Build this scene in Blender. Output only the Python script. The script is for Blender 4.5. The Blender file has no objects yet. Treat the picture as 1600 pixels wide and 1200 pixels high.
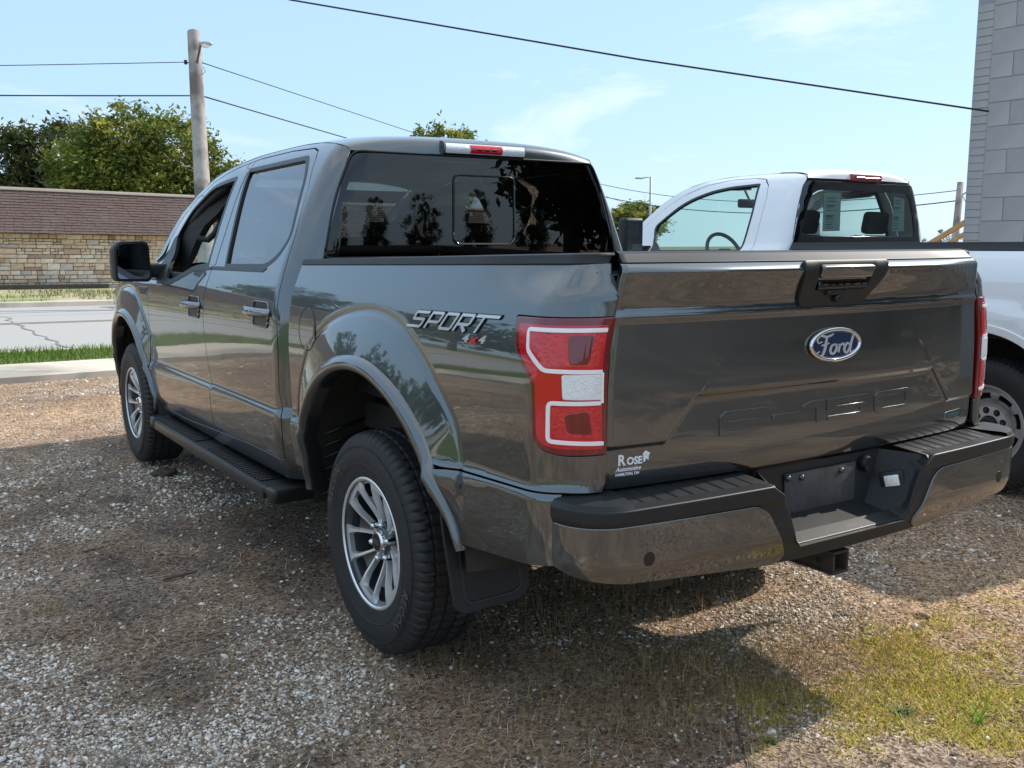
import bpy, bmesh, math, random
import numpy as np
from mathutils import Vector, Matrix
from mathutils.geometry import delaunay_2d_cdt
R_ = math.radians
PI = math.pi
C = bpy.context.scene.collection
rng = np.random.default_rng(7)

# ------------------------------------------------------------------ camera
CAM = (-2.4188, -1.8436, 1.4788)
cd = bpy.data.cameras.new('camera'); cam = bpy.data.objects.new('camera', cd); C.objects.link(cam)
cam.location = CAM
cam.rotation_euler = (R_(90 - 8.348), 0, R_(-33.455))
cd.sensor_width = 36; cd.lens = 36 * 1517.7 / 1600
cd.clip_start = .05; cd.clip_end = 3000
bpy.context.scene.camera = cam

# ------------------------------------------------------------------ sky, sun, exposure
SUN_EL, SUN_AZ = 37.0, 92.6            # azimuth from +Y towards +X
wd = bpy.data.worlds.new('World'); bpy.context.scene.world = wd; wd.use_nodes = True
nt = wd.node_tree; nt.nodes.clear()
def WN(t, **k):
    n = nt.nodes.new(t)
    for a, b in k.items(): setattr(n, a, b)
    return n
sky = WN('ShaderNodeTexSky', sky_type='NISHITA', sun_disc=False, sun_elevation=R_(SUN_EL), sun_rotation=R_(SUN_AZ),
         altitude=100, air_density=1.0, dust_density=.7, ozone_density=1.5)
tc = WN('ShaderNodeTexCoord'); mp = WN('ShaderNodeMapping')
mp.inputs['Scale'].default_value = (1.0, 1.0, 5.5); mp.inputs['Rotation'].default_value = (0.0, 0.10, 0.3)
no = WN('ShaderNodeTexNoise'); no.inputs['Scale'].default_value = 1.7; no.inputs['Detail'].default_value = 9
no.inputs['Roughness'].default_value = .62; no.inputs['Distortion'].default_value = .7
ra = WN('ShaderNodeValToRGB'); ra.color_ramp.elements[0].position = .57; ra.color_ramp.elements[1].position = .86
ra.color_ramp.elements[0].color = (0, 0, 0, 1); ra.color_ramp.elements[1].color = (1, 1, 1, 1)
mx = WN('ShaderNodeMixRGB'); mx.inputs['Color2'].default_value = (6.6, 6.3, 6.0, 1)
hz = WN('ShaderNodeMixRGB'); hz.inputs['Fac'].default_value = .80; hz.inputs['Color2'].default_value = (2.35, 3.55, 4.95, 1)
mu = WN('ShaderNodeMath', operation='MULTIPLY'); mu.inputs[1].default_value = .75
bg = WN('ShaderNodeBackground'); bg.inputs['Strength'].default_value = .115; ou = WN('ShaderNodeOutputWorld')
L = nt.links.new
L(tc.outputs['Generated'], mp.inputs['Vector']); L(mp.outputs[0], no.inputs['Vector']); L(no.outputs['Fac'], ra.inputs[0])
# thin high cloud thickens overhead
sx = WN('ShaderNodeSeparateXYZ'); L(tc.outputs['Generated'], sx.inputs[0])
el = WN('ShaderNodeMapRange'); el.inputs['From Min'].default_value = .30; el.inputs['From Max'].default_value = .75; el.inputs['To Max'].default_value = .62
L(sx.outputs['Z'], el.inputs[0])
n2 = WN('ShaderNodeTexNoise'); n2.inputs['Scale'].default_value = 1.1; n2.inputs['Detail'].default_value = 7; n2.inputs['Distortion'].default_value = 1.2
L(mp.outputs[0], n2.inputs['Vector']); r2 = WN('ShaderNodeMapRange'); r2.inputs['From Min'].default_value = .3; r2.inputs['From Max'].default_value = .65
L(n2.outputs['Fac'], r2.inputs[0]); m3 = WN('ShaderNodeMath', operation='MULTIPLY'); L(el.outputs[0], m3.inputs[0]); L(r2.outputs[0], m3.inputs[1])
m4 = WN('ShaderNodeMath', operation='MAXIMUM')
L(ra.outputs[0], mu.inputs[0]); L(mu.outputs[0], m4.inputs[0]); L(m3.outputs[0], m4.inputs[1]); L(m4.outputs[0], mx.inputs['Fac'])
L(sky.outputs[0], hz.inputs['Color1']); L(hz.outputs[0], mx.inputs['Color1']); L(mx.outputs[0], bg.inputs['Color']); L(bg.outputs[0], ou.inputs[0])
sd = bpy.data.lights.new('sun', 'SUN'); sd.energy = 2.6; sd.angle = R_(.55); sd.color = (1, .93, .82)
so = bpy.data.objects.new('sun', sd); C.objects.link(so)
so.rotation_euler = (R_(90 - SUN_EL), 0, R_(-SUN_AZ + 180))
so.location = (20, 0, 20)
S = bpy.context.scene
S.view_settings.view_transform = 'Standard'; S.view_settings.look = 'None'
S.view_settings.exposure = .98; S.view_settings.gamma = 1
S.view_settings.use_curve_mapping = False
S.render.engine = 'CYCLES'
S.cycles.max_bounces = 10; S.cycles.transparent_max_bounces = 24

# ------------------------------------------------------------------ helpers
def tag(o, label=None, cat=None, group=None, kind=None):
    if label: o['label'] = label
    if cat: o['category'] = cat
    if group: o['group'] = group
    if kind: o['kind'] = kind
    return o
def empty(name, loc=(0, 0, 0), rz=0):
    o = bpy.data.objects.new(name, None); C.objects.link(o); o.location = loc; o.rotation_euler = (0, 0, rz)
    o.empty_display_size = .2
    return o
def link(me, name, parent=None):
    o = bpy.data.objects.new(name, me); C.objects.link(o)
    if parent is not None: o.parent = parent
    return o
def copy_tree(o, parent=None):
    c = o.copy(); C.objects.link(c)
    if parent is not None: c.parent = parent
    for ch in list(o.children): copy_tree(ch, c)
    return c
def mesh_from(name, v, f, mat, smooth=False, normals=None, parent=None, mats=None, fm=None):
    me = bpy.data.meshes.new(name)
    me.from_pydata([tuple(map(float, p)) for p in v], [], [tuple(map(int, q)) for q in f])
    for m in (mats or [mat]): me.materials.append(m)
    if fm is not None: me.polygons.foreach_set('material_index', np.asarray(fm, dtype=np.int32))
    if smooth: me.polygons.foreach_set('use_smooth', np.ones(len(me.polygons), bool))
    me.update()
    if normals is not None: me.normals_split_custom_set_from_vertices([tuple(map(float, n)) for n in normals])
    return link(me, name, parent)

class MB:
    """collects shapes that become one mesh"""
    def __init__(s): s.v = []; s.f = []; s.m = []; s.cm = 0
    def add(s, v, f, M=None):
        b = len(s.v)
        if M is not None: v = [tuple(M @ Vector(p)) for p in v]
        s.v += [tuple(p) for p in v]; s.f += [tuple(i + b for i in q) for q in f]; s.m += [s.cm] * len(f)
    def box(s, c, d, bev=0, M=None, seg=2):
        bm = bmesh.new(); bmesh.ops.create_cube(bm, size=1)
        bmesh.ops.scale(bm, vec=d, verts=bm.verts)
        if bev: bmesh.ops.bevel(bm, geom=bm.edges[:], offset=bev, segments=seg, affect='EDGES', profile=.6)
        bmesh.ops.translate(bm, vec=c, verts=bm.verts)
        s.bm(bm, M)
    def bm(s, bm, M=None):
        bm.verts.ensure_lookup_table(); bm.verts.index_update()
        s.add([v.co[:] for v in bm.verts], [[v.index for v in f.verts] for f in bm.faces], M); bm.free()
    def tube(s, P, r, n=8, cap=True, sq=1.0):
        P = [Vector(p) for p in P]; r = r if hasattr(r, '__len__') else [r] * len(P)
        v = []; f = []; up = None
        for i, p in enumerate(P):
            d = (P[min(i + 1, len(P) - 1)] - P[max(i - 1, 0)]).normalized()
            if up is None:
                up = Vector((0, 0, 1)) if abs(d.z) < .9 else Vector((1, 0, 0))
            a = d.cross(up).normalized(); b = a.cross(d).normalized(); up = b
            for k in range(n):
                t = 2 * PI * k / n
                v.append(p + a * math.cos(t) * r[i] + b * math.sin(t) * r[i] * sq)
        for i in range(len(P) - 1):
            for k in range(n):
                f.append((i * n + k, i * n + (k + 1) % n, (i + 1) * n + (k + 1) % n, (i + 1) * n + k))
        if cap:
            f.append(tuple(range(n - 1, -1, -1))); f.append(tuple((len(P) - 1) * n + k for k in range(n)))
        s.add(v, f)
    def lathe(s, prof, n=32, axis='x', M=None, closed=False, flip=False):
        """prof: (axial, radius)"""
        v = []; f = []; m = len(prof)
        for k in range(n):
            t = 2 * PI * k / n
            for a, r in prof:
                v.append((a, r * math.cos(t), r * math.sin(t)))
        for k in range(n):
            for i in range(m if closed else m - 1):
                j = (i + 1) % m; q = (k * m + i, k * m + j, ((k + 1) % n) * m + j, ((k + 1) % n) * m + i)
                f.append(q[::-1] if flip else q)
        if axis == 'z': v = [(y, z, x) for x, y, z in v]
        if axis == 'y': v = [(z, x, y) for x, y, z in v]
        s.add(v, f, M)
    def prism(s, poly, h0, h1, axis='z', M=None):
        """polygon extruded along an axis; poly holds the two other coordinates (axis x: y,z / y: x,z / z: x,y)"""
        n = len(poly); v = []
        for h in (h0, h1):
            for a, b in poly:
                v.append({'x': (h, a, b), 'y': (a, h, b), 'z': (a, b, h)}[axis])
        f = [tuple(range(n))[::-1], tuple(range(n, 2 * n))]
        for i in range(n): j = (i + 1) % n; f.append((i, j, n + j, n + i))
        s.add(v, f, M)
    def build(s, name, mat, parent=None, smooth=False, angle=None, mats=None, fix=True):
        me = bpy.data.meshes.new(name); me.from_pydata([tuple(map(float, p)) for p in s.v], [], s.f)
        for m in (mats or [mat]): me.materials.append(m)
        if mats: me.polygons.foreach_set('material_index', np.asarray(s.m, dtype=np.int32))
        if fix:
            b = bmesh.new(); b.from_mesh(me); bmesh.ops.recalc_face_normals(b, faces=b.faces)
            b.to_mesh(me); b.free()
        if smooth or angle: me.polygons.foreach_set('use_smooth', np.ones(len(me.polygons), bool))
        me.update()
        if angle: me.set_sharp_from_angle(angle=R_(angle))
        return link(me, name, parent)

# ------------------------------------------------------------------ materials
MAT = {}
def nodes(m): return m.node_tree.nodes, m.node_tree.links
def mat(name, col, rough=.5, metal=0, coat=0, spec=.5, noise=None, bump=None, crough=.03, emit=None):
    m = bpy.data.materials.new(name); m.use_nodes = True; n, l = nodes(m); b = n['Principled BSDF']
    b.inputs['Base Color'].default_value = (*col, 1); b.inputs['Roughness'].default_value = rough
    b.inputs['Metallic'].default_value = metal; b.inputs['Coat Weight'].default_value = coat
    b.inputs['Coat Roughness'].default_value = crough; b.inputs['Specular IOR Level'].default_value = spec
    t = n.new('ShaderNodeTexCoord')
    if noise:                       # (scale, amount, second colour)
        a = n.new('ShaderNodeTexNoise'); a.inputs['Scale'].default_value = noise[0]; a.inputs['Detail'].default_value = 7
        a.inputs['Roughness'].default_value = .65
        r = n.new('ShaderNodeValToRGB'); r.color_ramp.elements[0].position = .5 - noise[1]; r.color_ramp.elements[1].position = .5 + noise[1]
        r.color_ramp.elements[0].color = (*col, 1); r.color_ramp.elements[1].color = (*noise[2], 1)
        l.new(t.outputs['Object'], a.inputs['Vector']); l.new(a.outputs['Fac'], r.inputs[0]); l.new(r.outputs[0], b.inputs['Base Color'])
    if bump:                        # (scale, strength, distance)
        a = n.new('ShaderNodeTexNoise'); a.inputs['Scale'].default_value = bump[0]; a.inputs['Detail'].default_value = 5
        u = n.new('ShaderNodeBump'); u.inputs['Strength'].default_value = bump[1]; u.inputs['Distance'].default_value = bump[2]
        l.new(t.outputs['Object'], a.inputs['Vector']); l.new(a.outputs['Fac'], u.inputs['Height']); l.new(u.outputs[0], b.inputs['Normal'])
    MAT[name] = m
    return m
def glass(name, tint, ior=1.5, rough=0.0, add=0.0):
    m = bpy.data.materials.new(name); m.use_nodes = True; n, l = nodes(m); n.clear()
    o = n.new('ShaderNodeOutputMaterial'); x = n.new('ShaderNodeMixShader'); t = n.new('ShaderNodeBsdfTransparent')
    g = n.new('ShaderNodeBsdfGlossy'); fr = n.new('ShaderNodeFresnel'); ad = n.new('ShaderNodeMath'); ad.operation = 'ADD'
    ad.inputs[1].default_value = add; ad.use_clamp = True
    fr.inputs['IOR'].default_value = ior; t.inputs['Color'].default_value = (*tint, 1); g.inputs['Roughness'].default_value = rough
    l.new(fr.outputs[0], ad.inputs[0]); l.new(ad.outputs[0], x.inputs[0]); l.new(t.outputs[0], x.inputs[1]); l.new(g.outputs[0], x.inputs[2]); l.new(x.outputs[0], o.inputs[0])
    MAT[name] = m; return m
def attr_mat(name, rough=.9, attr='Col', spec=.2, translucent=0.0):
    m = bpy.data.materials.new(name); m.use_nodes = True; n, l = nodes(m); b = n['Principled BSDF']
    a = n.new('ShaderNodeAttribute'); a.attribute_name = attr; l.new(a.outputs['Color'], b.inputs['Base Color'])
    b.inputs['Roughness'].default_value = rough; b.inputs['Specular IOR Level'].default_value = spec
    if translucent:
        tr = n.new('ShaderNodeBsdfTranslucent'); mxs = n.new('ShaderNodeMixShader'); mxs.inputs[0].default_value = translucent
        l.new(a.outputs['Color'], tr.inputs['Color']); l.new(b.outputs[0], mxs.inputs[1]); l.new(tr.outputs[0], mxs.inputs[2])
        l.new(mxs.outputs[0], n['Material Output'].inputs['Surface'])
    MAT[name] = m; return m

def paint_mat(name, col, metal, rough, flake=.15, dust=.0):
    m = mat(name, col, rough, metal, 1.0, .5, crough=.015)
    m.node_tree.nodes['Principled BSDF'].inputs['Coat IOR'].default_value = 2.0
    n, l = nodes(m); b = n['Principled BSDF']
    # metallic flakes and a very fine dust film near the sills
    t = n.new('ShaderNodeTexCoord'); v = n.new('ShaderNodeTexVoronoi'); v.inputs['Scale'].default_value = 2600
    mr = n.new('ShaderNodeMixRGB'); mr.inputs['Color1'].default_value = (*[c * (1 - flake) for c in col], 1); mr.inputs['Color2'].default_value = (*[min(1, c * (1 + flake * 2)) for c in col], 1)
    l.new(t.outputs['Object'], v.inputs['Vector']); l.new(v.outputs['Color'], mr.inputs['Fac']); l.new(mr.outputs[0], b.inputs['Base Color'])
    nz = n.new('ShaderNodeTexNoise'); nz.inputs['Scale'].default_value = 3.5; nz.inputs['Detail'].default_value = 6
    rr = n.new('ShaderNodeMapRange'); rr.inputs['From Min'].default_value = .35; rr.inputs['From Max'].default_value = .75
    rr.inputs['To Min'].default_value = .012; rr.inputs['To Max'].default_value = .05 + dust
    l.new(t.outputs['Object'], nz.inputs['Vector']); l.new(nz.outputs['Fac'], rr.inputs[0]); l.new(rr.outputs[0], b.inputs['Coat Roughness'])
    # orange peel
    op = n.new('ShaderNodeTexNoise'); op.inputs['Scale'].default_value = 9; op.inputs['Detail'].default_value = 1
    bu = n.new('ShaderNodeBump'); bu.inputs['Strength'].default_value = .10; bu.inputs['Distance'].default_value = .002
    l.new(t.outputs['Object'], op.inputs['Vector']); l.new(op.outputs['Fac'], bu.inputs['Height']); l.new(bu.outputs[0], b.inputs['Coat Normal'])
    return m
PAINT = paint_mat('grey_paint', (.060, .068, .070), .82, .32)
WPAINT = paint_mat('white_paint', (.87, .875, .88), 0, .45, .02)
BLK = mat('black_plastic', (.011, .0115, .0125), .46, bump=(260, .25, .0006), noise=(6, .3, (.018, .0185, .020)), spec=.4)
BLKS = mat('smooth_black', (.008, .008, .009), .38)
GBLK = mat('gloss_black', (.006, .006, .007), .06, coat=.6)
CHR = mat('chrome', (.80, .80, .80), .06, 1)
SILV = mat('silver_letter', (.62, .63, .64), .22, .35, .8)
DCHR = mat('dark_chrome', (.30, .30, .31), .12, 1)
ALLOY = mat('machined_alloy', (.86, .86, .86), .30, .65, .5)
GALLOY = mat('grey_alloy', (.060, .062, .068), .30, .5, .7)
STEELW = mat('silver_steel', (.52, .53, .55), .38, .75, noise=(14, .3, (.42, .43, .44)))
RUB = mat('tyre_rubber', (.013, .013, .014), .62, noise=(18, .25, (.024, .023, .023)), bump=(130, .3, .001))
RUBL = mat('tyre_lettering', (.075, .075, .077), .5)
DARK = mat('interior_dark', (.018, .018, .020), .7, noise=(30, .3, (.03, .03, .032)))
SEATM = mat('seat_cloth', (.030, .030, .033), .85, bump=(300, .4, .001))
UNDER = mat('underbody_black', (.015, .014, .013), .8, noise=(9, .3, (.045, .036, .028)))
RUST = mat('rusty_steel', (.022, .019, .018), .75, noise=(40, .2, (.060, .036, .024)), bump=(120, .5, .001))
LENS = mat('red_lens', (.60, .003, .018), .10, 0, 1)
LENSD = mat('dark_red_lens', (.16, .004, .008), .10, 0, 1)
REFL = mat('red_reflector', (.50, .004, .010), .20, .25, .9, bump=(95, 1.0, .006), noise=(55, .25, (.75, .03, .03)))
WLENS = mat('white_lens_line', (.95, .88, .88), .12, 0, 1)
CLENS = mat('clear_lens', (.93, .94, .95), .12, .25, 1, bump=(160, 1, .002), noise=(70, .2, (.78, .79, .80)))
BLUE = mat('badge_blue', (.006, .024, .080), .15, 0, 1)
WHT = mat('white_decal', (.85, .85, .85), .4)
REDM = mat('red_letter', (.6, .02, .02), .2, 0, 1)
GT = glass('tinted_glass', (.15, .158, .162), 1.55, add=.02)
GTS = glass('side_tinted_glass', (.10, .11, .115), 1.9, add=.16)
GC = glass('clear_glass', (.78, .90, .86), 1.45)

# ------------------------------------------------------------------ surface maths
def pchip(xs, ys):
    xs = np.array(xs, float); ys = np.array(ys, float); h = np.diff(xs); d = np.diff(ys) / h
    m = np.zeros(len(xs)); m[0] = d[0]; m[-1] = d[-1]
    for i in range(1, len(xs) - 1):
        if d[i - 1] * d[i] > 0:
            w1 = 2 * h[i] + h[i - 1]; w2 = h[i] + 2 * h[i - 1]; m[i] = (w1 + w2) / (w1 / d[i - 1] + w2 / d[i])
    def f(x):
        x = np.clip(np.asarray(x, float), xs[0], xs[-1]); i = np.clip(np.searchsorted(xs, x) - 1, 0, len(xs) - 2)
        t = (x - xs[i]) / h[i]
        return (2*t**3 - 3*t**2 + 1)*ys[i] + (t**3 - 2*t**2 + t)*h[i]*m[i] + (-2*t**3 + 3*t**2)*ys[i+1] + (t**3 - t**2)*h[i]*m[i+1]
    return f
def sst(a, b, x):
    t = np.clip((np.asarray(x, float) - a) / (b - a), 0, 1); return t * t * (3 - 2 * t)
def resample(P, step):
    P = [np.array(p, float) for p in P]; o = []
    for i in range(len(P)):
        a, b = P[i], P[(i + 1) % len(P)]; n = max(1, int(math.ceil(np.linalg.norm(b - a) / step)))
        for k in range(n): o.append(a + (b - a) * k / n)
    return np.array(o)
def rp(P, r):
    """round the corners of a polygon; r a number or one per corner"""
    n = len(P); o = []
    for i in range(n):
        rr = r[i] if hasattr(r, '__len__') else r
        p = np.array(P[i], float); a = np.array(P[i - 1], float) - p; b = np.array(P[(i + 1) % n], float) - p
        la, lb = np.linalg.norm(a), np.linalg.norm(b); k = min(rr, la * .48, lb * .48)
        if k < 1e-5: o.append(tuple(p)); continue
        A = p + a / la * k; B = p + b / lb * k
        for s in (0, .25, .5, .75, 1): o.append(tuple((1-s)**2 * A + 2*s*(1-s) * p + s*s * B))
    return o
def area2(P): P = np.asarray(P); x, y = P[:, 0], P[:, 1]; return .5 * np.sum(x * np.roll(y, -1) - np.roll(x, -1) * y)
def inside(P, X, Y):
    P = np.asarray(P); r = np.zeros(X.shape, bool); n = len(P)
    for i in range(n):
        x1, y1 = P[i]; x2, y2 = P[(i + 1) % n]
        if y1 == y2: continue
        c = ((y1 > Y) != (y2 > Y)) & (X < (x2 - x1) * (Y - y1) / (y2 - y1) + x1); r ^= c
    return r
def segdist(P, X, Y):
    d = np.full(X.shape, 9e9); n = len(P)
    for i in range(n):
        a = P[i]; b = P[(i + 1) % n]; ab = b - a; L2 = max(ab @ ab, 1e-12)
        t = np.clip(((X - a[0]) * ab[0] + (Y - a[1]) * ab[1]) / L2, 0, 1)
        d = np.minimum(d, np.hypot(X - a[0] - t * ab[0], Y - a[1] - t * ab[1]))
    return d
def fdnormal(Mf, u, v, e=1e-3):
    a = Mf(u + e, v) - Mf(u - e, v); b = Mf(u, v + e) - Mf(u, v - e)
    n = np.cross(a, b); n /= np.maximum(np.linalg.norm(n, axis=-1, keepdims=True), 1e-12)
    return n, a / (2 * e), b / (2 * e)
def panel_mesh(name, outl, m, Mf, out, holes=(), step=.04, th=.012, gap=.0, rnd=.002, flange=True, lines=()):
    """sheet with rounded, turned-in edges: polygon (u,v) mapped through Mf"""
    rings = []
    for k, P in enumerate([outl] + list(holes)):
        Q = resample(P, step * .7)
        if (area2(Q) > 0) != (k == 0): Q = Q[::-1]
        T = np.roll(Q, -1, 0) - np.roll(Q, 1, 0); T /= np.maximum(np.linalg.norm(T, axis=1, keepdims=True), 1e-9)
        N2 = np.stack([T[:, 1], -T[:, 0]], 1)          # points away from the sheet
        rings.append((Q - N2 * gap, N2))
    A = rings[0][0]; lo = A.min(0); hi = A.max(0)
    gx, gy = np.meshgrid(np.arange(lo[0] + step * .37, hi[0], step), np.arange(lo[1] + step * .41, hi[1], step))
    gx[::2] += step * .5 * 0
    gx, gy = gx.ravel(), gy.ravel(); ok = inside(A, gx, gy)
    for Q, _ in rings[1:]: ok &= ~inside(Q, gx, gy)
    gx, gy = gx[ok], gy[ok]
    if len(gx):
        ok = np.ones(len(gx), bool)
        for Q, _ in rings: ok &= segdist(Q, gx, gy) > step * .42
        gx, gy = gx[ok], gy[ok]
    lps = []
    for Lq in lines:                       # creases: chains of points kept inside the sheet
        Lq = np.array(Lq, float); d = np.r_[0, np.cumsum(np.hypot(*np.diff(Lq, axis=0).T))]; m_ = max(2, int(d[-1] / (step * .6)))
        q = np.linspace(0, d[-1], m_); Lq = np.stack([np.interp(q, d, Lq[:, 0]), np.interp(q, d, Lq[:, 1])], 1)
        ok = inside(A, Lq[:, 0], Lq[:, 1])
        for Q, _ in rings: ok &= segdist(Q, Lq[:, 0], Lq[:, 1]) > step * .12
        for Q, _ in rings[1:]: ok &= ~inside(Q, Lq[:, 0], Lq[:, 1])
        lps.append((Lq, ok))
        if len(gx):
            dd = np.min(np.hypot(gx[:, None] - Lq[None, :, 0], gy[:, None] - Lq[None, :, 1]), axis=1); k_ = dd > step * .40; gx, gy = gx[k_], gy[k_]
    pts = []; edges = []; b = 0
    for Q, _ in rings:
        n = len(Q); pts += [Vector(q) for q in Q]; edges += [(b + i, b + (i + 1) % n) for i in range(n)]; b += n
    for Lq, ok in lps:
        idx = np.full(len(Lq), -1); idx[ok] = b + np.arange(ok.sum()); pts += [Vector(q) for q in Lq[ok]]; b += int(ok.sum())
        edges += [(int(idx[i]), int(idx[i + 1])) for i in range(len(Lq) - 1) if idx[i] >= 0 and idx[i + 1] >= 0]
    pts += [Vector((x, y)) for x, y in zip(gx, gy)]
    vo, _, fo, ov, _, _ = delaunay_2d_cdt(pts, edges, [], 0, 1e-6)
    V2 = np.array([v[:] for v in vo]); F = np.array([f[:3] for f in fo])
    cx = V2[F].mean(1); ok = inside(A, cx[:, 0], cx[:, 1])
    for Q, _ in rings[1:]: ok &= ~inside(Q, cx[:, 0], cx[:, 1])
    F = F[ok]
    a2 = np.cross(V2[F[:, 1]] - V2[F[:, 0]], V2[F[:, 2]] - V2[F[:, 0]]); F = F[np.abs(a2) > 1e-9]; a2 = a2[np.abs(a2) > 1e-9]
    F[a2 < 0] = F[a2 < 0][:, ::-1]
    P3 = Mf(V2[:, 0], V2[:, 1]); N3, _, _ = fdnormal(Mf, V2[:, 0], V2[:, 1])
    s = 1.0 if np.mean(N3 @ np.array(out, float)) > 0 else -1.0
    if callable(out): s = 1.0
    N3 = N3 * s
    if s < 0: F = F[:, ::-1]
    V = [P3]; N = [N3]; FF = [tuple(f) for f in F]; base = len(P3)
    if flange:
        for Q, N2 in rings:
            n = len(Q); p = Mf(Q[:, 0], Q[:, 1]); nn, du, dv = fdnormal(Mf, Q[:, 0], Q[:, 1]); nn = nn * s
            od = du * N2[:, :1] + dv * N2[:, 1:]; od /= np.maximum(np.linalg.norm(od, axis=1, keepdims=True), 1e-9)
            mid = (nn + od); mid /= np.linalg.norm(mid, axis=1, keepdims=True)
            layers = [(p, nn), (p + od * rnd * .7 - nn * rnd * .3, mid), (p + od * rnd - nn * rnd, od), (p + od * rnd - nn * th, od)]
            for q, w in layers: V.append(q); N.append(w)
            for k in range(3):
                for i in range(n):
                    j = (i + 1) % n; a = base + k * n; c = base + (k + 1) * n
                    q = (a + i, c + i, c + j, a + j)
                    FF.append(q if s > 0 else q[::-1])
            base += 4 * n
    V = np.concatenate(V); N = np.concatenate(N)
    return V, N, FF
def panel(name, outl, m, parent, Mf, out=(-1, 0, 0), mirror=False, label=None, **k):
    V, N, F = panel_mesh(name, outl, m, Mf, out, **k)
    r = [mesh_from(name, V, F, m, True, N, parent)]
    if mirror:
        V = V * [-1, 1, 1]; N = N * [-1, 1, 1]; F = [f[::-1] for f in F]
        r.append(mesh_from(name, V, F, m, True, N, parent))
    return r[0] if not mirror else r
def grid_sheet(name, m, parent, Pf, nu, nv, flip=False, uclose=False):
    """Pf(u,v) -> xyz for arrays in 0..1; smooth sheet"""
    u, v = np.meshgrid(np.linspace(0, 1, nu), np.linspace(0, 1, nv), indexing='ij')
    P = Pf(u, v).reshape(-1, 3); F = []
    for i in range(nu - 1):
        for j in range(nv - 1):
            q = (i * nv + j, (i + 1) * nv + j, (i + 1) * nv + j + 1, i * nv + j + 1); F.append(q[::-1] if flip else q)
    return mesh_from(name, P, F, m, True, None, parent)
def path_on(Mf, pts, r, name, m, parent, n=6, closed=False, step=.02):
    P = resample(pts, step)
    if not closed:
        k = int(math.ceil(np.linalg.norm(np.array(pts[-1]) - np.array(pts[0])) / step)); P = P[:len(P) - k + 0]; P = np.vstack([P, pts[-1]])
    else: P = np.vstack([P, P[:1]])
    mb = MB(); mb.tube([Vector(q) for q in Mf(P[:, 0], P[:, 1])], r, n); return mb.build(name, m, parent, True)
_fc = {}
def text2d(s, size=1, shear=0, offset=0, res=4, sx=1, space=1):
    """flat text mesh: verts (x,y) centred, faces"""
    cu = bpy.data.curves.new('t', 'FONT'); cu.body = s; cu.size = size; cu.shear = shear; cu.offset = offset
    cu.resolution_u = res; cu.align_x = 'CENTER'; cu.align_y = 'CENTER'; cu.space_character = space
    o = bpy.data.objects.new('t', cu); C.objects.link(o)
    dg = bpy.context.evaluated_depsgraph_get(); me = bpy.data.meshes.new_from_object(o.evaluated_get(dg))
    v = np.array([x.co[:2] for x in me.vertices]) * [sx, 1]; f = [tuple(p.vertices) for p in me.polygons]
    bpy.data.objects.remove(o); bpy.data.curves.remove(cu); bpy.data.meshes.remove(me)
    return v, f
def raised(name, v2, f, m, parent, Mf, h0=0, h1=.003, mside=None):
    """flat 2D mesh mapped on a surface with a raised edge; Mf(u,v,off)"""
    n = len(v2); e = {}
    for q in f:
        for i in range(len(q)):
            a, b = q[i], q[(i + 1) % len(q)]; e[(a, b)] = e.get((a, b), 0) + 1
    be = [k for k in e if (k[1], k[0]) not in e]
    top = Mf(v2[:, 0], v2[:, 1], h1); bot = Mf(v2[:, 0], v2[:, 1], h0)
    V = np.concatenate([top, bot]); F = list(f) + [(a, b, b + n, a + n)[::-1] for a, b in be]
    fm = [0] * len(f) + [1 if mside else 0] * len(be)
    return mesh_from(name, V, F, m, False, None, parent, mats=[m] + ([mside] if mside else []), fm=fm)
# ================================================================== the grey pickup
W0 = pchip([.35,.42,.50,.58,.70,.90,1.05,1.15,1.25,1.33,1.40,1.45,1.50,1.60,1.70,1.80,1.85,1.88,1.92,1.96],
           [.86,.925,.955,.972,.980,.988,.991,.987,.972,.950,.925,.905,.884,.842,.797,.746,.714,.690,.645,.56])
AXR, AXF, HZ = 1.252, 4.935, .405
RIN = np.array([(-.66,.05),(-.642,.157),(-.515,.37),(-.455,.43),(-.38,.493),(-.27,.56),(-.168,.60),(-.018,.625),(.118,.615),(.253,.573),(.38,.49),(.49,.36),(.535,.22),(.55,.05)])
ROUT = np.array([(-.66,.04),(-.655,.16),(-.545,.41),(-.457,.515),(-.352,.588),(-.217,.645),(-.072,.678),(.076,.677),(.218,.649),(.36,.585),(.48,.48),(.56,.33),(.585,.2),(.595,.05)])
RCR = np.array([(-.68,.20),(-.655,.40),(-.595,.558),(-.506,.641),(-.405,.72),(-.253,.80),(-.087,.831),(.112,.821),(.329,.765),(.494,.665),(.60,.54),(.66,.38),(.67,.2)])
def polar(P):
    return pchip(np.arctan2(P[:, 1], -P[:, 0]), np.hypot(P[:, 0], P[:, 1]))
fin, fout, fcr = polar(RIN), polar(ROUT), polar(RCR)
def fender(t, z, ax, sc=1.0):
    dy = t - ax; dz = z - HZ; th = np.arctan2(dz, -dy); r = np.hypot(dy, dz)
    ro = fout(th) * sc; rc = fcr(th) * sc; s = (r - ro) / (rc - ro); H = .036 if ax < 3 else .029
    k = .07; v = H * k * np.logaddexp(0, np.clip((1 - s) / k, -40, 22)) - .0062 * np.exp(-((s - 1.03) / .085) ** 2)
    return v * sst(.62, .80, z) * (dz > -.1)
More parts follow.
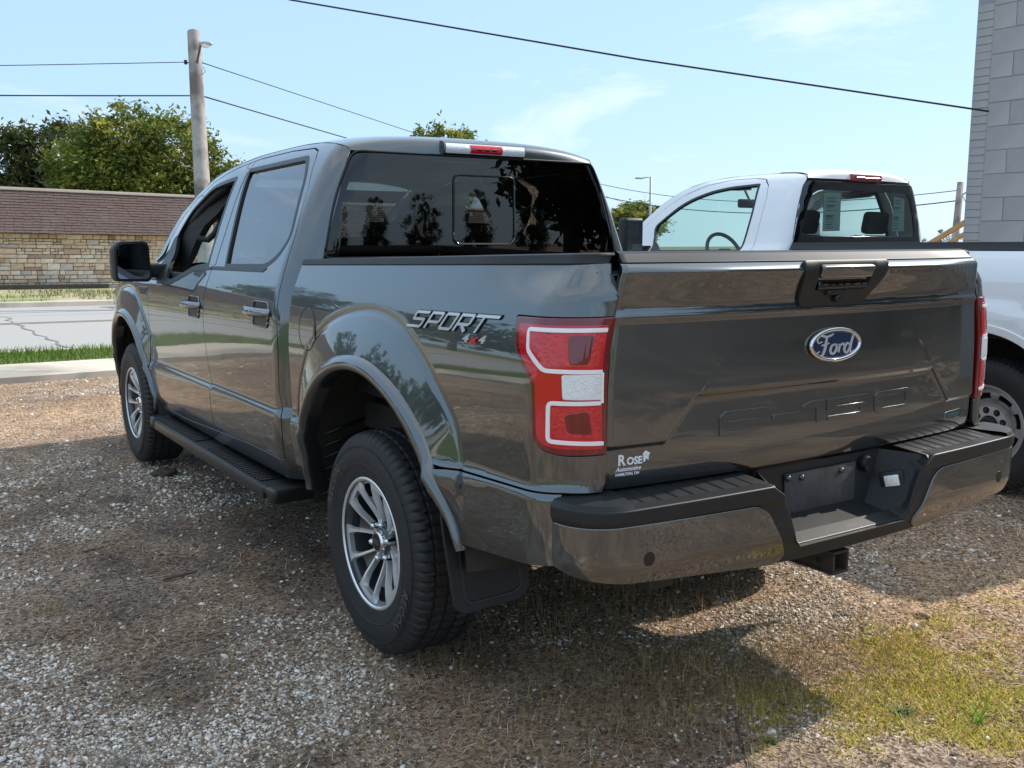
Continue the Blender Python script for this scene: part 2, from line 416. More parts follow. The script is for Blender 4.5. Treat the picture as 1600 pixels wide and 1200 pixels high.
def Wd(t, z):
    t = np.asarray(t, float); z = np.asarray(z, float); w = W0(z)
    zl = np.where(t < 1.2, .800 + .045 * (.76 - t), .730 + .009 * (4.3 - t))
    w = w + .019 * sst(.022, -.022, z - zl) * sst(-.45, -.12, z - zl)
    w = w + fender(t, z, AXR) + fender(t, z, AXF, .93)
    w = w - .045 * sst(1.30, 1.43, z) * sst(.60, .14, t)
    w = w - .10 * np.clip((t - 5.0) / .9, 0, 1) ** 2
    w = w - .11 * sst(1.22, 1.42, z) * sst(3.4, 4.7, t)
    return w
tail_r = lambda z: .15 - .08 * sst(1.30, 1.43, z)
tail_yb = lambda z: .10 + .045 * sst(1.33, 1.44, z)
TEz = lambda z: float(tail_yb(z) + tail_r(z) * (1 - PI / 2))
def mapper(yb0, r0, tail=False):
    def Mo(t, z, off=0.0):
        t = np.asarray(t, float); z = np.asarray(z, float)
        yb, r = (tail_yb(z), tail_r(z)) if tail else (yb0, r0)
        w = Wd(t, z) + off; a = (yb + r - t) / r; ac = np.clip(a, 0, PI / 2); Rr = r + off; rest = np.clip(a - PI / 2, 0, None) * r
        x = w - Rr + Rr * np.cos(ac) - rest; y = np.where(a > 0, yb + r - Rr * np.sin(ac), t)
        return np.stack([-x, y, z + 0 * x], -1)
    return Mo
MBed = mapper(.10, .15, True); MCab = mapper(2.06, .13)
def sided(s, Mo):      # s=-1 keeps the driver's side, +1 mirrors
    return lambda t, z, off=0.0: Mo(t, z, off) * np.array([-s * 1.0, 1, 1])

truck = empty('pickup_truck', (0, 0, 0))
tag(truck, 'dark grey crew cab pickup truck with red tail lamps, seen from behind, parked on gravel', 'pickup truck')
T = truck
def arc_pts(ax, a0, a1, n, sc=1.0, k=.5):
    th = np.linspace(R_(a0), R_(a1), n); r = (fin(th) * (1 - k) + fout(th) * k) * sc
    return [(ax - math.cos(t) * q, HZ + math.sin(t) * q) for t, q in zip(th, r)]
TE = .10 + .15 - PI / 2 * .15      # where the wrapped rear corner ends (tailgate seam)
LAMP = rp([(TE + .003, .9305), (.133, .9305), (.193, .940), (.219, .965), (.226, 1.121), (.306, 1.189), (.331, 1.278), (TE + .003, 1.283)], [.002, .02, .02, .02, .04, .04, .014, .002])
LAMPX = rp([(TE - .02, .926), (.133, .925), (.196, .935), (.2235, .962), (.231, 1.119), (.311, 1.187), (.337, 1.284), (TE - .02, 1.287)], [0, .02, .02, .02, .04, .04, .014, 0])
# angle where the rear arch meets the ledge line
bed = [(TE + .002, .826), (.13, .829), (.66, .806)] + arc_pts(AXR, 38, 165, 60) + [(1.845, .555), (1.955, .56), (1.982, .70), (1.988, 1.037), (1.985, 1.255), (1.962, 1.384), (.20, 1.4215), (TEz(1.423) - .006, 1.4235), (TEz(1.40) - .006, 1.40), (TEz(1.37) - .005, 1.37), (TEz(1.34) - .003, 1.34), (TEz(1.32), 1.32), (TE + .002, 1.30)]
bed = bed + [(TE + .002, 1.2875)] + LAMPX[:0:-1][0:0]
lampcut = [p for p in LAMPX if p[0] > TE + .002]
bed = bed[:-1] + [(TE + .002, 1.2875)] + sorted([], key=None) + lampcut[::-1] + [(TE + .002, .9255)]
def creases(ax, sc=1.0):
    th = np.linspace(R_(8), R_(172), 120); out = []
    for q in (.80, .88, .95, 1.02, 1.09, 1.17, 1.26):
        r = (fout(th) + (fcr(th) - fout(th)) * q) * sc; out.append(np.stack([ax - np.cos(th) * r, HZ + np.sin(th) * r], 1)[HZ + np.sin(th) * r > .60])
    return out
CR_R, CR_F = creases(AXR), creases(AXF, .93)
for s in (-1, 1):
    o = (s, 0, 0); Mo = sided(s, MBed); Mc = sided(s, MCab)
    bs = panel('bed_side', bed, PAINT, T, Mo, o, step=.02, gap=.0016, lines=CR_R)
    # lower bed corner, below the crease
    low = [(.128, .632), (.27, .612), (.60, .575)] + [(.622, .60)] + arc_pts(AXR, 18, 36, 8) + [(.64, .8015), (.13, .8245)]
    panel('lower_bed_corner', low, PAINT, T, Mo, o, step=.026, gap=.001)
    # rail cap
    cap = [(TEz(1.43) - .005, 1.4245), (.20, 1.423), (1.955, 1.387), (1.955, 1.404), (.20, 1.4445), (TEz(1.446) - .005, 1.4465)]
    rc = panel('rail_cap', cap, BLK, T, lambda t, z, off=0., Mo=Mo: Mo(t, z, off) + np.stack([0 * t + s * .006, 0 * t, 0 * t], -1), o, step=.03, th=.03)
    mb = MB()
    for i in range(24):
        pass
    v = []; f = []; P = np.linspace(TEz(1.446) - .004, 1.955, 60)
    for q in P:
        z = 1.4467 - .0235 * max(0, q - .12); p = MBed(q, z, .006); xx = -p[0]; yy = p[1]; tx, ty = max(xx - .08, .66), max(yy, .25); d_ = np.array([tx - xx, ty - yy]); d_ /= np.linalg.norm(d_)
        for k_, dz in ((0, -.003), (.012, .004), (.07, .003), (.076, -.05)): v.append((s * (xx + d_[0] * k_), yy + d_[1] * k_, z + dz))
    for i in range(len(P) - 1):
        for k in range(3): q = (4 * i + k, 4 * i + 4 + k, 4 * i + 5 + k, 4 * i + 1 + k); f.append(q if s < 0 else q[::-1])
    mesh_from('rail_top', v, f, BLK, True, None, rc)
    # wheel arch flare
    def flare(ax, a0, a1, sc, name='fender_flare'):
        th = np.linspace(R_(a0), R_(a1), 76); ri = fin(th) * sc; ro = fout(th) * sc
        prof = [(0.00, -.055), (0.0, -.012), (.03, .008), (.16, .0195), (.45, .0225), (.72, .0175), (.92, .008), (1.0, .0005), (1.0, -.01)]
        V = np.zeros((len(th), len(prof), 3))
        for j, (q, h) in enumerate(prof):
            r = ri + (ro - ri) * q; y = ax - np.cos(th) * r; z = HZ + np.sin(th) * r
            ym = ax - np.cos(th) * ro; zm = HZ + np.sin(th) * ro
            w = Wd(ym, np.maximum(zm, .52)) + (.004 * (1 - q)); V[:, j] = np.stack([s * (w + h), y, z], -1)
        F = []; m = len(prof)
        for i in range(len(th) - 1):
            for j in range(m - 1):
                q = (i * m + j, (i + 1) * m + j, (i + 1) * m + j + 1, i * m + j + 1); F.append(q if s > 0 else q[::-1])
        fl = mesh_from(name, V.reshape(-1, 3), F, PAINT, True, None, T)
        # black inner wheel well
        xs = [1, .985, .93, .75, .62]; V = []; F = []
        th = np.linspace(R_(a0 - 6), R_(a1 + 6), 40)
        for t in th:
            for k, x in enumerate([-.012, -.04, -.10, -.25, -.40]):
                rr = float(fin(t)) * sc + (.004, .012, .03, .05, .05)[k] + (.006 if k > 1 else 0) * math.sin(t * 9)
                V.append((s * (.985 + x), ax - math.cos(t) * rr, HZ + math.sin(t) * rr))
        for i in range(len(th) - 1):
            for j in range(4): F.append((i * 5 + j, i * 5 + 5 + j, i * 5 + 6 + j, i * 5 + 1 + j))
        c = len(V); V.append((s * .58, ax, HZ + .05))
        for i in range(len(th) - 1): F.append((i * 5 + 4, i * 5 + 9, c))
        mesh_from('wheel_well', V, F, UNDER, True, None, fl)
        mb = MB()
        for k in range(6):   # ribs of the liner
            a = R_(150 + k * 5) if ax < 3 else R_(30 - k * 5); rr = float(fin(a)) * sc + .015
            y0, z0 = ax - math.cos(a) * rr, HZ + math.sin(a) * rr
            mb.tube([(s * .93, y0, z0), (s * .74, y0, z0 + .05)], .006, 5)
        mb.build('liner_rib', BLKS, fl, True)
    flare(AXR, 13, 172, 1.0)
    flare(AXF, 4, 176, .93)
    # ---- cab side ring
    seam = [(2.127, .548), (2.121, .72), (2.147, .84), (2.137, 1.02), (2.15, 1.24), (2.149, 1.324), (2.160, 1.505), (2.214, 1.711), (2.300, 1.845), (2.345, 1.884), (2.424, 1.901), (2.72, 1.911), (3.142, 1.903), (3.441, 1.873), (3.855, 1.815), (4.187, 1.736), (4.47, 1.628), (4.60, 1.50), (4.66, 1.36)]
    ring = [(2.012, .50), (4.44, .475), (4.44, .45), (2.012, .472)]
    topb = [(4.72, 1.36), (4.67, 1.52), (4.54, 1.655), (4.25, 1.762), (3.90, 1.842), (3.45, 1.896), (3.142, 1.926), (2.72, 1.936), (2.40, 1.922), (2.20, 1.902), (2.10, 1.882), (2.068, 1.866)]
    TOPB = topb
    cabp = [(2.012, .455), (3.2, .438), (4.42, .445), (4.42, .474), (3.72, .476), (3.13, .510), (2.53, .540), (2.135, .542)] + seam + topb + [(2.023, 1.673), (1.990, 1.411), (1.990, 1.37), (2.010, 1.25), (2.010, .70)]
    panel('cab_side_panel', cabp, PAINT, T, Mc, o, step=.03, gap=.0012)
    # ---- doors
    seamin = [(a + .004, b) for a, b in seam[:8]] + [(2.304, 1.841), (2.348, 1.879), (2.424, 1.8965), (2.72, 1.9065), (3.142, 1.8985), (3.203, 1.893)]
    rwin = rp([(2.955, 1.352), (2.385, 1.362), (2.262, 1.413), (2.196, 1.499), (2.300, 1.770), (2.405, 1.862), (3.195, 1.850)], [.01, .06, .05, .05, .08, .04, .01])
    rdoor = [(2.131, .545), (2.53, .5435), (3.118, .5135), (3.112, .715), (3.176, .905), (3.207, 1.11), (3.204, 1.20), (3.150, 1.36)] + [(3.160, 1.50), (3.203, 1.893)] + seamin[::-1][1:]
    fwin = rp([(3.082, 1.352), (3.494, 1.330), (3.690, 1.288), (3.90, 1.246), (4.18, 1.243), (4.40, 1.40), (4.43, 1.515), (4.24, 1.672), (3.775, 1.790), (3.330, 1.822), (3.20, 1.60)], [.01, .08, .08, .05, .03, .08, .06, .10, .10, .01, .1])
    fwin = rp([(3.235, 1.352), (3.494, 1.332), (3.690, 1.290), (3.90, 1.248), (4.20, 1.245), (4.41, 1.40), (4.42, 1.52), (4.235, 1.672), (3.775, 1.790), (3.335, 1.818)], [.01, .08, .08, .05, .03, .08, .06, .10, .10, .02])
    fdoor = [(3.124, .512), (3.72, .480), (4.40, .4785), (4.375, .56), (4.357, .79), (4.373, 1.04), (4.390, 1.215), (4.56, 1.36), (4.595, 1.50), (4.465, 1.624), (4.183, 1.732), (3.852, 1.811), (3.44, 1.869), (3.209, 1.893), (3.165, 1.50), (3.155, 1.36), (3.210, 1.20), (3.213, 1.11), (3.182, .905), (3.118, .715)]
    rd = panel('rear_door', rdoor, PAINT, T, Mc, o, holes=[rwin], step=.028, gap=.0022)
    fd = panel('front_door', fdoor, PAINT, T, Mc, o, holes=[fwin], step=.028, gap=.0022)
    def inset(P, g):
        Q = np.array(P); 
        if area2(Q) < 0: Q = Q[::-1]
        T_ = np.roll(Q, -1, 0) - np.roll(Q, 1, 0); T_ /= np.maximum(np.linalg.norm(T_, axis=1, keepdims=True), 1e-9)
        return [tuple(q) for q in Q - np.stack([T_[:, 1], -T_[:, 0]], 1) * g]
    Moff = lambda h: (lambda t, z, off=0.: Mc(t, z, off + h))
    for nm, win, dr in (('rear', rwin, rd), ('front', fwin, fd)):
        panel('window_trim', inset(win, -.004), BLKS, dr, Moff(.0015), o, holes=[inset(win, .017)], step=.035, th=.02)
    panel('side_glass', inset(rwin, .010), GTS, rd, Moff(-.010), o, step=.05, flange=False)
    panel('belt_moulding', rp([(2.40, 1.345), (3.145, 1.338), (3.145, 1.353), (2.36, 1.362)], .004), BLKS, rd, Moff(.003), o, step=.03)
    panel('belt_moulding', rp([(3.165, 1.337), (3.50, 1.318), (3.70, 1.276), (3.90, 1.236), (4.2, 1.232), (4.2, 1.246), (3.90, 1.250), (3.70, 1.291), (3.50, 1.333), (3.165, 1.352)], .004), BLKS, fd, Moff(.003), o, step=.03)
    panel('pillar_trim', rp([(3.215, 1.362), (3.12, 1.362), (3.155, 1.58), (3.215, 1.840), (3.322, 1.832), (3.235, 1.60)], .006), PAINT, fd, Moff(.0025), o, step=.03)
    # mirror sail
    panel('mirror_sail', rp([(3.98, 1.250), (4.36, 1.250), (4.50, 1.40), (4.47, 1.50), (4.40, 1.52), (4.20, 1.36)], .02), BLK, fd, Moff(.004), o, step=.03, th=.02)
    # handles
    for (t0, t1, z0, z1, dr) in ((2.225, 2.455, 1.108, 1.217, rd), (3.268, 3.498, 1.083, 1.192, fd)):
        zc = (z0 + z1) / 2; tm = (t0 + t1) / 2
        cup = panel('cup_shade_patch', rp([(t0 + .02, z0 + .006), (t1 - .035, z0 + .006), (t1 - .035, z1 - .006), (t0 + .02, z1 - .006)], .03), BLKS, dr, Moff(.0008), o, step=.02, th=.004)  # flat black patch: shade of the handle cup put in as colour
        hp = path_on(lambda a, b: Mc(a, b, .003), rp([(t0 + .01, z0), (t1 - .025, z0), (t1 - .025, z1), (t0 + .01, z1)], .026), .0035, 'handle_trim', DCHR, dr, closed=True)
        V = []; F = []; n = 12
        sec = [(math.cos(2 * PI * k / 10), math.sin(2 * PI * k / 10)) for k in range(10)]
        for i in range(n + 1):
            q = i / n; t = t0 - .015 + (t1 - t0 + .085) * q; lift = .040 * math.sin(PI * min(1, max(0, (q * 1.12 - .06)))) ** .45 + .004
            hz_ = .017 + .004 * math.sin(PI * q); zz = zc + .012 + .0 * q
            for a, b in sec:
                V.append(tuple(Mc(t, zz + hz_ * b, lift + .009 * a)))
        for i in range(n):
            for k in range(10): F.append((i * 10 + k, i * 10 + (k + 1) % 10, (i + 1) * 10 + (k + 1) % 10, (i + 1) * 10 + k))
        F += [tuple(range(10)), tuple(n * 10 + k for k in range(10))[::-1]]
        m_ = MB(); m_.add(V, F); m_.build('door_handle', DCHR, dr, True)
    # fender
    fen = [(4.40, .56)] + arc_pts(AXF, 24, 158, 50, .93)[0:] + [(5.50, .62), (5.62, .66), (5.66, .90), (5.70, 1.06), (5.60, 1.12), (5.2, 1.195), (4.8, 1.238), (4.44, 1.262), (4.396, 1.215), (4.379, 1.04), (4.363, .79)]
    fe = panel('front_fender', fen, PAINT, T, Mc, o, step=.028, gap=.0022, lines=CR_F)
    # fender vent badge
    bd = panel('fender_badge', rp([(4.41, 1.150), (4.66, 1.146), (4.68, 1.185), (4.60, 1.198), (4.42, 1.200)], .006), DCHR, fe, Moff(.004), o, step=.03, th=.006)
    panel('badge_inlay', rp([(4.44, 1.158), (4.56, 1.156), (4.57, 1.188), (4.44, 1.190)], .006), BLKS, bd, Moff(.006), o, step=.03, th=.003)
# fuel door on the driver's side only
fc = (1.787, 1.138)
bedl = [c for c in T.children if c.name.startswith('bed_side')][0]
circ = lambda r, n=40: [(fc[0] + r * math.cos(2 * PI * k / n) * .98, fc[1] + r * math.sin(2 * PI * k / n)) for k in range(n)]
fdr = panel('fuel_door', circ(.082), PAINT, T, lambda t, z, off=0.: MBed(t, z, off + .0012), (-1, 0, 0), step=.02, th=.004)
path_on(lambda a, b: MBed(a, b, .0004), circ(.0845), .0022, 'door_gap', BLKS, fdr, closed=True)
panel('finger_notch', [(1.708 + .009 * math.cos(a), 1.142 + .022 * math.sin(a)) for a in np.linspace(0, 2 * PI, 16, endpoint=False)], BLKS, fdr, lambda t, z, off=0.: MBed(t, z, off + .0025), (-1, 0, 0), step=.01, th=.002)

# ---- roof
tb = np.array(TOPB[::-1]); kk = np.r_[0, np.cumsum(np.hypot(*np.diff(tb, axis=0).T))]; kk /= kk[-1]
Bt, Bz = pchip(kk, tb[:, 0]), pchip(kk, tb[:, 1])
def roofP(u, s):
    """u along the truck from the rear lip (0) to the windscreen header (1); s across -1..1"""
    k = u * .70
    t = Bt(k); z = Bz(k); B = MCab(t, z); xs = -B[..., 0]
    up = pchip([0, .01, .03, .06, .12, .25, .6, 1], [0, .022, .034, .039, .042, .045, .046, .045])(u)
    yc = pchip([0, .02, .06, .12, .3, .6, 1], [2.052, 2.058, 2.095, 2.20, 2.62, 3.25, 4.02])(u)
    a = np.abs(s)
    q = 1 - a ** 4.2
    return np.stack([s * xs, B[..., 1] + (yc - B[..., 1]) * np.sin(np.clip(1 - a, 0, 1) * PI / 2) ** .8, z + up * q], -1)
us = np.r_[0, .004, .01, .018, .03, .045, .06, .09, np.linspace(.12, 1, 30)]
ss = np.r_[-1, -.985, -.96, -.93, -.89, -.84, np.linspace(-.78, .78, 31), .84, .89, .93, .96, .985, 1]
uu, sss = np.meshgrid(us, ss, indexing='ij'); V = roofP(uu, sss).reshape(-1, 3); n = len(ss)
F = [(i * n + j, (i + 1) * n + j, (i + 1) * n + j + 1, i * n + j + 1)[::-1] for i in range(len(us) - 1) for j in range(n - 1)]
roof = mesh_from('roof', V, F, PAINT, True, None, T)
# black seams between roof skin and side, at the rear corners
for s in (-1, 1):
    P = roofP(np.linspace(0, 1, 60), np.full(60, s * 1.0)); P[:, 2] -= .001; P[:, 0] -= s * .001
    mb = MB(); mb.tube([Vector(p) for p in P], .0030, 6); mb.build('roof_seam', BLKS, roof, True)
# high stop lamp on the rear lip
def chm(x0, x1, z0, z1, m, nm, par, dy):
    mb = MB(); V = []; F = []; nx = 14
    for i in range(nx + 1):
        x = x0 + (x1 - x0) * i / nx
        yb = 2.047 - .004 * math.cos(x * 3)
        for (yy, zz) in ((.03, z0 - .001), (-.004 - dy, z0), (-.012 - dy, (z0 * .6 + z1 * .4)), (-.004 - dy, z1 - .008), (.008, z1), (.05, z1 + .002)): V.append((x, yb + yy, zz))
    for i in range(nx):
        for k in range(5): F.append((i * 6 + k, i * 6 + 6 + k, i * 6 + 7 + k, i * 6 + 1 + k))
    F += [tuple(range(6)), tuple(nx * 6 + k for k in range(6))]
    mb.add(V, F); return mb.build(nm, m, par, True, angle=50)
hs = chm(-.212, .212, 1.872, 1.922, CLENS, 'high_stop_lamp', T, .006)
chm(-.085, .085, 1.875, 1.919, LENS, 'red_lens', hs, .010)
chm(-.220, .220, 1.868, 1.926, PAINT, 'lamp_housing', hs, .001)
for k in (-.04, 0, .04): chm(k - .012, k + .012, 1.883, 1.909, LENSD, 'lamp_cell', hs, .0125)

# ---- rear window (whole width sheet) with frit and slider
def rear_map(yb, r, wf, crown=.0, cw=.8):
    def f(q, z, off=0.0):
        q = np.asarray(q, float); z = np.asarray(z, float); w = wf(z); a = np.abs(q); sg = np.sign(q)
        e = np.clip((a - (w - r)) / r, 0, PI / 2); rest = np.clip(a - (w - r) - r * PI / 2, 0, None)
        Rr = r + off
        x = np.minimum(a, w - r) + Rr * np.sin(e); y = yb + r - Rr * np.cos(e) + rest - crown * np.clip(1 - (a / cw) ** 2, 0, 1)
        return np.stack([sg * x, y, z + 0 * x], -1)
    return f
RW = rear_map(2.06, .13, W0, .012)
fr = [(-.795, 1.408), (.795, 1.408), (.735, 1.673), (.650, 1.862), (-.650, 1.862), (-.735, 1.673)]
def sc_poly(P, g):
    P = np.array(P); c = P.mean(0); Q = P.copy(); Q[:, 0] -= np.sign(P[:, 0] - c[0]) * g; Q[:, 1] -= np.sign(P[:, 1] - c[1]) * g; return [tuple(q) for q in Q]
frr = rp(fr, [.03, .03, .1, .04, .04, .1])
rg = panel('rear_glass', frr, GT, T, lambda q, z, off=0.: RW(q, z, off - .004), (0, -1, 0), step=.06, flange=False)
panel('glass_border', frr, GBLK, rg, lambda q, z, off=0.: RW(q, z, off - .009), (0, -1, 0), holes=[rp([(-.755, 1.435), (.755, 1.435), (.700, 1.673), (.618, 1.838), (-.618, 1.838), (-.700, 1.673)], [.04, .04, .1, .05, .05, .1])], step=.05, th=.01)
path_on(lambda a, b: RW(a, b, -.002), frr, .006, 'glass_seal', BLKS, rg, closed=True, n=6)
sl = path_on(lambda a, b: RW(a, b, -.001), rp([(-.165, 1.468), (.168, 1.468), (.165, 1.777), (-.163, 1.777)], .028), .0045, 'slider_frame', BLKS, rg, closed=True)
path_on(lambda a, b: RW(a, b, .0015), [(.166, 1.74), (.169, 1.495), (.142, 1.466), (-.14, 1.466), (-.166, 1.495), (-.1655, 1.52)], .0022, 'slider_edge', DCHR, sl)
# ---- back wall of the cab below the glass, bed inside, floor
panel('cab_back_wall', [(-.93, .52), (.93, .52), (.90, 1.25), (.795, 1.404), (-.795, 1.404), (-.90, 1.25)], PAINT, T, lambda q, z, off=0.: np.stack([q, 0 * q + 2.05, z], -1), (0, -1, 0), step=.2)
mb = MB()
mb.box((0, 1.05, .90), (1.62, 1.86, .03)); mb.box((0, 1.955, 1.14), (1.66, .04, .48)); mb.box((0, 2.005, 1.0), (1.80, .02, .70));  # last box: added filler that blocks sunlight through the cab-to-bed gap
for s in (-1, 1): mb.box((s * .83, 1.04, 1.15), (.03, 1.80, .50)); mb.box((s * .64, 1.25, 1.0), (.30, .9, .2), .04)
mb.build('bed_liner', BLK, T, angle=40)

# ---- windscreen, hood, nose
def ws(u, v):
    s = v * 2 - 1; k = .70 + .30 * u; e = MCab(Bt(k), Bz(k)); a = np.abs(s)
    yc = 4.02 + .98 * u ** .9; zc = e[..., 2] + .045 - .14 * u
    q = 1 - a ** 2.6
    return np.stack([-s * e[..., 0], e[..., 1] + (yc - e[..., 1]) * q, e[..., 2] + (zc - e[..., 2]) * (1 - a ** 4.2)], -1)
grid_sheet('windscreen', GC, T, ws, 14, 22)
def hood(u, v):
    t = 4.56 + 1.14 * u; s = v * 2 - 1; e = MCab(t, pchip([4.4, 4.8, 5.2, 5.6, 5.7], [1.262, 1.238, 1.195, 1.12, 1.09])(t)); a = np.abs(s)
    z = e[..., 2] + .085 * (1 - a ** 3.5) * (1 - .5 * sst(.8, 1, u)) + .018 * sst(.50, .60, a) * sst(.95, .7, a) - .07 * sst(.86, 1.0, u) * (1 - a ** 4)
    return np.stack([-s * e[..., 0] * .995, e[..., 1] + .18 * (1 - a * a) * u + .30 * (1 - a * a) * (1 - u) * .5, z + .002], -1)
grid_sheet('hood', PAINT, T, hood, 30, 40)
mb = MB(); mb.box((0, 4.86, 1.245), (1.70, .36, .03), .01); mb.build('cowl', BLK, T, angle=40)
def nose(u, v):
    s = v * 2 - 1; a = np.abs(s)
    z = 1.10 + .03 * (1 - a ** 3) - .62 * u; x = s * (.915 - .02 * u); y = 5.69 + .19 * (1 - a ** 2.4) + .02 * np.sin(PI * u)
    return np.stack([x, y, z], -1)
grid_sheet('front_fascia', PAINT, T, nose, 12, 30, flip=True)
mb = MB(); mb.box((0, 5.885, .93), (1.05, .05, .34), .03)
g = mb.build('grille', BLK, T, angle=40)
for k in range(3):
    mb = MB(); mb.box((0, 5.92, .83 + k * .10), (1.0, .03, .035), .01); mb.build('grille_bar', DCHR, g, angle=40)
for s in (-1, 1):
    mb = MB(); mb.box((s * .73, 5.80, .95), (.30, .12, .30), .04, seg=3); hl = mb.build('headlight', CLENS, T, angle=40)
mb = MB(); mb.box((0, 5.86, .62), (1.80, .17, .24), .05, seg=3); mb.build('front_bumper', PAINT, T, angle=50)

# ---- tailgate
def twid(z): return pchip([.80, .86, .93, 1.10, 1.28, 1.36, 1.405, 1.45], [.822, .832, .836, .833, .816, .807, .798, .784])(z)
def TG(x, z, off=0.0):
    x = np.asarray(x, float); z = np.asarray(z, float); a = np.abs(x)
    y = .103 - .046 * (1 - np.clip(a / .83, 0, 1) ** 2.2)
    m1 = sst(.80, .46, a)
    p = pchip([.80, .83, .87, .91, 1.0, 1.10, 1.265, 1.275, 1.283, 1.292, 1.30, 1.34, 1.392, 1.402, 1.412, 1.425, 1.45],
              [-.020, -.004, .004, .005, .0035, .002, -.0005, .002, .0055, .002, -.001, .0, .0, .0, -.002, -.016, -.040])(z)
    sp = pchip([.80, 1.296, 1.315, 1.345, 1.385, 1.398, 1.406, 1.425, 1.45], [0, 0, .003, .014, .032, .036, .033, .016, .0])(z)
    p = p + sp * (.22 + .78 * m1) + .005 * sst(1.41, 1.39, z) * sst(1.39, 1.41, z)
    edge = .655 - (z - .94) * .9
    m2 = np.maximum(sst(.0, -.016, a - edge), sst(.948, .930, z))
    lo = pchip([.80, .925, .945, 1.02, 1.062, 1.078, 1.2], [0, 0, -.0055, -.0225, -.0225, 0, 0])(z)
    lo = pchip([.80, .865, .925, 1.045, 1.072, 1.2], [-.0085, -.009, -.0095, -.0120, .001, .0])(z)
    p = p + lo * m2
    p = p - .006 * sst(-.018, .002, a - twid(z)) 
    return np.stack([x, y - p - off, z + 0 * x], -1)
tz = [.8225, .86, .93, 1.0, 1.10, 1.20, 1.28, 1.33, 1.37, 1.405, 1.424]
tg_poly = [(float(-twid(z)), z) for z in tz[::-1]] + [(float(twid(z)), z) for z in tz]
tl = []
for s in (-1, 1):
    for d in (0, -.008, -.016): tl.append([(s * (.655 - (z - .94) * .9 + d), z) for z in np.linspace(.935, 1.085, 12)])
for s in (-1, 1):
    for d in (.010, .020): tl.append([(s * (float(twid(z)) - d), z) for z in np.linspace(.83, 1.42, 40)])
for z in (1.2975, 1.315, 1.398, 1.406, 1.283, 1.270, 1.292, 1.412, 1.072, 1.058, 1.045, .948, .939, .930): tl.append([(a, z) for a in np.linspace(-.80, .80, 3)])
tg = panel('tailgate', tg_poly, PAINT, T, TG, (0, -1, 0), step=.012, gap=.003, th=.03, lines=tl)
capm = lambda x, z, off=0.: TG(x, z, off + .002)
tc_ = panel('tailgate_top_cap', [(-.784, 1.426), (.784, 1.426), (.776, 1.4475), (-.776, 1.4475)], BLK, tg, capm, (0, -1, 0), step=.02, th=.02)
v = []; f = []
for i in range(31):
    x = -.776 + 1.552 * i / 30; p = TG(x, 1.4475); v += [(x, p[1] - .002, 1.4475), (x, p[1] + .012, 1.4535), (x, p[1] + .07, 1.4525), (x, p[1] + .075, 1.40)]
for i in range(30):
    for k in range(3): f.append((4 * i + k, 4 * i + 4 + k, 4 * i + 5 + k, 4 * i + 1 + k)[::-1] if False else (4 * i + k, 4 * i + 4 + k, 4 * i + 5 + k, 4 * i + 1 + k))
mesh_from('cap_top', v, f, BLK, True, None, tc_)
mb = MB(); mb.box((0, .19, 1.11), (1.52, .02, .56)); mb.build('inner_panel', BLK, tg)
# handle bezel: flat plate standing on the spoiler and the recess
def BZ(x, z, off=0.0):
    x = np.asarray(x, float); z = np.asarray(z, float)
    y = pchip([1.29, 1.31, 1.40, 1.412, 1.44], [.0535, .047, .0165, .0175, .036])(z)
    return np.stack([x, y - off, z + 0 * x], -1)
hole = rp([(-.125, 1.335), (.115, 1.335), (.135, 1.412), (-.128, 1.412)], [.012, .02, .008, .008])
bz = panel('handle_bezel', rp([(-.165, 1.292), (.115, 1.292), (.160, 1.345), (.190, 1.392), (.192, 1.4245), (-.182, 1.4245), (-.176, 1.33)], [.03, .04, .03, .02, .008, .008, .03]), BLK, tg, BZ, (0, -1, 0), holes=[hole], step=.02, th=.05, rnd=.005)
mb = MB(); mb.box((0, .062, 1.375), (.27, .02, .09)); mb.build('recess', BLKS, bz)
mb = MB(); mb.box((-.004, .018, 1.393), (.236, .022, .038), .008, seg=3, M=Matrix.Translation((0, .018, 1.393)) @ Matrix.Rotation(R_(22), 4, 'X') @ Matrix.Translation((0, -.018, -1.393)))
mb.build('handle', PAINT, bz, angle=50)
mb = MB(); mb.box((-.004, .038, 1.352), (.222, .02, .026), .006); mb.build('handle_lower', GBLK, bz, angle=50)
mb = MB(); mb.box((-.03, .036, 1.330), (.085, .016, .016), .005); mb.build('camera_housing', BLK, bz, angle=50)
mb = MB(); mb.lathe([(.030, .0), (.030, .009), (.036, .011), (.050, .012)], 20, 'y', Matrix.Translation((-.02, 0, 1.312))); mb.build('key_lock', BLKS, bz, True)
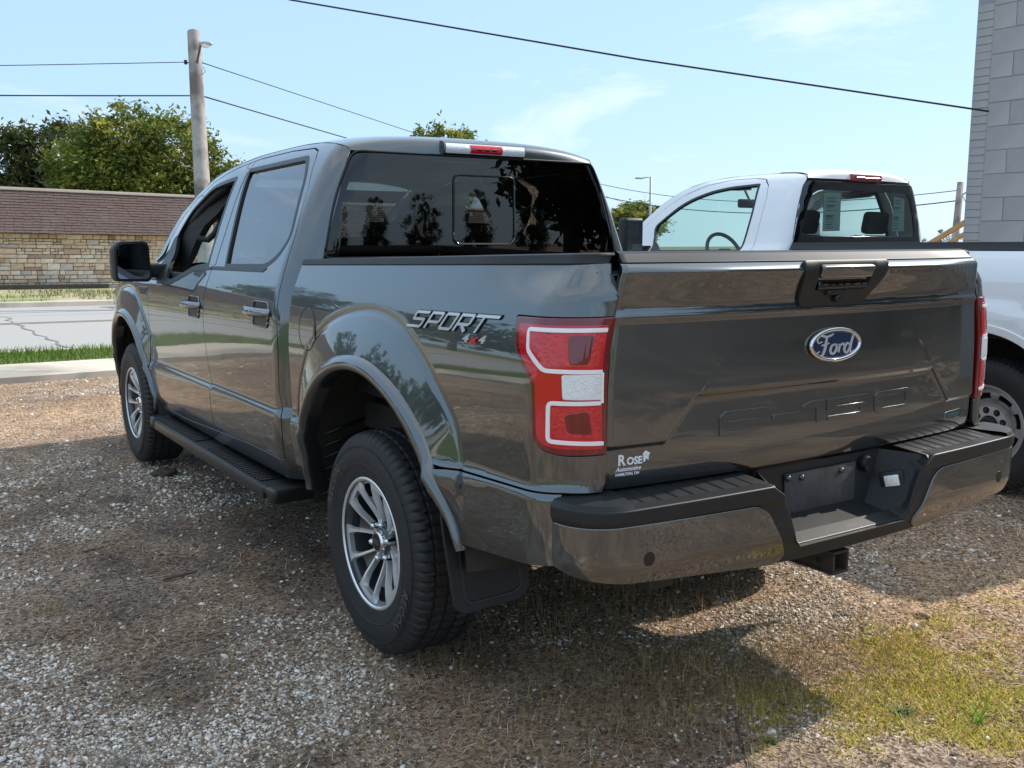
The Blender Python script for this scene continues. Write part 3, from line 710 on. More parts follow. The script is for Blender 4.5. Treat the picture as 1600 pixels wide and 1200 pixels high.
# oval badge
def oval(a, b, n=48): return [(a * math.cos(2 * PI * k / n), 1.172 + b * math.sin(2 * PI * k / n)) for k in range(n)]
TGo = lambda h: (lambda x, z, off=0.: TG(x, z, off + h))
bg_ = panel('oval_badge', oval(.108, .0425), BLUE, tg, TGo(.009), (0, -1, 0), step=.03, th=.008)
def ovalring(a, b, r, nm, m):
    P = np.array(oval(a, b)); P = np.vstack([P, P[:1]]); mb = MB(); mb.tube([Vector(p) for p in TG(P[:, 0], P[:, 1], .008)], r, 8); mb.build(nm, m, bg_, True)
ovalring(.112, .0465, .0062, 'badge_rim', CHR); ovalring(.1035, .0385, .0011, 'badge_line', WHT)
def stroke2d(paths, w):
    V = []; F = []
    for P, ws_ in paths:
        P = np.array(P, float)
        # catmull-rom
        Q = []; W_ = []
        for i in range(len(P) - 1):
            p0, p1, p2, p3 = P[max(i - 1, 0)], P[i], P[i + 1], P[min(i + 2, len(P) - 1)]
            for k in range(8):
                t = k / 8; Q.append(.5 * ((2 * p1) + (-p0 + p2) * t + (2*p0 - 5*p1 + 4*p2 - p3) * t*t + (-p0 + 3*p1 - 3*p2 + p3) * t**3)); W_.append(ws_[i] * (1 - t) + ws_[i + 1] * t)
        Q.append(P[-1]); W_.append(ws_[-1]); Q = np.array(Q); D = np.gradient(Q, axis=0); D /= np.maximum(np.linalg.norm(D, axis=1, keepdims=True), 1e-9)
        Nn = np.stack([-D[:, 1], D[:, 0]], 1) * (np.array(W_)[:, None] * w / 2); b = len(V)
        for q, n_ in zip(Q, Nn): V += [q + n_, q - n_]
        for i in range(len(Q) - 1): F.append((b + 2*i, b + 2*i + 1, b + 2*i + 3, b + 2*i + 2))
    return np.array(V), F
# script lettering of the badge, drawn with strokes in a box of about 4.6 x 1.8
SC = [([(.55,1.25),(.15,1.15),(.02,1.45),(.35,1.75),(.95,1.62),(1.45,1.72),(1.75,1.85)], [.5,.8,1,1.2,1.3,1.1,.5]),
      ([(1.05,1.68),(.95,1.2),(.82,.6),(.55,.12),(.15,.05),(.02,.3),(.3,.45)], [.9,1.6,1.7,1.4,1,.9,.4]),
      ([(.45,.92),(.9,.98),(1.3,1.1)], [.6,1.1,.5]),
      ([(1.95,.95),(1.6,.85),(1.42,.5),(1.52,.22),(1.8,.2),(2.06,.5),(2.08,.85),(1.9,.96),(2.2,.9)], [.9,1.3,1.6,1.3,1.2,1.5,1.2,.9,.5]),
      ([(2.35,.95),(2.42,.75),(2.3,.25)], [.7,1.4,1.3]), ([(2.38,.6),(2.6,.88),(2.85,.92),(2.92,.75)], [.6,1,1.4,.8]),
      ([(3.55,.85),(3.25,.95),(2.98,.6),(3.0,.28),(3.25,.18),(3.5,.45),(3.62,.8)], [.8,1.3,1.6,1.4,1.1,1.3,1.2]),
      ([(4.0,1.75),(3.85,1.35),(3.66,.75),(3.62,.3),(3.8,.16),(4.1,.35)], [.7,1.5,1.5,1.4,1,.4])]
v2, f2 = stroke2d(SC, .155); v2 = (v2 - [2.05, .92]) * [.042, .036] + [0, 1.172]
raised('badge_script', v2, f2, SILV, bg_, lambda x, z, o: TG(x, z, .0088 + o), 0, .0016)
# stamped model characters F-150, angular outlines
def glyph(c):
    if c == 'F': return [([(0,0),(.16,0),(.16,.36),(.80,.36),(.80,.56),(.16,.56),(.16,.62),(.24,.78),(1.0,.78),(1.0,1),(.12,1),(0,.80)], [])]
    if c == '-': return [([(.0,.40),(.62,.40),(.62,.60),(.0,.60)], [])]
    if c == '1': return [([(.34,0),(.52,0),(.52,1),(.22,1),(0,.82),(0,.70),(.34,.70)], [])]
    if c == '5': return [([(0,0),(.92,0),(1.04,.12),(1.04,.50),(.92,.62),(.18,.62),(.18,.80),(1.04,.80),(1.04,1),(.0,1),(.0,.44),(.86,.44),(.86,.19),(0,.19)], [])]
    if c == '0': return [([(.12,0),(.98,0),(1.1,.12),(1.1,.88),(.98,1),(.12,1),(0,.88),(0,.12)], [[(.18,.20),(.92,.20),(.92,.80),(.18,.80)]])]
x = -.452
for ch, wch, adv in (('F', 1.0, .205), ('-', .62, .128), ('1', .52, .112), ('5', 1.04, .232), ('0', 1.1, .2)):
    for P, H in glyph(ch):
        sx_ = .185; k = lambda Q: [(x + a * sx_, .938 + b * .066) for a, b in Q]
        panel('letter', rp(k(P), .004), PAINT, tg, TGo(.0036), (0, -1, 0), holes=[k(h) for h in H], step=.02, th=.006, rnd=.0015)
        for PP in [P] + H:
            lows = [(a, b) for a, b in zip(PP, PP[1:] + PP[:1]) if abs(a[1] - b[1]) < .01]
    x += adv
# dealer decal
def decal(s, size, cx, cz, par, shear=0, sx=1, off=0.0, space=1.0):
    v, f = text2d(s, size, shear, off, 3, sx, space); v = v + [cx, cz]
    return raised('decal_lettering', v, f, WHT, par, lambda x, z, o: TG(x, z, .0004 + o), 0, .0006)
dec = decal('R', .040, -.785, .902, tg, off=.0012, sx=.95); decal('OSE', .028, -.7435, .898, dec, off=.0010, sx=1.0)
decal('Automotive', .0165, -.763, .878, dec, shear=.35, off=.0003); decal('HAMILTON, OH', .0105, -.765, .864, dec, off=.0004)
v2, f2 = stroke2d([([(-.716,.912),(-.708,.918),(-.700,.914),(-.694,.916)], [1,2,2,.5]), ([(-.712,.914),(-.711,.902),(-.713,.892)], [2,2.4,1]), ([(-.700,.914),(-.702,.905),(-.699,.897)], [2,2,.6]), ([(-.714,.905),(-.708,.903),(-.703,.906)], [2,2,1])], .004)
raised('decal_emblem', v2, f2, WHT, dec, lambda x, z, o: TG(x, z, .0004 + o), 0, .0006)
# small green-blue badge, lower right
eb = panel('small_badge', rp([(.648, .868), (.748, .872), (.750, .898), (.650, .894)], .003), DCHR, tg, TGo(.002), (0, -1, 0), step=.02, th=.004)
v, f = text2d('EcoBoost', .021, .1, .0005, 3); v = v * [.98, 1] + [.699, .883]
raised('badge_lettering', v, f, mat('teal_letter', (.05, .22, .26), .2, .4, 1), eb, lambda x, z, o: TG(x, z, .0022 + o), 0, .001)

# ---- tail lamps
for s in (-1, 1):
    o = (s, 0, 0) if True else None
    Mo = sided(s, MBed); Ml = lambda h: (lambda t, z, off=0.: Mo(t, z, off + h))
    lp = panel('tail_lamp', LAMP, LENSD, T, Ml(.004), o, step=.02, th=.03, rnd=.004)
    lens = rp([(TE + .016, .945), (.150, .946), (.190, .955), (.206, .976), (.211, 1.122), (.289, 1.195), (.305, 1.262), (TE + .022, 1.266)], [.004, .02, .015, .02, .03, .03, .01, .004])
    ln = panel('red_lens', lens, LENS, lp, Ml(.0055), o, step=.02, th=.006, rnd=.001)
    def ribbon(P, w, name, m, h, par, th=.004, r=.012):
        P = rp_open(P, r); P = np.array(P); D = np.gradient(P, axis=0); D /= np.linalg.norm(D, axis=1, keepdims=True); Nn = np.stack([-D[:, 1], D[:, 0]], 1) * w / 2
        Q = [tuple(q) for q in P + Nn] + [tuple(q) for q in (P - Nn)[::-1]]
        return panel(name, Q, m, par, Ml(h), o, step=.012, th=th, rnd=.0008)
    def rp_open(P, r):
        Q = rp([tuple(p) for p in P], [0] + [r] * (len(P) - 2) + [0]); return Q
    upper = rp([(TE + .030, 1.160), (.184, 1.160), (.234, 1.205), (.243, 1.244), (TE + .032, 1.247)], .006)
    lower = rp([(TE + .018, .974), (.160, .978), (.162, 1.052), (TE + .022, 1.055)], .006)
    for nm, P in (('reflector', upper), ('reflector', lower)): panel(nm, P, REFL, ln, Ml(.0068), o, step=.02, th=.002, rnd=.0006)
    panel('reflector', rp([(.075, 1.168), (.120, 1.168), (.132, 1.238), (.068, 1.240)], .008), LENSD, ln, Ml(.0078), o, step=.02, th=.002)
    panel('reflector', rp([(.060, .985), (.120, .990), (.128, 1.035), (.070, 1.045)], .01), LENSD, ln, Ml(.0078), o, step=.02, th=.002)
    ribbon([(TE + .022, 1.2545), (.256, 1.2525), (.247, 1.199), (.188, 1.149), (TE + .022, 1.147)], .0096, 'light_line', WLENS, .009, ln)
    ribbon([(TE + .014, .959), (.172, .965), (.170, 1.066), (TE + .022, 1.066)], .0096, 'light_line', WLENS, .009, ln)
    ribbon([(TE + .021, 1.145), (TE + .018, 1.066)], .007, 'light_line', WLENS, .009, ln)
    panel('reversing_lens', rp([(TE + .022, 1.076), (.132, 1.078), (.137, 1.138), (TE + .026, 1.139)], .005), CLENS, ln, Ml(.010), o, step=.02, th=.005)
# ---- side lettering
def side_text(s, size, tc0, zc, m, par, shear, sx, offs, h, mside=None, slope=.025, space=1.0):
    v, f = text2d(s, size, shear, offs, 4, sx, space); t = tc0 - v[:, 0]; z = zc + v[:, 1] + slope * -(t - tc0)
    return raised('side_lettering', np.stack([t, z], 1), [q[::-1] for q in f], m, par, lambda a, b, o: MBed(a, b, o), .0005, h, mside)
def mitre(P, w, closed=False):
    P = [np.array(p, float) for p in P]; n = len(P); V = []; F = []
    for i in range(n):
        a = P[i - 1] if (i or closed) else None; c = P[(i + 1) % n] if (i < n - 1 or closed) else None; p = P[i]
        d1 = (p - a) / np.linalg.norm(p - a) if a is not None else None; d2 = (c - p) / np.linalg.norm(c - p) if c is not None else None
        if d1 is None: d1 = d2
        if d2 is None: d2 = d1
        n1 = np.array([-d1[1], d1[0]]); n2 = np.array([-d2[1], d2[0]]); m = n1 + n2; m /= np.linalg.norm(m); k = w / 2 / max(.45, m @ n1); V += [p + m * k, p - m * k]
    for i in range(n if closed else n - 1): j = (i + 1) % n; F.append((2*i, 2*i + 1, 2*j + 1, 2*j))
    return V, F
def sport(w, sc, cx, cz, sh=.75):
    G = {'S': ([[(1.50, 1), (.18, 1), (.10, .93), (.10, .60), (.18, .52), (1.22, .52), (1.30, .45), (1.30, .10), (1.22, .02), (-.22, .02)]], 1.78), 'P': ([[(.06, -.05), (.06, 1), (1.12, 1), (1.22, .90), (1.22, .50), (1.12, .40), (.06 + w / 2, .40)]], 1.56),
         'O': ([[(.06, .10), (.06, .92), (.14, 1), (1.10, 1), (1.18, .92), (1.18, .10), (1.10, .02), (.14, .02)]], 1.52), 'R': ([[(.06, -.05), (.06, 1), (1.12, 1), (1.22, .90), (1.22, .50), (1.12, .40), (.06 + w / 2, .40)], [(.62, .40 - w / 2 - .005), (1.16, -.06)]], 1.56), 'T': ([[(-.12, 1), (1.95, 1)], [(.62, 1 - w / 2 - .005), (.62, -.06)]], 1.5)}
    V = []; F = []; x = 0
    for ch in 'SPORT':
        st, adv = G[ch]
        for P in st:
            v, f = mitre(P, w, ch == 'O'); b = len(V); V += [q + [x, 0] for q in v]; F += [tuple(i + b for i in q) for q in f]
        x += adv
    V = np.array(V); V[:, 0] += V[:, 1] * sh; V = (V - [(V[:, 0].min() + V[:, 0].max()) / 2, .5]) * [sc, sc * .80]; t_ = cx - V[:, 0]; z_ = cz + V[:, 1] - .025 * (t_ - cx)
    return np.stack([t_, z_], 1), [q[::-1] for q in F]
v2, f2 = sport(.30, .0575, .672, 1.2420); sb = raised('sport_badge', v2, f2, BLKS, T, lambda a, b, o: MBed(a, b, o), .0005, .004)
v2, f2 = sport(.185, .0575, .672, 1.2424); raised('side_lettering', v2, f2, SILV, sb, lambda a, b, o: MBed(a, b, o), .004, .0062)
side_text('4', .030, .575, 1.2005, SILV, sb, .3, 1.9, .0012, .005); side_text('x', .032, .530, 1.2015, REDM, sb, .3, 1.8, .0020, .005); side_text('4', .030, .485, 1.2035, SILV, sb, .3, 1.9, .0012, .005)

# ---- rear bumper
WB = pchip([.55, .60, .70, .80, .84], [.955, .975, .985, .985, .975])
BM = rear_map(-.025, .14, WB, .038, .86)
def botz(q): return pchip([0, .30, .42, .83, 1.0, 1.09], [.572, .574, .580, .612, .628, .640])(abs(q))
qs = np.linspace(-1.085, 1.085, 60)
pocket = [(.372, .803), (.330, .775), (.290, .70), (.262, .632), (.245, .612), (-.245, .612), (-.262, .632), (-.290, .70), (-.330, .775), (-.372, .803)]
skin = [(q, float(botz(q))) for q in qs] + [(1.085, .803)] + pocket + [(-1.085, .803)]
bp = panel('rear_bumper', skin, BLK, T, lambda q, z, off=0.: BM(q, z, off - .003 + .010 * sst(.755, .775, z) - .02 * sst(.66, .58, z)), (0, -1, 0), step=.02, th=.05, rnd=.006)
for s in (-1, 1):
    P = [(s * 1.083, .640), (s * 1.083, .757), (s * .86, .762), (s * .425, .755), (s * .385, .735), (s * .296, .590), (s * .33, .5735), (s * .83, .6085), (s * 1.0, .625)]
    panel('painted_corner', rp(P, [.012, .012, .01, .03, .03, .02, .02, .1, .05]), PAINT, bp, lambda q, z, off=0.: BM(q, z, off + .003 - .02 * sst(.66, .58, z)), (0, -1, 0), step=.022, th=.012, rnd=.004)
    # park sensors
    for (q, z) in ((s * .80, .672), (s * .345, .66)):
        if abs(q) > .5:
            panel('park_sensor', [(q + .016 * math.cos(a), z + .018 * math.sin(a)) for a in np.linspace(0, 2 * PI, 20, endpoint=False)], BLKS, bp, lambda a, b, off=0.: BM(a, b, off + .0045), (0, -1, 0), step=.01, th=.004)
    # top pad: ribbed tread
    V = []; F = []; nx = 106; X0, X1 = .352, .845
    for i in range(nx + 1):
        q = X0 + (X1 - X0) * i / nx; ph = ((q - X0) / .0545) % 1; h = .003 * (1 if ph < .86 else 0) ; 
        e = BM(s * q, .80, -.006)
        for k, (yy, zz, hh) in enumerate(((e[1] - .002, .797, 0), (e[1] + .006, .803, h * .6), (e[1] + .012, .8035, h), (.095, .815, h), (.15, .815, h))): V.append((s * q, yy, zz + hh))
    for i in range(nx):
        for k in range(4): F.append((i * 5 + k, i * 5 + 5 + k, i * 5 + 6 + k, i * 5 + 1 + k))
    m_ = MB(); m_.add(V, F); m_.build('step_pad', BLK, bp, angle=25)
    # corner top with a raised lip
    V = []; F = []
    for i in range(17):
        q = .845 + (1.085 - .845) * i / 16; e = BM(s * q, .80, -.003); e2 = BM(s * q, .80, .007)
        cx, cy = s * .80, .15
        V += [tuple(e2 + [0, 0, .003]), tuple(e + [0, 0, .020]), tuple(e * .9 + np.array([cx, cy, .8]) * .1 + [0, 0, .022]), (s * min(.93, .845 + .1), .13, .822) if i > 8 else (s * (.80 + .0), .13, .822)]
    for i in range(16):
        for k in range(3): F.append((i * 4 + k, i * 4 + 4 + k, i * 4 + 5 + k, i * 4 + 1 + k))
    m_ = MB(); m_.add(V, F); m_.build('corner_cap', BLK, bp, angle=50)
# pocket for the number plate
def pl(i, y, dx=0, dz=0): return (pocket[i][0] + dx, y, pocket[i][1] + dz)
V = []; F = []; back = [(.285, .085, .812), (.280, .085, .78), (.245, .080, .71), (.225, .077, .66), (.215, .076, .645), (-.215, .076, .645), (-.225, .077, .66), (-.245, .080, .71), (-.280, .085, .78), (-.285, .085, .812)]
for (q, z), b in zip(pocket, back):
    e = BM(q, z, -.004); V += [tuple(e), tuple(e * .93 + np.array(b) * .07), b]
for i in range(9):
    for k in range(2): F.append((3 * i + k, 3 * i + 1 + k, 3 * i + 4 + k, 3 * i + 3 + k))
F.append(tuple(3 * i + 2 for i in range(10)))
m_ = MB(); m_.add(V, F); pk = m_.build('plate_pocket', BLK, bp, angle=35)
mb = MB(); mb.box((-.005, .077, .725), (.33, .006, .125), .004); pk2 = mb.build('plate_bracket', mat('dusty_plastic', (.028, .029, .030), .6, noise=(22, .2, (.060, .062, .064))), bp, angle=40)
for (a, b) in ((-.10, .770), (.085, .768), (-.16, .775)):
    mb = MB(); mb.lathe([(-.010, 0), (-.010, .006), (-.004, .010), (.004, .011)], 12, 'y', Matrix.Translation((a, .072, b))); mb.build('plate_bolt', GALLOY, pk2, True)
mb = MB(); mb.lathe([(-.012, 0), (-.012, .022), (-.002, .026), (.01, .026)], 20, 'y', Matrix.Translation((.205, .07, .775))); mb.build('socket_cap', BLKS, bp, angle=40)
mb = MB(); Mx = Matrix.Translation((.272, .018, .722)) @ Matrix.Rotation(R_(-62), 4, 'Z') @ Matrix.Rotation(R_(-14), 4, 'Y')
mb.box((0, 0, 0), (.075, .012, .060), .006, Mx); pl_ = mb.build('plate_lamp', BLKS, bp, angle=40)
mb = MB(); mb.box((0, -.008, 0), (.045, .008, .036), .003, Mx); mb.box((0, .008, 0), (.045, .008, .036), .003, Mx); mb.build('lamp_lens', CLENS, pl_, angle=40)
# hitch receiver
mb = MB(); z0 = .507; w = .037
for (a, b, c, d) in ((0, z0 + w - .005, 2 * w, .01), (0, z0 - w + .005, 2 * w, .01)): mb.box((a, .10, b), (c, .22, d), .003)
for s in (-1, 1): mb.box((s * (w - .005), .10, z0), (.01, .22, 2 * w - .021), .003)
ht = mb.build('hitch_receiver', RUST, T, angle=40)
mb = MB(); mb.box((0, .30, z0 + .01), (1.1, .08, .07), .015); mb.box((-.09, .12, z0 + .042), (.14, .12, .012), .004); mb.box((.09, .12, z0 + .042), (.14, .12, .012), .004); mb.build('cross_tube', RUST, ht, angle=40)
mb = MB(); mb.lathe([(-w - .0015, 0), (-w - .0015, .009)], 14, 'x', Matrix.Translation((0, .045, z0))); mb.build('pin_hole', BLKS, ht)
# ---- mud flaps
for ax_, ys, zb in ((AXR, .655, .36),):
    for s in (-1, 1):
        P = rp([(s * .725, .60), (s * .735, .385), (s * .765, .362), (s * .975, .352), (s * 1.003, .372), (s * 1.012, .62), (s * 1.0, .80), (s * .96, .80), (s * .93, .62)], [.01, .02, .02, .02, .03, .05, .01, .01, .03])
        def fl_map(x, z, off=0.): return np.stack([x, ys - .055 + (z - .35) * .24 + .02 * (np.abs(x) - .85) - off, z + 0 * x], -1)
        mf = panel('mud_flap', P, BLK, T, fl_map, (0, -1, 0), step=.03, th=.008, rnd=.004)
        panel('flap_rib', rp([(s * .750, .585), (s * .758, .398), (s * .785, .380), (s * .96, .374), (s * .972, .40), (s * .965, .585)], .02), BLKS, mf, lambda x, z, off=0.: fl_map(x, z, off + .002), (0, -1, 0), holes=[rp([(s * .757, .578), (s * .765, .404), (s * .79, .388), (s * .953, .381), (s * .963, .404), (s * .957, .578)], .02)], step=.03, th=.004)
# ---- running boards
for s in (-1, 1):
    mb = MB(); mb.box((s * .945, 3.135, .405), (.21, 2.07, .035), .014, seg=3); rb = mb.build('running_board', BLK, T, angle=50)
    mb = MB(); mb.box((s * 1.042, 3.16, .392), (.022, 1.92, .052), .006); mb.build('board_edge', mat('satin_board_edge', (.055, .055, .056), .35, .6) if 'satin_board_edge' not in MAT else MAT['satin_board_edge'], rb, angle=40)
    for yy in (2.10, 4.16):
        mb = MB(); mb.box((s * .95, yy, .402), (.212, .10, .062), .018, seg=3); mb.build('end_cap', BLKS, rb, angle=50)
    mb = MB()
    for k in range(46):
        yy = 2.30 + k * .040
        if 3.10 < yy < 3.32: continue
        if k == 0:
            mb.box((s * .965, 0, .4255), (.13, .017, .010), .003, seg=1); r1 = mb.build('tread_rib', BLKS, rb, angle=40); r1.location.y = yy; me_ = r1.data
        else:
            r1 = link(me_, 'tread_rib', rb); r1.location.y = yy
    r0 = None
    mb = MB()
    for k in range(44): mb.box((s * .875, 2.26 + k * .042, .4245), (.022, .02, .008), .002, seg=1)
    tag(mb.build('inner_tread', BLKS, rb, angle=40), kind='stuff')
    mb = MB(); mb.box((s * .868, 3.12, .428), (.028, .30, .012), .004); mb.build('step_emblem', GALLOY, rb, angle=40)
    for yy in (2.5, 3.7):
        mb = MB(); mb.box((s * .82, yy, .42), (.16, .06, .03), .008); mb.build('bracket', UNDER, rb, angle=40)
# ---- door mirrors
for s in (-1, 1):
    Mm = Matrix.Translation((s * 1.105, 4.235, 1.362)) @ Matrix.Rotation(R_(-6 * s), 4, 'Z')
    bm = bmesh.new(); P = [(-.105, -.115), (.085, -.122), (.105, -.105), (.098, .095), (.078, .120), (-.070, .118), (-.105, .080)]
    rings = []
    for (yy, sc_) in ((-.035, .97), (-.030, 1.0), (.03, 1.0), (.09, .90), (.125, .68), (.14, .35)):
        rings.append([bm.verts.new((s * a * sc_ * -1, yy, b * sc_)) for a, b in rp(P, .02)])
    nn = len(rings[0])
    for a, b in zip(rings, rings[1:]):
        for i in range(nn): bm.faces.new((a[i], a[(i + 1) % nn], b[(i + 1) % nn], b[i]))
    bm.faces.new(rings[0]); bm.faces.new(rings[-1][::-1])
    mb = MB(); mb.bm(bm, Mm); mi = mb.build('door_mirror', BLK, T, angle=40)
    Q = [(-s * a * .88, b * .86) for a, b in rp(P, .02)]
    mb = MB(); mb.prism(Q, -.039, -.030, 'y', Mm); mb.build('mirror_glass', mat('mirror_surface', (.55, .57, .58), .02, 1) if 'mirror_surface' not in MAT else MAT['mirror_surface'], mi)
    Q = [(-s * (a * .30 - .05), b * .28 + .062) for a, b in rp(P, .02)]
    mb = MB(); mb.prism(Q, -.0405, -.034, 'y', Mm); mb.build('spot_mirror', GBLK, mi)
    mb = MB(); mb.box((s * .99, 4.27, 1.305), (.24, .075, .080), .022, seg=3); mb.build('mirror_arm', BLK, mi, angle=50)
# ---- underbody and drive train
mb = MB()
mb.box((0, 3.5, .52), (1.72, 2.95, .05), .01)
for s in (-1, 1): mb.box((s * .52, 2.9, .56), (.09, 5.2, .13), .02)
for yy in (.55, 1.75, 2.6, 3.6, 5.2): mb.box((0, yy, .56), (1.05, .09, .10), .02)
mb.box((0, .98, .78), (1.5, 1.7, .12), .03)
mb.box((-.33, 2.6, .42), (.36, 1.1, .16), .05)
ub = mb.build('chassis', UNDER, T, angle=40)
mb = MB(); mb.tube([(-.8, AXR, HZ), (.8, AXR, HZ)], .045, 14); mb.lathe([(-.14, .05), (-.11, .12), (0, .155), (.11, .12), (.14, .05)], 20, 'x', Matrix.Translation((.0, AXR - .02, HZ))); mb.build('rear_axle', UNDER, T, True)
for s in (-1, 1):
    mb = MB(); mb.tube([(s * .52, .55, .60), (s * .52, .85, .50), (s * .52, 1.25, .455), (s * .52, 1.7, .50), (s * .52, 2.05, .58)], .028, 8, sq=.7); mb.build('leaf_spring', UNDER, T, True)
    mb = MB(); mb.tube([(s * .46, 1.12, .42), (s * .40, .86, .86)], .026, 10); mb.build('shock_absorber', UNDER, T, True)
mb = MB(); mb.tube([(.3, 3.4, .42), (.34, 2.2, .40), (.62, 1.9, .42), (.66, 1.4, .60), (.64, .8, .52), (.72, .45, .50)], [.035] * 5 + [.038], 10); mb.lathe([(-.35, .0), (-.35, .08), (-.3, .11), (.3, .11), (.35, .08), (.35, 0)], 16, 'y', Matrix.Translation((.32, 2.8, .42))); mb.build('exhaust', RUST, T, True)
for (xx, yy, zz, a) in ((-.66, .12, .555, .09), (-.36, .14, .56, .06), (.55, .14, .555, .09)):
    mb = MB(); mb.box((xx, yy, zz), (a, .10, .045), .008); mb.tube([(xx - a, yy, zz + .02), (xx + a, yy - .01, zz + .03)], .010, 6); mb.build('bumper_bracket', UNDER, T, angle=40)
mb = MB(); mb.tube([(.1, .62, .62), (.1, .35, .615)], .001, 4); 
# spare wheel under the bed
mb = MB(); mb.lathe([(-.10, .16), (-.11, .30), (-.09, .37), (0, .385), (.09, .37), (.11, .30), (.10, .16)], 36, 'z', Matrix.Translation((0, .76, .66)), closed=True); mb.build('spare_wheel', RUB, T, True)

# ---- cabin
def seat(cx, y0, w, par, rear=False):
    mb = MB(); mb.box((cx, y0 + .22, .86), (w, .52, .16), .05, seg=3)
    Mx = Matrix.Translation((cx, y0, .92)) @ Matrix.Rotation(R_(14), 4, 'X'); mb.box((0, 0, .28), (w, .13, .62), .055, Mx, seg=3)
    st = mb.build('seat', SEATM, par, angle=50)
    return st, Mx
for cx in (-.40, .40):
    st, Mx = seat(cx, 3.28, .50, T)
    mb = MB(); mb.box((0, .0, .69), (.27, .10, .19), .045, Mx, seg=3); mb.tube([Mx @ Vector((-.06, 0, .55)), Mx @ Vector((-.06, 0, .64))], .007, 6); mb.tube([Mx @ Vector((.06, 0, .55)), Mx @ Vector((.06, 0, .64))], .007, 6); mb.build('headrest', SEATM, st, angle=50)
st, Mx = seat(0, 2.30, 1.40, T)
for cx in (-.44, 0, .44):
    mb = MB(); mb.box((cx, 0, .60), (.25, .09, .12), .04, Mx, seg=3); mb.build('headrest', SEATM, st, angle=50)
mb = MB(); mb.box((0, 4.40, 1.14), (1.60, .42, .24), .07, seg=3); mb.box((0, 3.5, .86), (.26, .7, .30), .05); dash = mb.build('dashboard', DARK, T, angle=50)
mb = MB(); Mx = Matrix.Translation((-.40, 4.02, 1.20)) @ Matrix.Rotation(R_(66), 4, 'X')
mb.add([(.185 * math.cos(a), .185 * math.sin(a), 0) for a in []], [])
ringp = [Mx @ Vector((.185 * math.cos(a), .185 * math.sin(a), 0)) for a in np.linspace(0, 2 * PI, 33)]
mb.tube(ringp, .015, 8, cap=False); mb.box((0, -.02, 0), (.34, .05, .02), .008, Mx); mb.box((0, -.08, 0), (.05, .18, .02), .008, Mx); mb.box((0, -.02, 0), (.13, .12, .05), .02, Mx)
mb.build('steering_wheel', DARK, T, angle=50)
mb = MB(); mb.box((0, 4.08, 1.74), (.26, .03, .07), .015); mb.tube([(0, 4.08, 1.77), (0, 4.14, 1.83)], .01, 6); mb.build('rear_view_mirror', DARK, T, angle=50)
for s in (-1, 1): mb = MB(); mb.box((s * .36, 4.02, 1.765), (.44, .17, .02), .008, Matrix.Translation((0, 4.02, 1.765)) @ Matrix.Rotation(R_(-20), 4, 'X') @ Matrix.Translation((0, -4.02, -1.765))); mb.build('sun_visor', DARK, T, angle=50)
# headliner and inner door skins keep the cabin dark
mb = MB(); mb.box((0, 3.05, 1.862), (1.30, 1.75, .02)); mb.build('headliner', mat('headliner', (.22, .22, .22), .9), T)
for s in (-1, 1):
    mb = MB(); mb.box((s * .885, 3.25, .94), (.06, 2.35, .72), .02); mb.box((s * .80, 3.75, 1.05), (.12, .6, .06), .02); mb.build('door_card', DARK, T, angle=50)
    V = []; F = []          # inner pillar trims
    for P in ([(3.13, 1.36), (3.18, 1.60), (3.24, 1.84)], [(2.12, 1.30), (2.14, 1.5), (2.20, 1.70), (2.28, 1.83)], [(4.60, 1.30), (4.50, 1.46), (4.34, 1.59), (4.02, 1.71), (3.6, 1.80)]):
        P_ = [tuple(MCab(a, b, -.05) * np.array([-s, 1, 1])) for a, b in P]; mb = MB(); mb.tube(P_, .045, 8, sq=.55); mb.build('pillar_cover', DARK, T, True)

PILL = [(-0.806, 4.55, 1.238), (-0.77, 4.473, 1.488), (-0.726, 4.271, 1.654), (-0.677, 3.954, 1.795), (-0.644, 3.615, 1.851), (-0.651, 3.635, 1.788), (-0.665, 3.738, 1.714), (-0.687, 3.897, 1.635), (-0.71, 4.069, 1.574), (-0.731, 4.183, 1.491), (-0.751, 4.268, 1.394), (-0.772, 4.364, 1.31)]
GRAB = [(-0.687, 4.007, 1.641), (-0.656, 3.985, 1.634), (-0.648, 3.97, 1.581), (-0.678, 3.98, 1.529), (-0.716, 3.998, 1.487), (-0.75, 4.022, 1.495), (-0.768, 4.036, 1.506)]
for s in (-1, 1):
    n_ = len(PILL); V = [(-s * x, y, z) for x, y, z in PILL] + [(-s * (x + .05), y + .03, z) for x, y, z in PILL]
    mb = MB(); mb.add(V, [tuple(range(n_)), tuple(range(2 * n_ - 1, n_ - 1, -1))] + [(i, (i + 1) % n_, n_ + (i + 1) % n_, n_ + i) for i in range(n_)]); pt = mb.build('pillar_trim', DARK, T)
    mb = MB(); mb.tube([(-s * x, y, z) for x, y, z in GRAB], .018, 8); mb.build('grab_handle', DARK, pt, True)
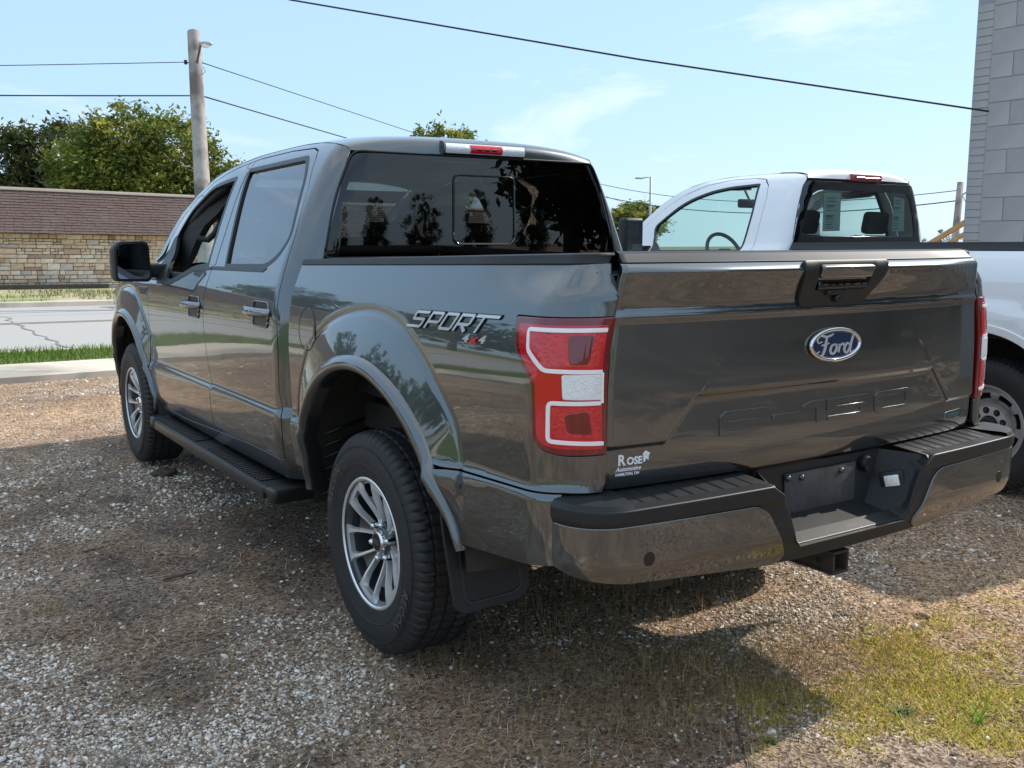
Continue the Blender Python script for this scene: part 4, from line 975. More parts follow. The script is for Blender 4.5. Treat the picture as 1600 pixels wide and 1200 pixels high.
# ---- wheels
def tyre(par, R0=.405, w=.275, rim=.232, m=RUB, nm='tyre'):
    n = 360; h = w / 2
    prof = [(-h * .78, rim), (-h * .93, rim + .012), (-h * 1.0, rim + .055), (-h * 1.03, rim + .085), (-h * .99, R0 - .055), (-h * .93, R0 - .030), (-h * .885, R0 - .016), (-h * .80, R0 - .006), (-h * .68, R0 - .002)]
    cen = []
    for a, b in ((-.60, 0), (-.57, 1), (-.53, 1), (-.50, 0), (-.24, 0), (-.21, 1), (-.17, 1), (-.14, 0), (.14, 0), (.17, 1), (.21, 1), (.24, 0), (.50, 0), (.53, 1), (.57, 1), (.60, 0)):
        cen.append((a * h, R0 - .001 - b * .009))
    P = prof + cen + [(-a, b) for a, b in prof[::-1]]
    P = np.array(P); k = len(P); th = np.linspace(0, 2 * PI, n, endpoint=False)
    A = np.tile(P[:, 0], (n, 1)); Rr = np.tile(P[:, 1], (n, 1))
    cyc = np.arange(n) % 5
    blk = (cyc < 1)
    for j in range(k):
        if R0 - .04 < P[j, 1] and abs(P[j, 0]) > h * .64: Rr[:, j] -= np.where(np.roll(blk, 2 if P[j, 0] > 0 else 0), .008 if abs(P[j, 0]) < h * .94 else .004, 0)
        elif P[j, 1] > R0 - .003: Rr[:, j] -= np.where((np.arange(n) + int(P[j, 0] * 60) * 2) % 6 < 1, .006, 0)
        elif P[j, 1] > R0 - .012: A[:, j] += .003 * np.sin(th * 60)
    V = np.stack([A, Rr * np.cos(th)[:, None], Rr * np.sin(th)[:, None]], -1).reshape(-1, 3); F = []
    for i in range(n):
        i2 = (i + 1) % n
        for j in range(k - 1): F.append((i * k + j, i * k + j + 1, i2 * k + j + 1, i2 * k + j)[::-1])
    o = mesh_from(nm, V, F, m, True, None, par); o.data.set_sharp_from_angle(angle=R_(38))
    return o
def curved_text(s, r, a0, size, par, x, m, step=None):
    """raised characters on the sidewall; the wheel's outer face looks to -x; a0 = angle of the centre, clockwise as seen from -x"""
    v, f = text2d(s, size, 0, .001, 2, 1.0, 1.15); al = a0 + v[:, 0] / r; rr = r + v[:, 1]
    # seen from -x: right = -y. angle measured clockwise from up
    V = np.stack([np.full(len(al), x), -np.sin(al) * rr, np.cos(al) * rr], -1)
    top = V.copy(); top[:, 0] -= .0022; n = len(V)
    return mesh_from('lettering', np.concatenate([top, V]), [q for q in f], m, False, None, par)
def make_wheel():
    w = empty('wheel', (0, 0, 0)); w.parent = T
    ty = tyre(w)
    for a in (121, 301): curved_text('RECON', .322, R_(a), .050, ty, -.1405, RUBL)
    mb = MB(); mb.lathe([(-.1372, .286), (-.1392, .288), (-.1392, .290), (-.1372, .292)], 90, 'x'); mb.lathe([(-.1395, .350), (-.1412, .352), (-.1395, .354)], 90, 'x'); mb.build('sidewall_line', RUB, ty, True)
    # rim barrel
    mb = MB(); mb.lathe([(-.112, .236), (-.122, .241), (-.126, .237), (-.122, .229), (-.108, .226), (-.10, .215), (-.03, .205), (.06, .20), (.11, .225), (.115, .235)], 80, 'x')
    rim = mb.build('rim', GALLOY, w, True); rim.data.set_sharp_from_angle(angle=R_(40))
    mb = MB(); mb.lathe([(-.1225, .2415), (-.1275, .2385), (-.1275, .2305), (-.1225, .2280)], 90, 'x'); mb.build('rim_lip', ALLOY, rim, True)
    mb = MB(); mb.lathe([(.02, .0), (.02, .06), (.03, .165), (.036, .165), (.036, 0)], 40, 'x'); dk = mb.build('brake_disc', STEELW if False else mat('brake_iron', (.10, .095, .09), .45, .8) if 'brake_iron' not in MAT else MAT['brake_iron'], w, angle=40)
    mb = MB(); mb.box((.015, -.12, .05), (.08, .10, .16), .02); mb.lathe([(.05, 0), (.05, .2)], 40, 'x'); mb.build('brake_caliper', UNDER, w, angle=40)
    # spokes: twelve machined arms flanking six openings that hold the lug nuts
    def P3(r, a, x): return (x, -math.sin(a) * r, math.cos(a) * r)
    def xs(r): return -.070 - .044 * float(sst(.05, .215, r))      # face depth: dished hub
    for k in range(6):
        ac = R_(15 + 60 * k)
        for sgn in (-1, 1):
            mb = MB(); rs = [.058, .085, .12, .16, .195, .214, .229]; an = [24, 21.5, 18.5, 16.5, 14.5, 13.5, 12.5]; wd_ = [.010, .0085, .0085, .0100, .0150, .026, .050]
            V = []; F = []
            for r, a_, w_ in zip(rs, an, wd_):
                a = ac + sgn * R_(a_); x = xs(r)
                da = w_ / r / 1.0
                i0, i1 = (a - sgn * da * .55, a + sgn * da * .45)
                V += [P3(r, i0, x), P3(r, i1, x), P3(r, i1 + sgn * .02, x + .016), P3(r, i0 - sgn * .02, x + .022)]
            for i in range(len(rs) - 1):
                for j in range(4): F.append((4*i + j, 4*i + (j + 1) % 4, 4*i + 4 + (j + 1) % 4, 4*i + 4 + j))
            F.append((0, 1, 2, 3)); F.append(tuple(4 * (len(rs) - 1) + j for j in range(4)))
            b = MB(); b.add(V, F, None); b.build('spoke', ALLOY, rim, angle=35)
        # painted pocket between neighbouring arms
        am = ac + R_(30); V = []; F = []; rs = [.05, .09, .13, .165, .172]; hw = [7, 9.0, 11.0, 12.5, 12.5]
        for r, a_ in zip(rs, hw):
            x = xs(r) + .013 + (.02 if r > .17 else 0)
            V += [P3(r, am - R_(a_), x), P3(r, am - R_(a_ * .5), x + .004), P3(r, am + R_(a_ * .5), x + .004), P3(r, am + R_(a_), x)]
        for i in range(len(rs) - 1):
            for j in range(3): F.append((4*i + j, 4*i + j + 1, 4*i + 5 + j, 4*i + 4 + j))
        b = MB(); b.add(V, F); b.build('pocket_panel', GALLOY, rim, angle=60)
        # block where the arm pair meets the rim
        V = []; F = []
        for i_ in range(9):
            q = -1 + i_ / 4; ro = .2295; ri_ = .2105 - .007 * (1 - q * q) + .012 * (abs(q) > .99)
            V += [P3(ro, ac + R_(14.5 * q), xs(ro)), P3(ri_, ac + R_(14 * q), xs(ri_)), P3(ri_ + .003, ac + R_(14 * q), xs(ri_) + .02)]
        for i_ in range(8):
            for j in range(2): F.append((3*i_ + j, 3*i_ + 3 + j, 3*i_ + 4 + j, 3*i_ + 1 + j))
        b = MB(); b.add(V, F); b.build('rim_bridge', ALLOY, rim, angle=35)
    mb = MB(); mb.lathe([(-.020, .072), (-.062, .066), (-.072, .058), (-.076, .052), (-.080, .040)], 48, 'x'); hub = mb.build('hub', GALLOY, rim, angle=35)
    mb = MB(); mb.lathe([(-.080, .041), (-.093, .040), (-.098, .036), (-.098, .031)], 40, 'x'); cp = mb.build('hub_cap', CHR, rim, angle=35)
    mb = MB(); mb.lathe([(-.097, .032), (-.0985, .0)], 32, 'x'); mb.build('cap_face', BLKS, cp, True)
    v2, f2 = stroke2d([([(r_ * math.cos(a), r_ * .42 * math.sin(a)) for a in np.linspace(0, 2*PI, 17)], [1] * 17) for r_ in (.024,)], .0012)
    mesh_from('cap_oval', np.stack([np.full(len(v2), -.0995), -v2[:, 0], v2[:, 1]], -1), f2, CHR, False, None, cp)
    v2 = [(0, 0)] + [(.0235 * math.cos(a), .0098 * math.sin(a)) for a in np.linspace(0, 2*PI, 24, endpoint=False)]
    mesh_from('cap_badge', [(-.0992, -a, b) for a, b in v2], [(0, i + 1, (i + 1) % 24 + 1) for i in range(24)], BLUE, False, None, cp)
    for k in range(6):
        a = R_(15 + 60 * k); c = P3(.0675, a, 0)
        mb = MB(); mb.lathe([(-.060, .014), (-.085, .0115), (-.090, .0105), (-.0965, .006), (-.0975, 0)], 6, 'x', Matrix.Translation(c)); mb.build('lug_nut', CHR, rim, angle=50)
    return w
wl = make_wheel(); wl.location = (-.862, AXR, HZ)
w2 = copy_tree(wl, T); w2.location = (-.862, AXF, HZ); w2.rotation_euler = (R_(24), 0, 0)
w3 = copy_tree(wl, T); w3.location = (.862, AXR, HZ); w3.rotation_euler = (R_(40), 0, PI)
w4 = copy_tree(wl, T); w4.location = (.862, AXF, HZ); w4.rotation_euler = (R_(10), 0, PI)
# ================================================================== the white regular cab pickup beside it
XC = 3.95
WW0 = pchip([.40,.55,.70,.95,1.10,1.25,1.38,1.45,1.50,1.60,1.70,1.80,1.88,1.92,1.95,1.98,2.0],
            [.93,.965,.985,.995,.998,.985,.945,.885,.862,.825,.787,.745,.705,.675,.635,.56,.48])
WAX, WAXF, WHZ = 1.35, 4.75, .395
def WWd(t, z):
    t = np.asarray(t, float); z = np.asarray(z, float); w = WW0(z)
    w = w - .10 * sst(1.30, 1.5, z) * sst(4.1, 5.2, t) - .12 * np.clip((t - 4.9) / .9, 0, 1) ** 2
    for ax in (WAX, WAXF):
        r = np.hypot((t - ax), (z - WHZ)); w = w + .028 * sst(.78, .66, r) * sst(.55, .7, z)
    return w
def wmap(yb, r, crown=0):
    def Mo(t, z, off=0.0):
        t = np.asarray(t, float); z = np.asarray(z, float); w = WWd(t, z) + off; a = (yb + r - t) / r; ac = np.clip(a, 0, PI / 2); Rr = r + off; rest = np.clip(a - PI / 2, 0, None) * r
        x = w - Rr + Rr * np.cos(ac) - rest; y = np.where(a > 0, yb + r - Rr * np.sin(ac), t)
        return np.stack([-x, y, z + 0 * x], -1)
    return Mo
WB_, WC_ = wmap(.34, .14), wmap(2.96, .12)
wt = empty('white_pickup_truck', (XC, 0, 0)); wt.name = 'pickup_truck'
tag(wt, 'white regular cab pickup truck on silver steel wheels, parked behind the dark grey truck', 'pickup truck')
def warc(ax, a0, a1, r, n=40): return [(ax - r * math.cos(R_(a)), WHZ + r * math.sin(R_(a)) * (1.02)) for a in np.linspace(a0, a1, n)]
for s in (-1, 1):
    o = (s, 0, 0); Mo, Mc = sided(s, WB_), sided(s, WC_); TEw = .34 + .14 - PI / 2 * .14
    bedw = [(TEw, .62), (.70, .60)] + warc(WAX, 18, 162, .575) + [(2.1, .56), (2.86, .55), (2.87, 1.425), (TEw, 1.435)]
    bw = panel('bed_side', bedw, WPAINT, wt, Mo, o, step=.05, gap=.002)
    panel('rail_cap', [(TEw, 1.437), (2.86, 1.427), (2.86, 1.468), (TEw, 1.478)], BLK, wt, lambda t, z, off=0., Mo=Mo: Mo(t, z, off) + np.array([s * .008, 0, 0]), o, step=.05, th=.06, rnd=.006)
    lipp = [(WAX - r * math.cos(R_(a)), WHZ + r * math.sin(R_(a)) * 1.02) for r, aa in ((.562, np.linspace(10, 170, 40)), (.598, np.linspace(170, 10, 40))) for a in aa]
    panel('arch_lip', lipp, WPAINT, wt, lambda t, z, off=0., Mo=Mo: Mo(t, z, off + .010), o, step=.03, th=.04, rnd=.006)
    for ax in (WAX, WAXF):
        V = []; F = []; th = np.linspace(R_(5), R_(175), 30)
        for t in th:
            for x, rr in ((-.01, .575), (-.10, .60), (-.40, .60)): V.append((s * (.985 + x), ax - math.cos(t) * rr, WHZ + math.sin(t) * rr))
        for i in range(29):
            for j in range(2): F.append((i*3+j, i*3+3+j, i*3+4+j, i*3+1+j))
        c_ = len(V); V.append((s * .58, ax, .45)); F += [(i*3+2, i*3+5, c_) for i in range(29)]
        mesh_from('wheel_well', V, F, UNDER, True, None, wt)
    # cab side
    swin = rp([(3.32, 1.405), (4.31, 1.395), (4.40, 1.60), (4.10, 1.800), (3.84, 1.877), (3.63, 1.902), (3.352, 1.912), (3.322, 1.70)], [.03, .05, .05, .12, .1, .06, .02, .06])
    dseam = [(3.20, .56), (3.20, 1.25), (3.215, 1.44), (3.235, 1.80), (3.265, 1.895), (3.33, 1.945), (3.45, 1.960), (3.70, 1.960), (3.92, 1.927), (4.12, 1.862), (4.33, 1.752), (4.55, 1.60), (4.66, 1.44)]
    topw = [(4.73, 1.44), (4.62, 1.625), (4.385, 1.792), (4.165, 1.900), (3.94, 1.965), (3.70, 1.992), (3.45, 1.994), (3.15, 1.984), (3.00, 1.962), (2.968, 1.938)]
    cabw = [(2.90, .47), (4.60, .47), (4.60, .55), (3.20, .55)] + dseam[1:] + topw + [(2.93, 1.70), (2.900, 1.50), (2.900, 1.30)]
    panel('cab_side_panel', cabw, WPAINT, wt, Mc, o, step=.045, gap=.002)
    doorw = [(3.204, .555), (4.595, .555), (4.60, 1.25), (4.655, 1.44), (4.546, 1.596), (4.327, 1.747), (4.118, 1.857), (3.918, 1.922), (3.70, 1.955), (3.45, 1.955), (3.332, 1.940), (3.269, 1.892), (3.239, 1.80), (3.219, 1.44), (3.204, 1.25)]
    wd_ = panel('door', doorw, WPAINT, wt, Mc, o, holes=[swin], step=.045, gap=.003)
    tr = rp([(3.335, 1.418), (4.295, 1.408), (4.380, 1.598), (4.088, 1.786), (3.835, 1.862), (3.63, 1.887), (3.367, 1.897), (3.337, 1.70)], [.03, .05, .05, .12, .1, .06, .02, .06])
    panel('window_trim', swin, BLKS, wd_, lambda t, z, off=0., Mc=Mc: Mc(t, z, off + .001), o, holes=[tr], step=.05, th=.02)
    panel('door_glass', swin, GC, wd_, lambda t, z, off=0., Mc=Mc: Mc(t, z, off - .012), o, step=.08, flange=False)
    panel('sail', [(4.18, 1.40), (4.31, 1.395), (4.36, 1.50)], BLKS, wd_, lambda t, z, off=0., Mc=Mc: Mc(t, z, off + .003), o, step=.04)
    mb = MB(); mb.tube([tuple(Mc(3.28, 1.16, .03)), tuple(Mc(3.34, 1.165, .045)), tuple(Mc(3.48, 1.165, .045)), tuple(Mc(3.56, 1.16, .03))], .012, 8); mb.build('door_handle', BLKS, wd_, True)
    fenw = [(4.75, .56)] + warc(WAXF, 150, 20, .575)[::-1][::-1] + [(5.9, .62), (5.92, 1.10), (5.6, 1.20), (5.1, 1.27), (4.90, 1.30), (4.745, 1.25)]
    fenw = [(4.605, .95)] + [p for p in warc(WAXF, 80, 165, .575)] + [(5.62, .62), (5.72, 1.10), (5.45, 1.22), (5.1, 1.28), (4.80, 1.31), (4.605, 1.25)]
    panel('front_fender', fenw, WPAINT, wt, Mc, o, step=.06, gap=.002)
    # black folding mirror
    mb = MB(); mb.box((s * 1.10, 4.36, 1.52), (.20, .10, .30), .03, seg=3); mb.box((s * .95, 4.38, 1.42), (.16, .06, .05), .015); wm = mb.build('door_mirror', BLK, wt, angle=50)
    mb = MB(); mb.box((s * 1.10, 4.307, 1.52), (.16, .004, .25), 0); mb.build('mirror_glass', MAT['mirror_surface'], wm)
# roof
tb2 = np.array(topw[::-1]); k2 = np.r_[0, np.cumsum(np.hypot(*np.diff(tb2, axis=0).T))]; k2 /= k2[-1]
Bt2, Bz2 = pchip(k2, tb2[:, 0]), pchip(k2, tb2[:, 1])
def wroof(u, s):
    k = u * .60; t = Bt2(k); z = Bz2(k); B = WC_(t, z); xs_ = -B[..., 0]; a = np.abs(s)
    up = pchip([0, .02, .05, .1, .2, .6, 1], [.0, .022, .032, .038, .040, .04, .04])(u); yc = pchip([0, .03, .08, .2, 1], [2.945, 2.955, 3.0, 3.15, 4.05])(u)
    return np.stack([s * xs_, B[..., 1] + (yc - B[..., 1]) * np.sin(np.clip(1 - a, 0, 1) * PI / 2) ** .8, z + up * (1 - a ** 4.5)], -1)
uu, sss = np.meshgrid(np.r_[0, .01, .02, .035, .05, .075, np.linspace(.1, 1, 24)], ss, indexing='ij'); V = wroof(uu, sss).reshape(-1, 3); n = len(ss)
F = [(i * n + j, (i + 1) * n + j, (i + 1) * n + j + 1, i * n + j + 1)[::-1] for i in range(29) for j in range(n - 1)]
wr = mesh_from('roof', V, F, WPAINT, True, None, wt)
for s in (-1, 1):
    P = wroof(np.linspace(0, .3, 20), np.full(20, s * 1.0)); P[:, 2] += .001; mb = MB(); mb.tube([Vector(p) for p in P], .004, 6); mb.build('roof_seam', BLKS, wr, True)
WR = rear_map(2.96, .12, WW0, .015)
wfr = rp([(-.768, 1.455), (.768, 1.455), (.722, 1.70), (.648, 1.915), (-.648, 1.915), (-.722, 1.70)], [.05, .05, .1, .05, .05, .1])
wg = panel('rear_glass', wfr, GC, wt, lambda q, z, off=0.: WR(q, z, off - .004), (0, -1, 0), step=.08, flange=False)
panel('glass_border', wfr, GBLK, wg, lambda q, z, off=0.: WR(q, z, off - .002), (0, -1, 0), holes=[rp([(-.685, 1.515), (.685, 1.515), (.635, 1.70), (.565, 1.855), (-.565, 1.855), (-.635, 1.70)], [.05, .05, .1, .07, .07, .1])], step=.05, th=.01)
for cx in (-.345, .47):         # window stickers, two pale printed sheets
    st = panel('window_sticker', rp([(cx - .095, 1.555), (cx + .095, 1.560), (cx + .090, 1.835), (cx - .095, 1.835)] if cx < 0 else [(cx - .08, 1.56), (cx + .07, 1.56), (cx + .055, 1.81), (cx - .08, 1.82)], .004), mat('sticker_paper', (.46, .52, .50), .7) if 'sticker_paper' not in MAT else MAT['sticker_paper'], wg, lambda q, z, off=0.: WR(q, z, off - .010), (0, -1, 0), step=.05, th=.001)
    rr_ = random.Random(3); mb = MB()
    for k in range(26):
        z = 1.575 + k * .0094; w_ = (.14 if cx < 0 else .10) * rr_.uniform(.35, 1); x0 = cx - .07
        if rr_.random() < .8: p = WR(x0 + w_ / 2, z, -.0085); mb.box(tuple(p), (w_, .0008, .0042 if rr_.random() < .8 else .008))
    tag(mb.build('printed_line', mat('print_grey', (.16, .20, .19), .7) if 'print_grey' not in MAT else MAT['print_grey'], st), kind='stuff')
panel('cab_back_wall', [(-.94, .52), (.94, .52), (.93, 1.30), (.75, 1.452), (-.75, 1.452), (-.93, 1.30)], WPAINT, wt, lambda q, z, off=0.: np.stack([q, 0 * q + 2.95, z], -1), (0, -1, 0), step=.2)
# red high stop lamp with clear cells
def wlamp(x0, x1, z0, z1, m, nm, par, dy):
    mb = MB(); V = []; F = []
    for i in range(9):
        x = x0 + (x1 - x0) * i / 8
        for yy, zz in ((.05, z0), (-.004 - dy, z0), (-.014 - dy, (z0 + z1) / 2), (-.004 - dy, z1 - .006), (.03, z1), (.07, z1)): V.append((x, 2.94 + yy, zz))
    for i in range(8):
        for k in range(5): F.append((i*6+k, i*6+6+k, i*6+7+k, i*6+1+k))
    F += [tuple(range(6)), tuple(48 + k for k in range(6))]; mb.add(V, F); return mb.build(nm, m, par, True, angle=50)
wl_ = wlamp(-.165, .165, 1.925, 1.982, mat('dark_red_lamp', (.30, .01, .02), .12, 0, 1), 'high_stop_lamp', wt, .012)
for x0, x1 in ((-.135, -.05), (.05, .135)): wlamp(x0, x1, 1.937, 1.972, mat('pink_lens', (.78, .30, .32), .15, 0, 1) if 'pink_lens' not in MAT else MAT['pink_lens'], 'lamp_cell', wl_, .014)
wlamp(-.045, .045, 1.937, 1.972, LENSD, 'lamp_cell', wl_, .014)
def wws(u, v):
    s = v * 2 - 1; k = .60 + .40 * u; e = WC_(Bt2(k), Bz2(k)); a = np.abs(s); yc = 4.05 + 1.05 * u ** .9
    return np.stack([-s * e[..., 0], e[..., 1] + (yc - e[..., 1]) * (1 - a ** 2.6), e[..., 2] + (.04 - .17 * u) * (1 - a ** 4)], -1)
grid_sheet('windscreen', GC, wt, wws, 12, 16)
def whood(u, v):
    t = 4.76 + .94 * u; s = v * 2 - 1; e = WC_(t, 1.30 - .19 * u ** 1.5); return np.stack([-s * e[..., 0], e[..., 1] + .2 * (1 - s * s) * (1 - u) + .12 * (1 - s*s), e[..., 2] + .08 * (1 - np.abs(s) ** 4) * (1 - .6 * u)], -1)
grid_sheet('hood', WPAINT, wt, whood, 14, 20)
mb = MB(); mb.box((0, 5.76, .86), (1.78, .24, .56), .08, seg=3); mb.build('front_fascia', WPAINT, wt, angle=50)
mb = MB(); mb.box((0, 5.89, .92), (1.2, .04, .36), .03); mb.build('grille', BLK, wt, angle=50)
mb = MB(); mb.box((0, 5.90, .55), (1.9, .20, .20), .06, seg=3); mb.build('front_bumper', CHR, wt, angle=50)
mb = MB(); mb.box((0, .36, 1.02), (1.5, .05, .80), .02); mb.build('tailgate', WPAINT, wt, angle=50)
mb = MB(); mb.box((0, .25, .62), (1.95, .16, .17), .04, seg=3); mb.build('rear_bumper', CHR, wt, angle=50)
for s in (-1, 1): mb = MB(); mb.box((s * .86, .365, 1.06), (.17, .07, .50), .03); mb.build('tail_lamp', LENS, wt, angle=50)
mb = MB(); mb.box((0, 1.62, .92), (1.6, 2.5, .04)); 
for s in (-1, 1): mb.box((s * .86, 1.62, 1.17), (.04, 2.45, .50)); mb.box((s * .70, WAX, 1.0), (.28, 1.0, .2), .04)
mb.box((0, 2.87, 1.17), (1.7, .03, .5)); mb.build('bed_liner', BLK, wt, angle=40)
mb = MB()
for s in (-1, 1): mb.box((s * .5, 3.0, .55), (.09, 5.2, .14), .02)
mb.box((0, 4.0, .54), (1.75, 2.1, .05)); mb.tube([(-.8, WAX, WHZ), (.8, WAX, WHZ)], .05, 12); mb.build('chassis', UNDER, wt, angle=40)
mb = MB(); mb.box((0, 3.16, .92), (1.45, .20, .75), .05); mb.box((0, 3.45, .80), (1.45, .50, .16), .05); sb_ = mb.build('bench_seat', SEATM, wt, angle=50)
for cx in (-.42, .42):
    Mx = Matrix.Translation((cx, 3.20, 1.30)) @ Matrix.Rotation(R_(10), 4, 'X'); mb = MB(); mb.box((0, 0, .08), (.46, .12, .30), .05, Mx, seg=3); mb.box((0, 0, .33), (.26, .09, .18), .045, Mx, seg=3); mb.build('headrest', SEATM, sb_, angle=50)
mb = MB(); mb.box((0, 4.42, 1.22), (1.60, .50, .30), .08, seg=3); mb.build('dashboard', mat('grey_dash', (.07, .075, .08), .6), wt, angle=50)
mb = MB(); Mx = Matrix.Translation((-.40, 3.98, 1.37)) @ Matrix.Rotation(R_(64), 4, 'X'); mb.tube([Mx @ Vector((.19 * math.cos(a), .19 * math.sin(a), 0)) for a in np.linspace(0, 2 * PI, 33)], .016, 8, cap=False); mb.box((0, 0, 0), (.34, .05, .02), .008, Mx); mb.box((0, -.02, 0), (.14, .14, .05), .02, Mx); mb.build('steering_wheel', MAT['grey_dash'], wt, angle=50)
mb = MB(); mb.box((0, 4.10, 1.80), (.27, .03, .075), .016); mb.tube([(0, 4.10, 1.83), (0, 4.16, 1.92)], .01, 6); mb.build('rear_view_mirror', DARK, wt, angle=50)
mb = MB(); mb.box((-.36, 4.05, 1.915), (.50, .15, .02), .008, Matrix.Identity(4)); mb.build('sun_visor', MAT['headliner'], wt, angle=50)
mb = MB(); mb.box((0, 3.55, 1.945), (1.05, 1.0, .015)); mb.build('headliner', MAT['headliner'], wt)
for s in (-1, 1): mb = MB(); mb.box((s * .87, 3.95, 1.0), (.06, 1.3, .76), .02); mb.build('door_card', MAT['grey_dash'], wt, angle=50)
# steel wheels
def steel_wheel():
    w = empty('wheel'); w.parent = wt
    t_ = tyre(w, R0=.402, w=.265, rim=.238)
    mb = MB(); mb.lathe([(-.110, .224), (-.120, .231), (-.124, .228), (-.122, .218), (-.108, .213), (-.075, .205), (-.03, .200), (.11, .215)], 80, 'x'); rim = mb.build('rim', STEELW, w, True, angle=40); rim.scale = (1, 1.07, 1.07)
    # disc with eight long holes: built as a polar sheet
    def DM(a, r, off=0.): 
        x = pchip([0, .05, .062, .075, .105, .118, .132, .165, .200], [-.075, -.075, -.072, -.068, -.066, -.050, -.052, -.070, -.062])(r) 
        return np.stack([x - off, -np.sin(a) * r, np.cos(a) * r], -1)
    for k in range(8):
        a0 = R_(45 * k + 8); a1 = a0 + R_(45)
        am = (a0 + a1) / 2
        V, N, F = panel_mesh('d', [(a0, .104), (a1, .104), (a1, .2005), (a0, .2005)], None, lambda u, v, off=0.: DM(u, v, off), (-1, 0, 0), holes=[rp([(am - .27, .140), (am + .27, .140), (am + .25, .184), (am - .25, .184)], .035)], step=.03, th=.012, rnd=.003)
        mesh_from('disc_sector', V, F, STEELW, True, N, rim)
    mb = MB(); mb.lathe([(-.060, .106), (-.0665, .104), (-.0665, .052), (-.060, .050), (-.04, .050)], 60, 'x'); hp = mb.build('hub_plate', mat('bright_steel', (.66, .67, .69), .30, .6), rim, True, angle=30)
    for k in range(8):
        a = R_(45 * k + 30); c = (0, -math.sin(a) * .0825, math.cos(a) * .0825)
        mb = MB(); mb.lathe([(-.0672, .0195), (-.068, .0175), (-.060, .017)], 20, 'x', Matrix.Translation(c)); mb.lathe([(-.0675, .0), (-.0675, .0172)], 20, 'x', Matrix.Translation(c)); mb.build('lug_hole', BLKS, hp)
        mb = MB(); mb.lathe([(-.060, .009), (-.078, .009), (-.080, 0)], 6, 'x', Matrix.Translation(c)); mb.build('lug_nut', GALLOY, hp, angle=30)
    mb = MB(); mb.lathe([(-.066, .046), (-.098, .042), (-.102, .036), (-.102, .030), (-.09, .026), (-.09, 0)], 30, 'x'); mb.build('hub_end', UNDER, rim, angle=30)
    mb = MB(); mb.lathe([(.0, .0), (.0, .18), (.03, .2), (.05, .2), (.05, 0)], 40, 'x'); mb.build('brake_drum', UNDER, rim, angle=30)
    return w
sw = steel_wheel(); sw.location = (-.775, WAX, WHZ)
for (x, y, rz) in ((-.80, WAXF, 0), (.775, WAX, PI), (.80, WAXF, PI)):
    q = copy_tree(sw, wt); q.location = (x, y, WHZ); q.rotation_euler = (R_(17), 0, rz)
# ================================================================== street, buildings, poles, trees
_a = R_(85.6); UV = np.array([math.sin(_a), math.cos(_a)]); NV = np.array([-UV[1], UV[0]]); C0 = np.array(CAM[:2])
def Tz(n, u):
    n = np.asarray(n, float); t = sst(9, 13, n)
    return t * (-.0125 * (np.minimum(n, 90) - 10) - .014 * np.clip(np.asarray(u, float) - 6, -40, 40))
def fr(u, n, dz=0.0):
    u = np.asarray(u, float); n = np.asarray(n, float)
    return np.stack([C0[0] + UV[0] * u + NV[0] * n, C0[1] + UV[1] * u + NV[1] * n, Tz(n, u) + dz], -1)
from mathutils import Euler
cm = Matrix.LocRotScale(Vector(CAM), Euler((R_(90 - 8.348), 0, R_(-33.455))), None)
_F = cm.to_3x3() @ Vector((0, 0, -1)); _R = cm.to_3x3() @ Vector((1, 0, 0)); _U = cm.to_3x3() @ Vector((0, 1, 0))
def place(px, py, d):      # measured position in the street of something seen at a pixel of the photograph, d metres away
    return Vector(CAM) + (_F + _R * ((px - 800) / 1517.7) - _U * ((py - 600) / 1517.7)) * d
def noise_mat(name, c1, c2, scale, rough=.9, c3=None, scale3=.3, bump=None, amt=.25):
    m = mat(name, c1, rough, noise=(scale, amt, c2), bump=bump)
    if c3:
        n, l = nodes(m); b = n['Principled BSDF']; src = b.inputs['Base Color'].links[0].from_socket
        t = n.new('ShaderNodeTexCoord'); a = n.new('ShaderNodeTexNoise'); a.inputs['Scale'].default_value = scale3; a.inputs['Detail'].default_value = 6
        r = n.new('ShaderNodeMapRange'); r.inputs['From Min'].default_value = .45; r.inputs['From Max'].default_value = .62
        x = n.new('ShaderNodeMixRGB'); x.inputs['Color2'].default_value = (*c3, 1)
        l.new(t.outputs['Object'], a.inputs['Vector']); l.new(a.outputs['Fac'], r.inputs[0]); l.new(r.outputs[0], x.inputs['Fac']); l.new(src, x.inputs['Color1']); l.new(x.outputs[0], b.inputs['Base Color'])
    return m
ASPH = noise_mat('asphalt', (.34, .33, .315), (.43, .42, .40), 30, .9, (.38, .37, .35), .12, (200, .4, .004))
CONC = noise_mat('pavement_concrete', (.58, .50, .41), (.68, .60, .50), 5, .9, (.34, .31, .26), .7, (150, .3, .002))
VERGE = noise_mat('verge_grass', (.34, .31, .16), (.52, .44, .30), 2.2, 1, (.20, .26, .07), .5)
GRSB = noise_mat('turf', (.07, .13, .018), (.11, .19, .03), 7, 1, (.13, .14, .04), .8)
PNTW = noise_mat('road_paint_white', (.48, .48, .46), (.30, .30, .29), 6, .8)
PNTY = noise_mat('road_paint_yellow', (.33, .28, .15), (.25, .23, .18), 4, .8)
def strip(name, n0, n1, dz, m, u0=-120, u1=120, nu=80, nn=3, kind='structure', top=None):
    us_ = np.sinh(np.linspace(-1, 1, nu) * 3) / math.sinh(3); us_ = np.where(us_ < 0, -us_ * u0, us_ * u1); ns_ = np.linspace(n0, n1, nn)
    A, B = np.meshgrid(us_, ns_, indexing='ij'); V = fr(A, B, dz).reshape(-1, 3)
    F = [(i * nn + j, (i + 1) * nn + j, (i + 1) * nn + j + 1, i * nn + j + 1) for i in range(nu - 1) for j in range(nn - 1)]
    o = mesh_from(name, V, F, m, True, None, None); 
    if kind: tag(o, kind=kind)
    return o
strip('road', 14.45, 28.0, -.012, ASPH, nn=12)
